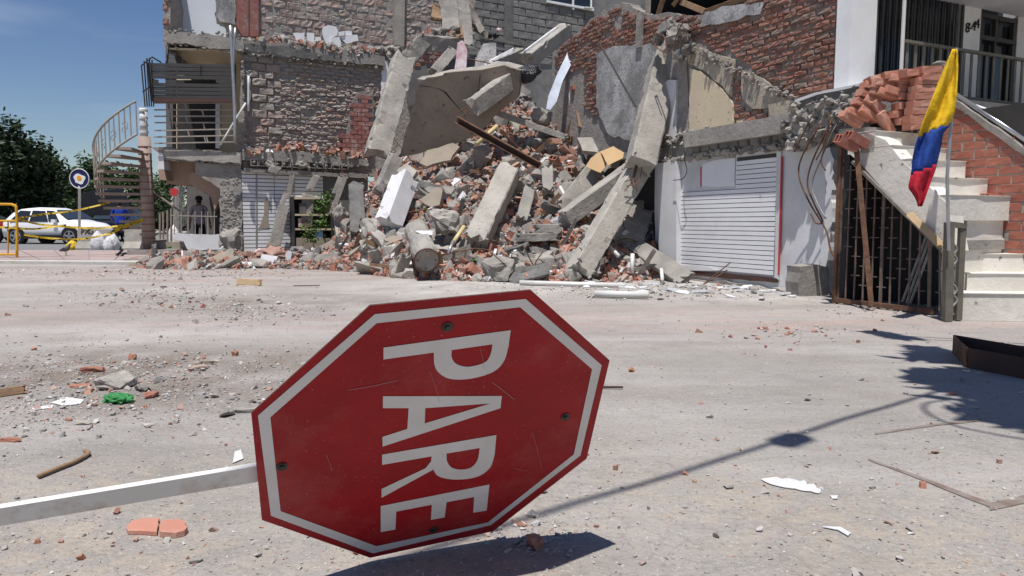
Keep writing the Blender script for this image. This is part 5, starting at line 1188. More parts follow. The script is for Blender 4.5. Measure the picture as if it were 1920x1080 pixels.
def hsurf(x, y):
    i = (x - gx[0]) / .11; j = (y - gy[0]) / .11
    if i < 0 or j < 0 or i >= len(gx) - 1 or j >= len(gy) - 1: return -9
    i0, j0 = int(i), int(j); a, b = i - i0, j - j0
    return (ZZ[j0, i0] * (1 - a) + ZZ[j0, i0 + 1] * a) * (1 - b) + (ZZ[j0 + 1, i0] * (1 - a) + ZZ[j0 + 1, i0 + 1] * a) * b
def side_ok(x, y):   # keep in front of both walls
    v = Vector((x, y, 0)); return (v - WB.o).dot(WB.n) > .05 and (v - RW.o).dot(RW.n) > .02
mb = MB(); idx = {}
ncol = len(gx)
for j in range(len(gy) - 1):
    for i in range(ncol - 1):
        cs = [(j, i), (j, i + 1), (j + 1, i + 1), (j + 1, i)]
        if max(ZZ[c] for c in cs) < -.04 or not side_ok(gx[i], gy[j]): continue
        f = []
        for c in cs:
            if c not in idx: idx[c] = len(mb.v); mb.v.append((gx[c[1]], gy[c[0]], max(ZZ[c] - LOW, -.1)))
            f.append(idx[c])
        mb.f.append(tuple(f)); mb.m.append(0)
mb.build('rubble_heap', 'rubble_dust_shade', None, label='great heap of dust and crushed masonry between the two torn buildings', cat='rubble', kind='stuff')
def hit(px, py, d0=11, d1=22.5):
    r = ray(px, py); r = r / r.y; d = d0; c = Vector((0, 0, CAMZ))
    while d < d1:
        p = c + r * d
        if p.z < max(hsurf(p.x, p.y), 0.0): return p
        d += .06
    return None
# ---- piece library
def frag(seed):
    rr = random.Random(seed); L_, H_, D_ = rr.uniform(.11, .25), .085, .12; pts = []
    for sx in (-1, 1):
        for sy in (-1, 1):
            for sz in (-1, 1):
                k = rr.random()
                if sx > 0 and k < .7: pts += [(sx * L_ / 2 * rr.uniform(.5, 1), sy * D_ / 2 * rr.uniform(.6, 1), sz * H_ / 2 * rr.uniform(.7, 1))]
                else: pts.append((sx * L_ / 2, sy * D_ / 2, sz * H_ / 2))
    pts.append((L_ * .56, rr.uniform(-.02, .02), rr.uniform(-.02, .02))); return hull_mesh(pts)
def shard(seed):
    rr = random.Random(seed); n = rr.randint(4, 6); t = rr.uniform(.012, .035); pts = []
    for k in range(n):
        a = 2 * math.pi * (k + rr.uniform(-.3, .3)) / n; r_ = rr.uniform(.05, .13)
        pts += [(r_ * math.cos(a), r_ * .8 * math.sin(a), -t / 2), (r_ * math.cos(a), r_ * .8 * math.sin(a), t / 2)]
    return hull_mesh(pts)
FR = [frag(i) for i in range(12)]; RK = [rock(i, 15, (1, .8, .62), .6) for i in range(14)]; SH = [shard(i) for i in range(10)]
hbs = hollow_brick(.28, .10, .16); HBV = ([Vector(v) for v in hbs.v], hbs.f)
ME = {'brick': [mesh_of('brick_fragment', *v, 'brick_rubble') for v in FR], 'rock': [mesh_of('concrete_chunk', *v, 'concrete') for v in RK], 'rockp': [mesh_of('concrete_chunk', *v, 'concrete_pale') for v in RK], 'shard': [mesh_of('plaster_shard', *v, 'plaster_white') for v in SH], 'hollow': [mesh_of('hollow_brick', *HBV, 'brick_rubble')]}
PILE = [(256, 500), (292, 472), (420, 468), (470, 474), (560, 470), (625, 462), (640, 400), (668, 330), (690, 296), (770, 300), (800, 300), (880, 262), (905, 215), (975, 180), (1000, 120), (1045, 115), (1060, 160), (1080, 215), (1170, 275), (1180, 340), (1236, 430), (1240, 480), (1296, 524), (1180, 530), (1010, 530), (850, 528), (760, 523), (660, 510), (560, 506), (450, 504), (330, 505)]
rr = random.Random(42)
def rot(rr): return Euler((rr.uniform(0, 6.28), rr.uniform(0, 6.28), rr.uniform(0, 6.28))).to_matrix().to_4x4()
def sample(poly):
    xs_ = [p[0] for p in poly]; ys_ = [p[1] for p in poly]
    while True:
        x, y = rr.uniform(min(xs_), max(xs_)), rr.uniform(min(ys_), max(ys_))
        if inpoly(x, y, poly): return x, y
LAB = {'brick': ('broken red clay brick lying in the rubble heap', 'brick', 'bricks in rubble heap'), 'rock': ('grey concrete chunk lying in the rubble heap', 'concrete chunk', 'concrete chunks in rubble heap'), 'rockp': ('pale concrete chunk lying in the rubble heap', 'concrete chunk', 'pale chunks in rubble heap'), 'shard': ('white plaster shard lying in the rubble heap', 'plaster shard', 'plaster shards in rubble heap'), 'hollow': ('whole hollow clay brick with open cells in the rubble heap', 'brick', 'hollow bricks in rubble heap')}
def where(x, y):
    if x < 455: return 'in the low debris strip before the porch' if x < 400 else 'in the low debris by the rough pillar'
    if x < 640: return 'in the low debris below the white slat boards' if x < 550 else 'in the low debris before the shop shelves'
    if x < 700: return 'among dark debris right of the shop shelves' if y < 470 else 'at the left front foot of the heap'
    if y > 480: return 'at the front foot left of the square block' if x < 900 else ('at the front foot by the square block' if x < 1040 else 'at the right foot beside the shop wall')
    if y < 200: return 'high on the heap near the silver strip'
    if y < 300: return 'under the tan wall panel' if x < 860 else ('around the rusty girder' if x < 1000 else 'in the upper bricks below the silver strip')
    if x < 790: return 'around the white painted block'
    if x < 900: return 'between white block and dusty column' if y < 390 else 'around the round column stump'
    if x < 1000: return 'right beside the dusty middle column'
    if x < 1080: return 'in the middle brick slide' if y < 400 else 'in the brick slide above the flat slabs'
    return 'under the parallel beams at right' if y < 400 else 'around the long propped beam'
def scatter(kind, n, poly, smin, smax, lift=.3, lab=None):
    lb_ = lab or LAB[kind]; c = 0
    while c < n:
        x, y = sample(poly); p = hit(x, y)
        if p is None or not side_ok(p.x, p.y): continue
        s = rr.uniform(smin, smax); m = rr.choice(ME[kind])
        flat = kind == 'shard'
        m4 = Matrix.Translation(p + Vector((0, 0, rr.uniform(-.1, .06)))) @ rot(rr) @ Matrix.Scale(s, 4)
        sz = 'larger ' if s > (smin + smax) / 2 else 'smaller '
        inst(m.name.split('.')[0], m, m4, None, sz + lb_[0].replace('lying in the rubble heap', 'lying ' + where(x, y)).replace('sticking out of the rubble heap', 'sticking out ' + where(x, y)), lb_[1], lb_[2]); c += 1
scatter('brick', 285, PILE, .9, 1.5)
scatter('rock', 190, PILE, .16, .5)
scatter('rockp', 90, PILE, .15, .45)
scatter('shard', 110, PILE, 1.0, 2.2)
# hollow bricks where the photo shows them
for (x, y, d, rz, ty) in [(1045, 274, 15.0, 10, 4), (1066, 268, 15.05, 70, 0), (1063, 289, 14.9, 20, 35), (978, 306, 14.8, 70, 30), (950, 395, 13.4, 80, 5), (946, 408, 13.2, 5, 0), (1060, 330, 14.4, 30, 10), (1042, 313, 14.7, 60, 40), (1068, 332, 14.2, 100, 20), (1072, 383, 13.4, 45, 15), (1000, 390, 13.7, 10, 20), (920, 430, 13, 20, 5)]:
    p = W(x, y, d); h_ = hit(x, y)
    if h_ is not None: p = h_ + Vector((0, 0, .08))
    inst('hollow_brick', ME['hollow'][0], Matrix.Translation(p) @ Euler((R(rr.uniform(-20, 20)), R(ty), R(rz))).to_matrix().to_4x4() @ Matrix.Scale(1.2, 4), None, *LAB['hollow'])
# crushed stuff: tens of thousands of little bits
def stuffmix(name, n, poly, label, cat, smin, smax, surf=hit, weights=(.44, .38, .09, .09)):
    mbs = {k: MB() for k in ('brick_rubble', 'concrete', 'plaster_white', 'wood_grey')}
    lib = {'brick_rubble': FR, 'concrete': RK, 'plaster_white': SH, 'wood_grey': SH}; keys = list(mbs); c = 0
    while c < n:
        x, y = sample(poly); p = surf(x, y)
        if p is None or not side_ok(p.x, p.y): c += 1; continue
        k = rr.choices(keys, weights)[0]; vs, fs = rr.choice(lib[k]); s = rr.uniform(smin, smax) * (.22 if k == 'concrete' else 1)
        A = np.array((Matrix.Translation(p + Vector((0, 0, rr.uniform(-.15, .04)))) @ rot(rr) @ Matrix.Diagonal((s, s * (.3 if k == 'wood_grey' else 1), s, 1))))
        mbs[k].add((np.array([tuple(v) for v in vs]) @ A[:3, :3].T + A[:3, 3]).tolist(), fs); c += 1
    for k, m_ in mbs.items():
        if m_.v: m_.build(name, k, None, label=label[k], cat=cat, kind='stuff')
stuffmix('crushed_debris', 14000, PILE, {'brick_rubble': 'small broken brick bits strewn over the whole rubble heap', 'concrete': 'small grey concrete bits strewn over the whole rubble heap', 'plaster_white': 'small white plaster bits strewn over the whole rubble heap', 'wood_grey': 'small grey wood splinters strewn over the whole rubble heap'}, 'debris', .25, .95)
def tiny(n):
    mbs = {k: MB() for k in ('brick_rubble', 'concrete', 'concrete_pale')}; c = 0; T = [rock(950 + i, 7, (1, .75, .55), .5) for i in range(8)]; T = [(np.array([tuple(v) for v in a]), f) for a, f in T]
    for _ in range(n):
        x, y = sample(PILE); p = hit(x, y)
        if p is None or not side_ok(p.x, p.y): continue
        k = rr.choices(list(mbs), (.5, .33, .17))[0]; V, f = rr.choice(T); s = rr.uniform(.04, .13)
        A = np.array(rot(rr))[:3, :3] * s; mbs[k].add((V @ A.T + np.array((p.x, p.y, p.z + rr.uniform(-.08, .02)))).tolist(), f)
    for k, m_ in mbs.items(): m_.build('fine_debris', k, None, label={'brick_rubble': 'fine brick grit filling the gaps of the rubble heap', 'concrete': 'fine grey grit filling the gaps of the rubble heap', 'concrete_pale': 'fine pale grit filling the gaps of the rubble heap'}[k], cat='debris', kind='stuff')
tiny(13000)
# ---- big members, each its own thing
def member(label, A, B, w, h, m='concrete', seed=1, cat='concrete beam', name='concrete_beam', twist=.0, amp=.025, ends=.07, bow=0.0, rebar=0, group='fallen beams in rubble heap'):
    A, B = W(*A), W(*B); vs, fs = rough_beam(A, B, w, h, seed, amp, ends, twist=twist, bow=bow)
    o = MB().add(vs, fs).build(name, m, None, label=label, cat=cat, group=group); q = random.Random(seed)
    ax = (B - A).normalized(); sd = ax.cross(Vector((0, 1, 0))).normalized()
    eb = MB(); L_ = (B - A).length
    for _ in range(int(4 * L_ + 12)):
        t = q.choice([q.uniform(-.02, .05), q.uniform(.95, 1.02)]); s_ = q.uniform(.03, .10); v_ = vs[min(len(vs) - 3, int(t * (len(vs) - 3)) // 13 * 13 + q.choice([0, 1, 4, 5, 7, 8, 10, 11]))] if t > 0 else vs[q.randrange(13)]
        rv, rf_ = rock(q.randrange(400), 10, (s_, s_ * .8, s_ * .6), .4); eb.add([u_ + v_ for u_ in rv], rf_)
    if 'plaster' not in m: eb.build('broken_edge', m, o, kind='stuff')
    for k in range(rebar):
        s = B + sd * q.uniform(-.4, .4) * w; e = [s - ax * .1, s + ax * q.uniform(.15, .3), s + ax * .35 + Vector((q.uniform(-.2, .2), q.uniform(-.15, .1), q.uniform(-.25, .1)))]
        MB().tube(smooth_path(e, 4), .009, 5).build('rebar', 'rust', o)
    return o
member('long grey column leaning on the stained plaster wall', (1252, 92, 13.3), (1200, 312, 12.3), .46, .42, 'concrete_pale', 3, 'concrete column', 'concrete_column', .25, rebar=5)
member('long pale beam propped from the leaning column down to the ground', (1196, 318, 12.7), (1085, 508, 11.6), .36, .34, 'concrete_pale', 4, twist=.35, rebar=2)
member('chipped beam lying parallel above the propped beam', (1186, 318, 13.3), (1062, 408, 13.0), .30, .30, 'concrete_pale', 5, twist=.3)
member('thin white slab strip above the chipped beam', (1130, 300, 14.0), (1060, 388, 13.3), .36, .12, 'concrete_pale', 15, twist=.1, cat='concrete slab', name='concrete_slab')
member('dusty square column sliding down the middle of the heap', (955, 322, 13.7), (893, 455, 12.6), .40, .36, 'concrete_pale', 6, 'concrete column', 'concrete_column', -.35, rebar=3)
member('broken beam resting on the tan wall panel', (968, 142, 15.75), (886, 202, 15.2), .36, .34, 'concrete_pale', 7, twist=.3, rebar=3)
member('beam with white top high at back of the heap', (1060, 58, 18.2), (990, 112, 17.4), .36, .34, 'concrete_pale', 8, twist=.5)
member('thin white plaster facing on the high back beam', (1046, 56, 18.0), (986, 100, 17.3), .16, .05, 'plaster_bright', 81, twist=.3, cat='plaster sheet', name='plaster_sheet', amp=.01)
member('short rough beam pointing up behind the tan panel', (978, 100, 18.6), (918, 125, 18.0), .28, .28, 'concrete', 9, twist=.3)
member('white plaster slab beside the short rough beam', (962, 98, 18.4), (915, 124, 17.8), .2, .1, 'plaster_bright', 91, cat='plaster sheet', name='plaster_sheet', amp=.02)
member('pale leaning column at left of the tan panel', (757, 112, 19.0), (708, 288, 17.6), .56, .40, 'concrete_pale', 10, 'concrete column', 'concrete_column', .2, amp=.06, ends=.12)
member('round bent beam arching above the dark brick alcove', (756, 122, 19.2), (795, 78, 19.4), .42, .42, 'concrete', 11, amp=.08, ends=.1)
member('broken arch beam end above the dark brick alcove', (790, 80, 19.4), (852, 86, 19.6), .42, .40, 'concrete', 12, amp=.08, ends=.1)
member('thin leaning post with pinkish side in the alcove', (846, 98, 18.7), (812, 138, 17.9), .26, .22, 'concrete', 13, amp=.03)
member('small grey lintel lying at left of the heap', (742, 296, 16.6), (712, 362, 16.0), .30, .26, 'concrete', 16, twist=.3)
member('dark wooden looking beam lying low in front', (704, 438, 14.2), (752, 492, 13.6), .2, .18, 'concrete_pale', 17, twist=.4, cat='concrete post')
member('narrow upright concrete post in the middle bricks', (992, 358, 13.7), (978, 412, 13.2), .22, .2, 'concrete', 18)
member('stubby post half sunk beside the rusty girder', (1026, 318, 14.3), (1028, 362, 13.9), .22, .2, 'concrete', 19)
member('broken slab plank sliding off at foot of the white wall', (1192, 462, 12.7), (1284, 524, 11.4), .30, .12, 'concrete', 20, twist=.5, cat='concrete slab', name='concrete_slab')
member('upright broken slab behind the propped beam', (1200, 395, 13.3), (1178, 455, 12.8), .5, .14, 'concrete', 21, cat='concrete slab', name='concrete_slab', amp=.05)
member('stone kerb piece standing at right foot of the heap', (1118, 472, 11.9), (1112, 512, 11.7), .2, .18, 'concrete', 22)
member('grey chunk column lying at left under the slab', (632, 388, 17.2), (640, 446, 16.6), .22, .2, 'concrete_pale', 23, amp=.04)
member('dark hollow post standing at left of the white block', (668, 350, 16.6), (672, 440, 15.6), .34, .3, 'concrete_dark', 24, amp=.06)
member('curved roof pole slumped across the upper bricks', (905, 202, 15.9), (1062, 258, 15.3), .13, .13, 'concrete', 25, cat='pole', name='bent_pole', bow=.25, amp=.01, group=None)
member('grey slab lying flat in front among bricks', (1008, 432, 12.9), (1046, 432, 12.9), .22, .5, 'concrete', 26, cat='concrete slab', name='concrete_slab', amp=.04)
member('second grey slab below the flat one', (972, 446, 12.7), (1040, 444, 12.7), .14, .5, 'concrete', 27, cat='concrete slab', name='concrete_slab', amp=.04)
member('rough log shaped concrete stub at front centre', (1000, 500, 12.2), (1048, 502, 12.0), .34, .34, 'concrete', 28, cat='concrete stub', amp=.05)
member('split post leaning at far left of the heap', (648, 330, 17.4), (622, 400, 17.0), .12, .1, 'wood_grey', 29, cat='plank', name='broken_plank', amp=.01, group='planks in rubble heap')
# broken lengths of beam, boards and thin slabs thrown about
q4 = random.Random(21)
for k in range(64):
    x, y = sample(PILE) ; p = hit(x, y)
    if p is None or not side_ok(p.x, p.y): continue
    a_ = q4.uniform(0, 3.14); L_ = q4.uniform(.3, .75); dv = Vector((math.cos(a_), q4.uniform(-.6, .2), math.sin(a_) * .8)).normalized() * L_ / 2; thin = k % 3 == 0
    w_ = q4.uniform(.10, .2) if not thin else q4.uniform(.2, .4)
    vs, fs = rough_beam(p - dv + Vector((0, -.03, .05)), p + dv + Vector((0, -.03, .05)), w_, .05 if thin else w_ * q4.uniform(.6, 1), 300 + k, .03, .06, twist=q4.uniform(0, 3))
    MB().add(vs, fs).build('thin_slab' if thin else 'beam_fragment', q4.choice(['concrete', 'concrete_pale', 'concrete', 'concrete_tan', 'concrete_dark', 'plaster_white' if thin else 'concrete']), None, label=('thin broken slab tilted ' if thin else 'short broken concrete beam piece ') + where(x, y), cat='concrete slab' if thin else 'concrete beam', group='broken slabs in rubble heap' if thin else 'beam pieces in rubble heap')
# tan wall panel and other slabs
def panel(label, poly, ref, nrm, th, m, seed, cat='concrete slab', name='concrete_slab', amp=.025, step=.15, group=None, keep=()):
    fp = FreePlane(W(*ref), nrm); pts = jag([fp.px(x, y) for x, y in poly], step, amp, seed, keep)
    return MB().prism(pts, -fp.n * th).build(name, m, None, label=label, cat=cat, group=group)
TAN = panel('large tan wall panel standing tilted in the heap', [(752, 294), (762, 240), (778, 190), (786, 158), (800, 146), (945, 122), (976, 132), (972, 180), (930, 215), (885, 258), (820, 282)], (850, 200, 16.0), (-.25, -.93, -.32), .16, 'slab_tan', 1)
panel('narrow grey lip along the top of the tan panel', [(782, 148), (830, 134), (940, 116), (986, 124), (976, 134), (945, 124), (800, 150)], (850, 140, 15.98), (-.2, -.8, .55), .10, 'concrete_pale', 2)
panel('fallen curved slab below the tan panel', [(786, 305), (800, 282), (850, 268), (862, 275), (845, 300), (800, 312)], (820, 290, 15.6), (-.1, -.9, .35), .1, 'concrete_tan', 3)
panel('pale triangular chunk left of the dusty column', [(788, 374), (818, 350), (830, 356), (824, 384), (808, 388)], (808, 370, 14.2), (-.3, -.85, .35), .3, 'concrete_tan', 4, amp=.02)
panel('tilted slab corner near the white block', [(744, 318), (762, 306), (782, 320), (774, 332), (748, 328)], (760, 320, 15.4), (-.1, -.7, .6), .12, 'concrete_pale', 5)
member('white painted block standing on its end', (760, 334, 14.8), (728, 420, 14.1), .44, .40, 'plaster_white', 66, 'concrete block', 'concrete_block', .6, amp=.012, ends=.08, group=None)
panel('smooth grey slab propped under the bricks at right', [(1082, 258), (1120, 258), (1136, 268), (1128, 284), (1092, 282)], (1105, 270, 15.0), (0, -.75, .6), .1, 'concrete_pale', 7)
panel('brown cardboard sheet bent over the right beams', [(1098, 312), (1108, 296), (1126, 284), (1140, 300), (1136, 312), (1126, 324)], (1118, 305, 13.6), (-.1, -.8, .6), .01, 'cardboard', 8, cat='cardboard', name='cardboard_sheet', amp=.006, group='cardboard on beams')
panel('larger tan cardboard sheet above the bent one', [(1126, 284), (1150, 274), (1170, 286), (1168, 296), (1140, 310)], (1148, 292, 13.5), (-.3, -.6, .7), .01, 'cardboard', 9, cat='cardboard', name='cardboard_sheet', amp=.006, group='cardboard on beams')
panel('bent silver sheet metal strip standing on the upper bricks', [(1112, 60), (1098, 88), (1072, 118), (1056, 150), (1044, 190), (1032, 206), (1024, 204), (1028, 180), (1044, 140), (1064, 96), (1094, 72)], (1064, 130, 15.9), (-.35, -.85, .38), .015, 'sheet_metal', 10, cat='sheet metal', name='sheet_metal', amp=.008)
panel('pinkish plaster wall piece edged with stepped bricks', [(1068, 165), (1082, 160), (1090, 175), (1100, 188), (1130, 235), (1160, 270), (1126, 262), (1082, 220), (1072, 220)], (1090, 200, 15.8), (-.6, -.8, .05), .1, 'plaster_white', 11, cat='plaster wall', name='plaster_wall')
panel('brown board lying beside the pinkish wall piece', [(1080, 206), (1094, 222), (1126, 236), (1128, 248), (1104, 244), (1084, 236)], (1100, 230, 15.5), (-.3, -.85, .3), .03, 'wood', 12, cat='board', name='wooden_board', amp=.006)
fpb = FreePlane(W(1090, 200, 15.8), (-.6, -.8, .05))
stp = empty('stepped_brick_edge', W(1110, 220, 15.6), 'stepped row of red bricks along the pinkish plaster wall piece', 'brick row')
for k in range(11):
    p = fpb.px(1080 + k * 8.6, 165 + k * 11, .03); inst('brick', ME['brick'][k % 5], Matrix.Translation(p) @ Euler((R(rr.uniform(-15, 15)), R(rr.uniform(-20, 20)), R(rr.uniform(-30, 30)))).to_matrix().to_4x4() @ Matrix.Scale(1.1, 4), stp)
panel('pink and white fabric sheet hanging upright in alcove', [(858, 80), (868, 76), (876, 95), (874, 128), (852, 132), (856, 105)], (864, 105, 18.2), (-.2, -.95, .1), .05, 'fabric_pink', 13, cat='fabric sheet', name='fabric_sheet')
panel('greyish white board with torn foam standing behind tan panel', [(906, 82), (930, 80), (930, 108), (918, 125), (890, 126), (896, 100)], (912, 104, 18.4), (-.2, -.9, .2), .06, 'plaster_stained', 14, cat='board', name='torn_board')
for k, (poly, m, l) in enumerate([([(1196, 468), (1214, 420), (1224, 405), (1236, 420), (1220, 470), (1208, 478)], 'slat_white', 'white slat board panel broken off and leaning at foot of right wall'), ([(1222, 478), (1238, 420), (1248, 425), (1248, 478)], 'slat_white', 'narrow white slat panel still standing by the pilaster')]):
    fp = FreePlane(W(1222, 440, 13.4), (-.5, -.85, .1)); t = empty('slat_panel', fp.px(*poly[0]), l, 'slat panel', 'broken slat panels')
    MB().prism([fp.px(x, y, -.01) for x, y in poly], -fp.n * .02).build('backing', 'groove', t)
    ys_ = [p[1] for p in poly]; y = min(ys_)
    while y < max(ys_) - 6:
        xs_ = []
        for yy in (y, y + 7):
            cr_ = sorted(x0 + (x1 - x0) * (yy - y0) / (y1 - y0) for (x0, y0), (x1, y1) in zip(poly, poly[1:] + poly[:1]) if (y0 > yy) != (y1 > yy))
            xs_.append((cr_[0], cr_[-1]) if len(cr_) > 1 else None)
        if all(xs_): MB().prism([fp.px(xs_[0][0], y, 0), fp.px(xs_[0][1], y + 2, 0), fp.px(xs_[1][1], y + 9, 0), fp.px(xs_[1][0], y + 7, 0)], -fp.n * .008).build('slat_board', m, t)
        y += 8.6
tanp = FreePlane(W(850, 200, 16.0), (-.25, -.93, -.32))
for k, pts in enumerate([[(820, 165), (836, 172), (850, 190), (862, 206), (868, 212)], [(786, 160), (806, 162), (822, 166)], [(900, 140), (896, 170), (905, 190)]]):
    P_ = jag([tanp.px(x, y, .002) for x, y in pts] + [tanp.px(x + 1.3, y + 1.6, .002) for x, y in pts[::-1]], .08, .01, k); MB().prism(P_, tanp.n * .003).build('wall_crack', 'groove', bpy.data.objects['concrete_slab.%03d' % 0] if 'concrete_slab.000' in bpy.data.objects else TAN)
# rusty steel girder (U section)
gi = empty('rusty_girder', W(930, 265, 14.9), 'rusty steel channel girder jutting out over the upper heap', 'girder')
A, B = W(857, 224, 14.9), W(1012, 310, 14.3); ax = (B - A); sd = ax.cross(Vector((0, 1, .3))).normalized(); dp = sd.cross(ax).normalized()
MB().obox(A - sd * .07, sd * .14, ax, dp * .012).build('web', 'rust_dark', gi); MB().obox(A - sd * .07, sd * .014, ax, -dp * .10).build('flange', 'rust', gi); MB().obox(A + sd * .056, sd * .014, ax, -dp * .10).build('flange', 'rust', gi)
# torn concrete column end facing the camera with its rebar hoop
A, B = W(782, 432, 13.0), W(800, 488, 11.75); vs, fs = rough_beam(A, B, .42, .42, 70, .05, .04)
cc = empty('round_column_stump', A, 'round concrete column stump with rebar hoop facing the street', 'concrete column')
n = 18; mb = MB(); axn = (B - A).normalized(); s1 = axn.cross(Vector((0, 0, 1))).normalized(); s2 = s1.cross(axn); ringp = []
seg = 9; vv = []; ff = []
for i in range(seg + 1):
    for k in range(n):
        a_ = 2 * math.pi * k / n; r_ = .215 + .03 * noise.noise(Vector((i * .6, math.cos(a_) * 1.5, math.sin(a_) * 1.5))); vv.append(A + (B - A) * (i / seg) + (s1 * math.cos(a_) + s2 * math.sin(a_)) * r_ + axn * (.02 * noise.noise(Vector((k, i, 3))) if i == seg else 0))
for i in range(seg):
    for k in range(n): l = (k + 1) % n; ff.append((i * n + k, i * n + l, (i + 1) * n + l, (i + 1) * n + k))
ci = len(vv); vv.append(B - axn * .04); ff += [(seg * n + k, seg * n + (k + 1) % n, ci) for k in range(n)]; ci2 = len(vv); vv.append(A); ff += [((k + 1) % n, k, ci2) for k in range(n)]
MB().add(vv, ff).build('shaft', 'concrete', cc, smooth=False)
MB().tube([B + (s1 * math.cos(a) + s2 * math.sin(a)) * .212 + axn * .012 for a in np.linspace(0, 6.283, 24)[:-1]], .013, 6, closed=True).build('rebar_hoop', 'rust', cc)
for k in range(4): MB().tube(smooth_path([B + (s1 * math.cos(k * 1.6) + s2 * math.sin(k * 1.6)) * .13 - axn * .1, B + (s1 * math.cos(k * 1.6) + s2 * math.sin(k * 1.6)) * .15 + axn * .05, B + (s1 * math.cos(k * 1.6 + .8) + s2 * math.sin(k * 1.6 + .8)) * .16 + axn * .08], 4), .009, 5).build('rebar', 'rust', cc)
vs, fs = rough_rock(71, (.62, .3, .14), 2, .1); p = (A + B) / 2 + Vector((.05, -.02, .2)); MB().add([v * .6 + p for v in vs], fs).build('plaster_skin', 'plaster_bright', cc)
# boulders
for k, (x, y, d, s, m, l) in enumerate([(832, 416, 13.0, (.66, .5, .42), 'concrete_pale', 'pale smooth boulder between round stump and dusty column'), (935, 505, 11.75, (.52, .45, .44), 'concrete', 'squarish grey concrete block standing at front of the heap'), (1012, 492, 12.1, (.4, .35, .34), 'concrete', 'round grey boulder right of the squarish block'), (1108, 438, 12.8, (.4, .34, .3), 'concrete_pale', 'pale lump left of the propped beam'), (698, 430, 15.3, (.5, .4, .5), 'concrete', 'grey lump at left among dark debris'), (640, 400, 16.8, (.4, .4, .5), 'concrete', 'stacked grey lump by the plant'), (900, 292, 15.6, (.5, .3, .4), 'concrete_tan', 'tan lump under the rusty girder'), (1016, 222, 16.0, (.5, .4, .4), 'concrete', 'grey lump under the silver strip'), (1094, 100, 16.8, (.4, .35, .4), 'brick_rubble', 'brick and mortar lump beside the silver strip'), (1108, 112, 16.6, (.35, .3, .3), 'brick_rubble', 'second brick and mortar lump by the stained wall'), (980, 345, 14.0, (.4, .3, .3), 'concrete', 'grey lump in the middle of the bricks'), (560, 473, 16.2, (.36, .3, .26), 'concrete', 'grey lump by fallen cream shelf board'), (512, 480, 15.8, (.6, .5, .4), 'brick_rubble', 'brown brick lump at foot of white slat boards'), (728, 352, 15.6, (.3, .3, .4), 'concrete', 'grey lump behind white block'), (1160, 300, 14.6, (.4, .4, .3), 'concrete', 'grey lump beneath leaning column'), (872, 350, 14.5, (.35, .3, .3), 'concrete', 'grey lump under mattress springs'), (1240, 88, 13.6, (.4, .3, .3), 'concrete', 'rough lump atop leaning column')]):
    vs, fs = rough_rock(800 + k, s, 3, .11, .7 if k == 1 else .45); p = W(x, y, d)
    h_ = hsurf(p.x, p.y)
    MB().add([v * 1.15 + p for v in vs], fs).build('concrete_boulder' if 'brick' not in m else 'masonry_lump', m, None, label=l, cat='boulder', group='boulders in rubble heap')
# black bag, springs, strips hanging at top, clothes
bm = bmesh.new(); bmesh.ops.create_icosphere(bm, subdivisions=3, radius=1); p = W(988, 138, 15.7)
for v in bm.verts: v.co = v.co * (1 + .35 * noise.noise(v.co * 1.8) + .18 * noise.noise(v.co * 5))
bm.verts.index_update(); vs = [Vector((v.co.x * .27 + (.06 if v.co.z > 0 else -.02), v.co.y * .15, v.co.z * .2)) + p for v in bm.verts]; fs = [tuple(v.index for v in f.verts) for f in bm.faces]; bm.free()
MB().add(vs, fs).build('black_bag', 'bag_black', None, True, 'crumpled black plastic bag caught on a rod above the tan panel', 'bag')
MB().tube([W(878, 110, 17.2), W(975, 132, 15.7)], .014, 6).build('bent_rod', 'rust', None, label='thin rod running from back of alcove to the black bag', cat='rebar')
MB().tube([W(1122, 78, 13.9), W(1192, 200, 13.2)], .018, 6).build('leaning_rod', 'metal_dark', None, label='dark thin rod leaning on the stained plaster wall', cat='rod')
for k, (pts, w, m, l) in enumerate([([(836, -30), (838, 20), (846, 55)], .5, 'concrete', 'grey torn slab hanging at top of the gap'), ([(866, -30), (870, 30), (876, 84)], .34, 'concrete', 'long ragged concrete strip hanging beside the torn slab'), ([(852, 0), (858, 40), (862, 70)], .2, 'wood', 'brown board strip hanging between the torn slabs'), ([(880, 10), (896, 40), (906, 62)], .16, 'wood_grey', 'dark curled strip sagging towards the far block wall'), ([(884, 50), (900, 62), (925, 72)], .16, 'wood_grey', 'flat grey strip lying below the curled one'), ([(822, 10), (820, 26), (818, 34)], .3, 'wood', 'dark brown board stuck on the block wall')]):
    for (p1, p2) in [(pts[0], pts[2])]:
        vs, fs = rough_beam(W(*p1, 20.4), W(*p2, 19.9), w, .1, 90 + k, .06, .08, bow=.12); MB().add(vs, fs).build('hanging_strip', m, None, label=l, cat='hanging strip', group='strips hanging at top of gap')
# top ledge debris on beam of the left building
TOP = [(455, 78), (520, 74), (600, 80), (640, 92), (700, 92), (760, 90), (800, 60), (850, 50), (850, 80), (770, 84), (722, 108), (640, 98), (540, 84)]
def tophit(x, y): return WB.px(x, y, rr.uniform(-.25, .12))
mbk = MB(); mbc = MB()
for k in range(420):
    x, y = sample(TOP); p = tophit(x, y); q = rr.random() * 1.5; vs, fs = (rr.choice(FR) if q < .6 else rr.choice(RK)); s = rr.uniform(.5, 1.25) * (1 if q < .6 else .25)
    A = np.array(Matrix.Translation(p) @ rot(rr) @ Matrix.Scale(s, 4)); (mbk if q < .6 else mbc).add((np.array([tuple(v) for v in vs]) @ A[:3, :3].T + A[:3, 3]).tolist(), fs)
mbk.build('ledge_debris', 'brick_rubble', None, label='brick crumbs lying along the top beam of the left building', cat='debris', kind='stuff'); mbc.build('ledge_debris', 'concrete', None, label='concrete crumbs lying along the top beam of the left building', cat='debris', kind='stuff')
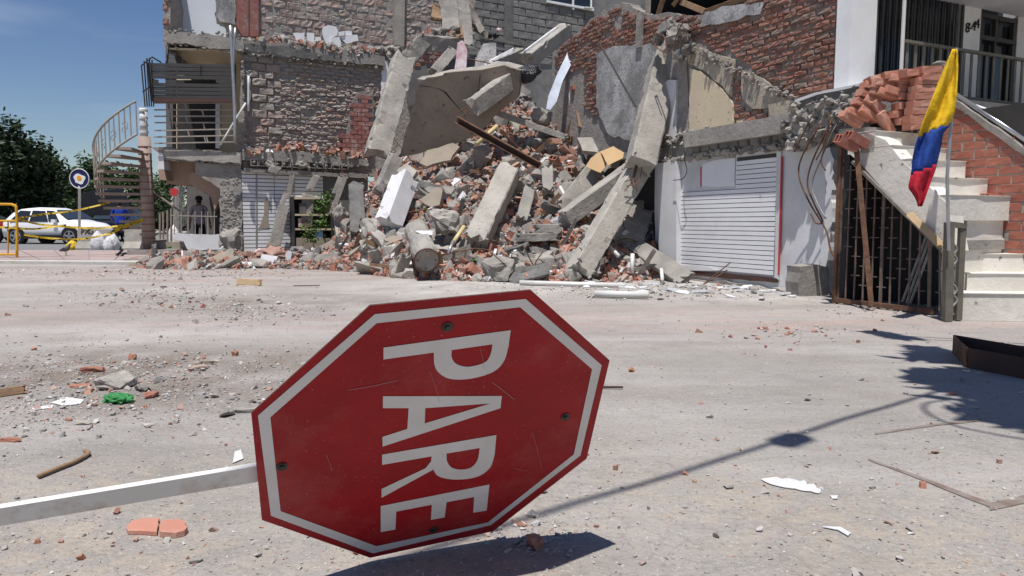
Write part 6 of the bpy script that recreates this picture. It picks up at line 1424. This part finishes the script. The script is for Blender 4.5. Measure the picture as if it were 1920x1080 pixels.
SLB = [(460, 284), (560, 272), (690, 286), (690, 298), (560, 292), (460, 292)]
for k in range(60):
    x, y = sample(SLB); p = WB.px(x, y, rr.uniform(.0, .25)); m = rr.choice(ME['brick'] + ME['brick'] + ME['shard'])
    nm = m.name.split('.')[0]; L3 = ('broken brick lying on the cut floor slab edge of left building', 'brick', 'bricks on cut slab') if nm == 'brick_fragment' else ('white shard lying on the cut floor slab edge of left building', 'plaster shard', 'shards on cut slab')
    inst(nm, m, Matrix.Translation(p) @ rot(rr) @ Matrix.Scale(rr.uniform(.7, 1.35), 4), None, *L3)
# white tile fragments on the beam
for k, (poly, l) in enumerate([([(604, 60), (606, 50), (616, 47), (630, 50), (634, 58), (632, 66), (622, 70), (620, 90), (612, 84), (608, 74)], 'largest white tile slab standing on the roof beam'), ([(620, 70), (638, 69), (640, 86), (630, 93), (620, 90)], 'white tile piece below the largest slab'), ([(635, 60), (646, 58), (646, 66), (636, 67)], 'small square white tile by the largest slab'), ([(647, 58), (659, 58), (660, 65), (648, 66)], 'second square white tile by the largest slab'), ([(640, 68), (670, 65), (672, 76), (650, 82), (641, 74)], 'wide white tile piece at right of the slab'), ([(549, 62), (571, 61), (571, 76), (556, 76)], 'white tile piece with grey corner on roof beam'), ([(576, 61), (589, 62), (589, 78), (576, 78)], 'grey white tile piece left of largest slab'), ([(592, 69), (601, 69), (602, 76), (592, 78)], 'tiny white tile on the roof beam'), ([(511, 68), (519, 66), (521, 75), (513, 77)], 'leftmost white tile chip on the roof beam'), ([(525, 65), (533, 64), (535, 72), (528, 73)], 'second white tile chip on the roof beam')]):
    sheet(WB, poly, -.02 + .03 * (k % 3), .04, 'plaster_bright', 'white_tile', None, amp=.008, step=.1, label=l, cat='tile', group='white tiles on roof beam')
# pipes and planks
for k, (p1, p2, r_, m, l) in enumerate([((932, 236, 15.2), (892, 272, 14.9), .045, 'pvc_cream', 'cream plastic pipe poking out behind the rusty girder'), ((1186, 476, 11.9), (1185, 512, 11.8), .035, 'pvc_white', 'upright white pipe at right foot of heap'), ((1138, 458, 12.2), (1160, 480, 11.9), .035, 'pvc_white', 'white pipe slanting right of the propped beam'), ((870, 425, 12.9), (850, 455, 12.5), .04, 'pvc_cream', 'bent cream pipe left of the dusty column'), ((850, 452, 12.4), (840, 476, 12.2), .03, 'galvanised', 'grey pipe leaning by the round stump'), ((1050, 350, 13.8), (1070, 388, 13.4), .03, 'pvc_white', 'white rod lying on the middle bricks'), ((1240, 505, 11.7), (1242, 526, 11.4), .03, 'pvc_white', 'short white pipe at foot of the white wall'), ((975, 535, 0), (1172, 541, 0), .04, 'pvc_white', 'long white pipe lying on the ground before the heap'), ((1115, 557, 0), (1216, 560, 0), .045, 'pvc_white', 'shorter white pipe lying nearest on the ground'), ((690, 440, 15.0), (722, 436, 14.8), .05, 'brick_glazed', 'red stick of timber left of the white block')]):
    A = G(p1[0], p1[1]) + Vector((0, 0, r_)) if p1[2] == 0 else W(*p1); B = G(p2[0], p2[1]) + Vector((0, 0, r_)) if p2[2] == 0 else W(*p2)
    MB().tube([A, B], r_, 8).build('loose_pipe' if k < 9 else 'timber_stick', m, None, True, l, 'pipe' if k < 9 else 'timber', 'pipes in the debris')
q2 = random.Random(9)
for k in range(84):
    x, y = q2.uniform(630, 1240), q2.uniform(260, 522); p = hit(x, y)
    if p is None: continue
    a_ = q2.uniform(0, 3.14); L_ = q2.uniform(.4, 1.1); dv = Vector((math.cos(a_) * L_, -.25 * L_, math.sin(a_) * L_ * .8))
    if k % 2: MB().tube(smooth_path([p - dv * .4 + Vector((0, -.1, .1)), p + Vector((0, -.15, .15)), p + dv * .6 + Vector((q2.uniform(-.2, .2), -.12, q2.uniform(-.1, .2)))], 5), .010, 5).build('bent_rebar', 'rust', None, True, 'bent rusty reinforcing rod sticking out ' + where(x, y), 'rebar', 'rods in rubble heap')
    else:
        vs, fs = rough_beam(p - dv * .5 + Vector((0, -.05, .08)), p + dv * .5 + Vector((0, -.05, .08)), q2.uniform(.05, .1), .03, k, .005, .03); MB().add(vs, fs).build('broken_plank', q2.choice(['wood', 'wood_grey', 'wood_grey']), None, label='broken wooden plank sticking out ' + where(x, y), cat='plank', group='loose planks in rubble heap')
for k in range(64):
    x, y = q2.uniform(1095, 1490), 0; y = 524 + (x - 1095) * .055 + abs(q2.gauss(0, 9)); p = G(x, y); m = q2.choice(ME['shard'] + ME['rock'][:4]); nm = m.name.split('.')[0]
    inst(nm, m, Matrix.Translation(p + Vector((0, 0, .015))) @ Euler((q2.uniform(-.25, .25), q2.uniform(-.25, .25), q2.uniform(0, 6))).to_matrix().to_4x4() @ Matrix.Scale(q2.uniform(.6, 1.6) * (1 if nm == 'plaster_shard' else .12), 4), None, ('white shard' if nm == 'plaster_shard' else 'small grey chunk') + ' lying on the ground ' + ('at the right foot of the heap' if x < 1260 else 'before the white slat wall'), 'shard' if nm == 'plaster_shard' else 'concrete chunk', 'pieces on ground by the slat wall')
# black hose coil, cloths
mb = MB()
for k in range(26): mb.tube(smooth_path([W(982 + q2.uniform(-14, 14), 514 + q2.uniform(-12, 10), 11.7 + q2.uniform(-.1, .1)) for _ in range(5)], 4), .008, 5)
mb.build('wire_tangle', 'black', None, label='black tangle of wire at front foot of the heap', cat='wire')
for k, (x, y, m, l, s) in enumerate([(490, 478, 'cloth_red', 'red and white cloth in the debris below white boards', .3), (893, 494, 'green_plastic', 'small green bottle at front of heap', .09), (800, 398, 'bag_yellow', 'yellow plastic scrap left of pale boulder', .12), (935, 62, 'fabric_pink', 'pink bundle on the rubble crest', .22), (925, 72, 'black', 'black clothing heap on the rubble crest', .35), (350, 487, 'bag_yellow', 'yellow scrap on debris near the plinth', .1), (478, 500, 'plaster_bright', 'white paper lying at edge of the debris', .25), (320, 468, 'leaf_bright', 'small green weed on the plinth by spiral stair', .12), (952, 447, 'shirt_blue', 'small blue scrap among front bricks', .08), (830, 382, 'navy', 'dark blue cloth under the triangular chunk', .25)]):
    vs, fs = rough_rock(900 + k, (s, s * .7, s * .55), 2, .2); p = hit(x, y) or W(x, y, 19.5)
    if k in (3, 4): p = W(x, y, 20.0)
    MB().add([v + p + Vector((0, -.05, .06)) for v in vs], fs).build('debris_scrap', m, None, True, l, 'scrap', 'scraps in debris')
# ================================================================ STOP SIGN (homography measured in its own plane)
Rs_ = .487; SC = .487 / .406
oct_w = [(-.253, 1.265, -.149), (.038, 1.373, -.127), (.217, 1.556, -.303), (.181, 1.706, -.573), (-.049, 1.735, -.779), (-.34, 1.627, -.80), (-.52, 1.444, -.625), (-.484, 1.294, -.355)]
OW = [Vector(v) * SC + Vector((0, 0, CAMZ)) for v in oct_w]
Cs = sum(OW, Vector()) / 8
e1 = (OW[0] - OW[4]).normalized(); e2 = (OW[2] - OW[6]); e2 = (e2 - e1 * e2.dot(e1)).normalized(); ns = e1.cross(e2).normalized()
if ns.dot(Vector((0, 0, CAMZ)) - Cs) < 0: ns = -ns
SPL = FreePlane(Cs, ns)
sg = empty('stop_sign', G(694, 1050), 'fallen red octagonal stop sign reading PARE lying on its side', 'road sign')
def spx(x, y, off=0.0): return SPL.px(x, y, off)
octp = [(694, 573), (995, 544), (1143, 676), (1100, 860), (925, 996), (694, 1046), (491, 975), (471, 775)]
back = [spx(x, y, 0) for x, y in octp]
MB().prism(back, -ns * .004, 0, 1).build('plate', ['sign_red', 'sign_edge'], sg)
MB().prism(back, -ns * .0005).build('plate_edge', 'sign_edge', sg, ) if False else None
# white border ring: pixels measured in crop (scale 1.928, origin 440,520)
cp_ = lambda x, y: (440 + x / 1.928, 520 + y / 1.928)
outer = [cp_(*p) for p in [(507, 133), (1052, 78), (1327, 318), (1250, 644), (926, 896), (500, 998), (131, 862), (84, 500)]]
inner = [cp_(*p) for p in [(513, 166), (1032, 108), (1292, 332), (1226, 640), (915, 886), (512, 972), (166, 845), (129, 506)]]
ring = MB(); n = 8
vo = [spx(*p, .0012) for p in outer]; vi = [spx(*p, .0012) for p in inner]
ring.add(vo + vi, [(i, (i + 1) % 8, 8 + (i + 1) % 8, 8 + i) for i in range(8)]); rb = ring.build('white_border', 'sign_white', sg)
def letter(name, outline, holes=()):
    """polygon outline in crop pixels with holes, triangulated flat just proud of the plate"""
    bm = bmesh.new(); ed = []
    for loop in (outline,) + tuple(holes):
        vs = [bm.verts.new(spx(*cp_(*p), .0013)) for p in loop]; ed += [bm.edges.new((vs[i], vs[(i + 1) % len(vs)])) for i in range(len(vs))]
    bmesh.ops.triangle_fill(bm, edges=ed, use_beauty=True)
    bm.verts.index_update(); mb = MB(); mb.add([v.co.copy() for v in bm.verts], [tuple(v.index for v in f.verts) for f in bm.faces]); bm.free(); mb.build('letter', 'sign_white', sg, label='white letter ' + name)
def arc(pts, k=6): return [(p.x, p.y) for p in smooth_path([Vector((x, y, 0)) for x, y in pts], k)]
letter('P', [(538, 254), (998, 191)] + arc([(990, 250), (975, 300), (945, 335), (895, 357), (830, 369), (775, 366), (738, 345), (722, 315), (720, 272)])+ [(538, 297)],
       [arc([(784, 263), (785, 290), (800, 312), (835, 323), (875, 318), (910, 303), (926, 275), (932, 242)])])
letter('A', [(536, 430), (966, 429), (961, 473), (535, 612), (534, 577), (624, 548), (629, 473), (536, 473)], [[(689, 473), (687, 528), (925, 456)]])
letter('R', [(533, 641), (946, 570)] + arc([(940, 640), (925, 685), (890, 715), (840, 729), (780, 730), (735, 718), (718, 695)], 5) + [(531, 797), (531, 765), (690, 690), (710, 665), (712, 647), (533, 678)],
       [arc([(766, 637), (768, 665), (785, 688), (820, 695), (855, 687), (878, 660), (886, 617)])])
letter('E', [(528, 827), (921, 749), (911, 843), (862, 851), (866, 794), (766, 813), (759, 868), (709, 877), (713, 822), (584, 847), (581, 912), (528, 921)])
for x, y in ((768, 178), (1195, 503), (170, 683), (720, 911)):
    c = spx(*cp_(x, y), .0); MB().tube([c, c + ns * .003], .0135, 18).build('washer', 'bolt', sg); MB().tube([c, c + ns * .008], .0065, 8).build('bolt', 'bolt', sg)
for k, (p1, p2, w_) in enumerate([((412, 408), (592, 372), .9), ((888, 258), (902, 330), .6), ((930, 378), (1012, 442), .9), ((1076, 560), (1110, 692), .6), ((706, 340), (742, 452), .5), ((330, 640), (352, 700), .6), ((1010, 690), (1060, 700), .5)]):
    mid = ((p1[0] + p2[0]) / 2 + 2, (p1[1] + p2[1]) / 2 + 1.5); P_ = smooth_path([spx(*cp_(*q), .0016) for q in (p1, mid, p2)], 5)
    MB().tube(P_, .0007 * w_, 4).build('scratch', 'scratch', sg)
# square post running off to the left
A = spx(478, 886, -.03); pd = 0
zp = A.z
B = spx(-60, 976, -.03)
post = MB(); axv = (B - A); post.bar(A + (A - B).normalized() * .3, B + (B - A) * .9, .056, .012, up=ns); post.build('post', 'post_white', sg)
br_ = MB()
# ================================================================ FOREGROUND DEBRIS
GR = random.Random(77)
def gp(px, py): q = G(px, py); q.z = ground_z(q.x, q.y); return q
def stone(name, px, py, size, m, label, cat, seed, sink=.2, rz=None, group='loose pieces on the ground', amp=.1, boxy=.5, tilt=0):
    vs, fs = rough_rock(seed, size, 2, amp, boxy); p = gp(px, py) + Vector((0, 0, size[2] * (.5 - sink))); rm_ = Euler((R(tilt), 0, R(rz if rz is not None else GR.uniform(0, 180)))).to_matrix()
    MB().add([rm_ @ v + p for v in vs], fs).build(name, m, None, False, label, cat, group)
stone('concrete_boulder', 215, 735, (.25, .17, .13), 'concrete_pale', 'knobbly concrete boulder beside green plastic on the ground', 'boulder', 1, .15, 5, amp=.12, boxy=.7)
stone('concrete_chunk', 385, 690, (.13, .1, .05), 'concrete_tan', 'flat tan stone right of the boulder among brick bits', 'stone', 2, .2, 20)
stone('concrete_chunk', 298, 694, (.085, .06, .045), 'concrete_pale', 'pale rounded stone behind the boulder', 'stone', 3)
stone('concrete_chunk', 238, 690, (.11, .06, .035), 'concrete_pale', 'flat pale stone just behind the boulder', 'stone', 4, rz=15)
stone('concrete_chunk', 425, 780, (.09, .06, .05), 'concrete', 'grey lump left of the fallen sign', 'stone', 5)
stone('concrete_chunk', 468, 772, (.17, .08, .03), 'concrete_pale', 'pale slab sliver touching the sign corner', 'stone', 6, rz=15)
stone('concrete_chunk', 158, 797, (.075, .05, .025), 'concrete_pale', 'smooth oval pebble below the boulder', 'pebble', 7, rz=-5, amp=.03)
stone('concrete_chunk', 366, 1056, (.038, .03, .024), 'concrete', 'dark rounded pebble at the bottom left of the sign', 'pebble', 8, amp=.05)
stone('concrete_chunk', 270, 740, (.1, .08, .05), 'concrete', 'grey crumb right of the green plastic', 'stone', 9)
stone('concrete_chunk', 300, 730, (.06, .05, .04), 'concrete', 'small grey stone further right of green plastic', 'stone', 10)
stone('concrete_chunk', 440, 600, (.09, .07, .05), 'concrete_pale', 'white pebble alone on the dusty ground', 'pebble', 11)
stone('brick_fragment', 175, 712, (.13, .09, .055), 'brick_rubble', 'orange brick piece left of boulder', 'brick', 12, rz=10, boxy=.8)
stone('brick_fragment', 372, 704, (.145, .05, .045), 'brick_rubble', 'long orange brick sliver right of boulder', 'brick', 13, rz=14, boxy=.9)
stone('brick_fragment', 150, 733, (.13, .04, .03), 'brick_rubble', 'thin brick sliver at left of the boulder', 'brick', 14, rz=-10, boxy=.9)
stone('brick_fragment', 248, 676, (.06, .05, .05), 'brick_rubble', 'small orange brick lump behind boulder', 'brick', 15, boxy=.8)
stone('brick_fragment', 347, 668, (.055, .045, .035), 'brick_rubble', 'small brick lump near tan stone', 'brick', 16, boxy=.8)
stone('brick_fragment', 441, 669, (.05, .05, .05), 'brick_rubble', 'lone orange brick cube near sign corner', 'brick', 17, boxy=.8)
stone('brick_fragment', 63, 656, (.045, .04, .035), 'brick_rubble', 'tiny brick cube at far left', 'brick', 18, boxy=.8)
stone('brick_fragment', 284, 750, (.085, .06, .04), 'brick_rubble', 'brick piece leaning right of green plastic', 'brick', 19, rz=30, boxy=.8)
stone('brick_fragment', 20, 888 - 60, (.11, .04, .02), 'brick_rubble', 'brick sliver at left picture edge', 'brick', 20, rz=-5, boxy=.9)
stone('brick_fragment', 72, 1014, (.03, .022, .016), 'brick_rubble', 'little brick crumb under the post', 'brick', 21)
stone('brick_fragment', 1008, 1032, (.085, .05, .05), 'brick_rubble', 'brown brick lump in the shadow of the sign', 'brick', 22)
stone('brick_fragment', 975, 988, (.05, .035, .014), 'brick_rubble', 'flat brick flake beside the lower sign edge', 'brick', 23, rz=-20)
stone('brick_fragment', 1118, 992, (.02, .016, .014), 'brick_rubble', 'tiny brick crumb right of the sign shadow', 'brick', 24)
# the split brick slip in front: two halves
for k, (pts, l) in enumerate([([(237, 994), (247, 982), (270, 977), (299, 976), (296, 985), (298, 988), (294, 1003), (262, 1001), (240, 1001)], 'left half of the split orange brick slip near bottom'), ([(299, 1005), (303, 984), (338, 982), (348, 986), (347, 993), (352, 997), (346, 1004), (330, 1008)], 'right half of the split orange brick slip near bottom')]):
    vs = [gp(*p) + Vector((0, 0, .002)) for p in pts]; MB().prism(jag(vs, .02, .0012, k), (0, 0, .012 + .005 * k)).build('brick_slip', 'brick_pink', None, label=l, cat='brick', group='split brick slip')
# green plastic, white plaster flake, scraps
bm = bmesh.new(); bmesh.ops.create_icosphere(bm, subdivisions=3, radius=1); p = gp(222, 758)
for v in bm.verts: v.co *= 1 + .5 * noise.noise(v.co * 2.5) + .25 * noise.noise(v.co * 6)
bm.verts.index_update(); vs = [Vector((v.co.x * .075, v.co.y * .045, max(v.co.z, -.4) * .032 + .02)) + p for v in bm.verts]; fs = [tuple(v.index for v in f.verts) for f in bm.faces]; bm.free()
MB().add(vs, fs).build('green_plastic', 'green_plastic', None, False, 'crumpled bright green plastic wrapper in front of the boulder', 'plastic wrapper')
for k, (pts, l) in enumerate([([(1427, 900), (1440, 897), (1458, 895), (1466, 899), (1480, 897), (1500, 903), (1508, 901), (1512, 909), (1526, 908), (1530, 915), (1539, 918), (1536, 926), (1520, 922), (1505, 921), (1490, 917), (1470, 915), (1452, 911), (1440, 907)], 'largest white paint flake lying on the concrete at right'), ([(1540, 992), (1575, 992), (1596, 1004), (1590, 1010), (1570, 998)], 'curled white flake near bottom right'), ([(1556, 930), (1572, 930), (1570, 936), (1560, 936)], 'small white flake right of the largest flake'), ([(95, 762), (125, 752), (158, 756), (150, 762), (120, 766)], 'white plaster flake at left below the bricks'), ([(60, 770), (100, 765), (98, 769), (64, 773)], 'thin white flake strip at left'), ([(436, 870), (440, 850), (452, 846), (456, 862)], 'translucent white scrap beside the sign post')]):
    vs = [gp(*p) + Vector((0, 0, .004)) for p in pts]; MB().prism(jag(vs, .012, .002, k), (0, 0, .002)).build('paint_flake', 'plaster_white', None, label=l, cat='flake', group='white flakes on the ground')
pts = [(72, 898), (110, 884), (142, 872), (166, 858), (160, 853)]
MB().tube(smooth_path([gp(*p) + Vector((0, 0, .012)) for p in pts], 4), .0085, 7).build('wooden_stick', 'wood', None, True, 'bent brown stick with hooked end on the ground at left', 'stick')
vs, fs = rough_beam(gp(0, 748) + Vector((0, 0, .02)), gp(48, 745) + Vector((0, 0, .02)), .045, .035, 4, .006, .02); MB().add(vs, fs).build('wooden_stick', 'wood', None, label='thick brown timber end at the left picture edge', cat='stick')
vs, fs = rough_beam(gp(445, 533) + Vector((0, 0, .05)), gp(488, 536) + Vector((0, 0, .05)), .1, .06, 5, .01, .03); MB().add(vs, fs).build('broken_plank', 'wood_pale', None, label='short pale plank bundle on ground left of the sign top', cat='plank')
for k, (a, b) in enumerate([((550, 537), (600, 536)), ((1130, 731), (1168, 732)), ((425, 506), (490, 496)), ((175, 478), (200, 488))]):
    MB().tube([gp(*a) + Vector((0, 0, .012)), gp(*b) + Vector((0, 0, .014))], .007, 6).build('loose_rod', 'rust_dark', None, label=['thin dark rod on pale ground left of the sign', 'short dark rod right beside the sign edge', 'rusty rod at front of debris near white boards', 'dark rod on the pavement tiles by the kerb'][k], cat='rod', group='rods on the ground')
# fallen tripod thing near the kerb
tr = empty('broken_tool', gp(225, 484), 'black folded metal tool lying on the pavement near the worker', 'tool'); MB().bar(gp(218, 484) + Vector((0, 0, .05)), gp(231, 484) + Vector((0, 0, .24)), .05, .04).build('shaft', 'black', tr); MB().bar(gp(226, 485) + Vector((0, 0, .05)), gp(236, 485) + Vector((0, 0, .16)), .05, .04).build('leg', 'black', tr); MB().bar(gp(226, 484) + Vector((0, 0, .03)), gp(238, 485) + Vector((0, 0, .03)), .08, .05).build('foot', 'black', tr)
# rust strips let into the concrete at right, and one thin dark line
for k, (A_, B_, w0, w1, lb_) in enumerate([((1628, 862), (1862, 946), 2.5, 9, 'long narrow rusted steel strip let into concrete at right'), ((1856, 948), (1940, 930), 14, 14, 'short rusted steel strip at right picture edge'), ((1640, 816), (1838, 789), 3, 4, 'thin dark line on the ground ending near the loop shadow')]):
    mb = MB(); N_ = 26
    for i_ in range(N_ + 1):
        t = i_ / N_; x = A_[0] + (B_[0] - A_[0]) * t; y = A_[1] + (B_[1] - A_[1]) * t; w_ = w0 + (w1 - w0) * t + 1.2 * noise.noise(Vector((t * 9, k, 0)))
        for dy in (-w_ / 2, w_ / 2): q = gp(x, y + dy); mb.v.append((q.x, q.y, q.z + .004))
    for i_ in range(N_): mb.f.append((2 * i_, 2 * i_ + 1, 2 * i_ + 3, 2 * i_ + 2)); mb.m.append(0)
    o = mb.build('ground_strip', 'strip_brown', None, label=lb_, cat='steel strip', group='rusted strips in ground'); so = o.modifiers.new('s', 'SOLIDIFY'); so.thickness = .003
# rusty steel tray at right edge
d0, d1 = gp(1815, 690), gp(1925, 713); w_ = d1 - d0; w_.z = 0; up = Vector((0, 0, .135)); bk_ = Vector((.25, .55, 0)); d0.z = 0
ty = empty('rusty_steel_tray', d0, 'low rust brown steel tray box cut by the right picture edge', 'steel box'); w2 = w_ * 2.6
MB().obox(d0, w2, Vector((0, .012, 0)), up).build('front_plate', 'rust_dark', ty); MB().obox(d0 + Vector((-.01, .012, 0)), bk_, Vector((.012, 0, 0)), up).build('side_plate', 'rust', ty); MB().obox(d0 + bk_, w2, Vector((0, .012, 0)), up).build('back_plate', 'rust_dark', ty); MB().prism([d0 + Vector((.015, .02, .02)), d0 + w2 + Vector((0, .02, .02)), d0 + w2 + bk_ + Vector((0, -.01, .02)), d0 + bk_ + Vector((.015, -.01, .02))], (0, 0, -.01)).build('bottom_plate', 'rust_dark', ty)
# ---- gravel: even in the picture, denser on the loose soil
lib = [rock(900 + i, 9, (1, .8, .55), .4) for i in range(10)]; LIB = [(np.array([tuple(v) for v in a]), b) for a, b in lib]
gm = MB(); sm = MB(); q3 = random.Random(5)
def put(mb, x, y, s):
    p = gp(x, y); V, f = q3.choice(LIB); A = np.array(Matrix.Rotation(q3.uniform(0, 6.28), 3, 'Z') @ Euler((q3.uniform(-.5, .5), q3.uniform(-.5, .5), 0)).to_matrix()) * s
    mb.add((V @ A.T + np.array((p.x, p.y, p.z + s * .12))).tolist(), f)
for k in range(6000):
    x, y = q3.uniform(-10, 1930), 500 + 590 * q3.random() ** .85
    d = 1293 / (y - 417); s = max(.003, min(.05, q3.lognormvariate(-5.25, .6) * (1 + .12 * d)))
    put(gm, x, y, s)
for k in range(4200):
    a = q3.gauss(0, 1); b = q3.gauss(0, 1); x = 260 + 250 * a; y = 715 + 40 * b
    if y < 500 or x > 700: continue
    put(gm, x, y, max(.005, min(.06, q3.lognormvariate(-4.5, .6))))
for (cx, cy, sx, sy, n_) in ((330, 560, 110, 14, 900), (480, 585, 70, 14, 420), (90, 770, 70, 22, 500), (1000, 1005, 60, 18, 260), (1250, 545, 130, 9, 900), (1500, 625, 60, 10, 150), (300, 512, 160, 8, 700), (1150, 540, 120, 8, 500), (1650, 580, 80, 9, 240)):
    for _ in range(n_):
        x, y = q3.gauss(cx, sx), q3.gauss(cy, sy)
        if y < 497: continue
        d = 1293 / (y - 417); put(gm, x, y, max(.005, min(.12, q3.lognormvariate(-5.0, .6) * (1 + .22 * d))))
gm.build('gravel', 'gravel', None, label='fine gravel and brick crumbs scattered over the dusty ground', cat='gravel', kind='stuff')
# small brick crumbs on the ground, countable ones
for k in range(70):
    x, y = q3.choice([(q3.gauss(300, 170), q3.gauss(560, 18)), (q3.gauss(180, 120), q3.gauss(720, 30)), (q3.uniform(50, 700), q3.uniform(960, 1070)), (q3.gauss(1480, 70), q3.gauss(625, 12)), (q3.uniform(1150, 1900), q3.uniform(600, 1050))])
    if not (500 < y < 1075) or x < 0: continue
    d = 1293 / (y - 417); m = q3.choice(ME['brick']); s = q3.uniform(.07, .2) * (.5 + d * .16)
    inst('brick_crumb', m, Matrix.Translation(gp(x, y) + Vector((0, 0, .03 * s))) @ rot(q3) @ Matrix.Scale(s, 4), None, 'small red brick crumb lying loose on the dusty ground', 'brick crumb', 'brick crumbs on open ground')

# ================================================================ overhead cable and roadside tree outside the frame (they cast the shadows seen)
def above(px, py, z): q = G(px, py); return q + SV * (z / SV.z)
c1, c2 = above(1020, 965, 5.0), above(1640, 770, 5.0); dv = (c2 - c1); 
pa, pb = c1 - dv * 4.2, c2 + dv * 5.5
cb = MB().tube([pa, c1, c2, pb], .017, 6).build('overhead_cable', 'black', None, label='black overhead cable whose shadow crosses the ground at right', cat='cable')
cc_ = above(1483, 826, 5.0); ax = dv.normalized(); MB().tube([cc_ - ax * .11, cc_ - ax * .08, cc_ + ax * .08, cc_ + ax * .11], [.03, .075, .075, .03], 12).build('splice_case', 'black', cb, smooth=True)
MB().tube(smooth_path([above(x, y, 4.9) for x, y in [(1905, 742), (1850, 744), (1780, 750), (1735, 758), (1742, 778), (1790, 800), (1860, 816), (1930, 828)]], 6), .012, 6).build('slack_loop', 'black', cb)
MB().tube(smooth_path([above(x, y, 4.9) for x, y in [(1850, 748), (1890, 762), (1902, 790), (1925, 815)]], 6), .012, 6).build('slack_loop', 'black', cb)
for k, p in enumerate((pa, pb)):
    b = Vector((p.x, p.y, 0)); MB().tube([b, b + Vector((0, 0, 6.5))], [.15, .10], 10).build('utility_pole', 'concrete', None, label=['utility pole behind the camera holding the overhead cable', 'utility pole far right holding the overhead cable'][k], cat='pole', group='utility poles')
tb = Vector((6.3, 2.6, 0)); tt = empty('roadside_tree', tb, 'broad leaved tree beyond the right picture edge shading the ground', 'tree')
MB().tube(smooth_path([tb, tb + Vector((-.1, .1, 2)), tb + Vector((-.4, .2, 3.8)), tb + Vector((-.8, .4, 5))], 4), [.2] * 5 + [.16] * 4 + [.12] * 4, 10).build('trunk', 'bark', tt)
mb = MB(); lm = MB()
for k, (px, py, r_, n_) in enumerate([(1765, 668, .24, 120), (1830, 672, .3, 160), (1900, 690, .3, 160), (1800, 705, .2, 90), (1760, 703, .16, 90), (1850, 730, .3, 180), (1915, 745, .3, 180), (1890, 775, .16, 80), (1960, 790, .35, 160), (1980, 700, .5, 200), (1650, 625, .12, 40), (1690, 633, .12, 40), (1960, 720, .4, 160), (1735, 655, .13, 50)]):
    c = above(px, py, 4.2 + .1 * (k % 3)); leaves(mb, c, int(n_ * 1.7), (r_ * .82, r_ * .82, .12), .14, 700 + k); lm.tube([tb + Vector((-.6, .3, 4.2)), c], [.05, .008], 5)
mb.build('crown', 'leaf_mid', tt); lm.build('limb', 'bark', tt)
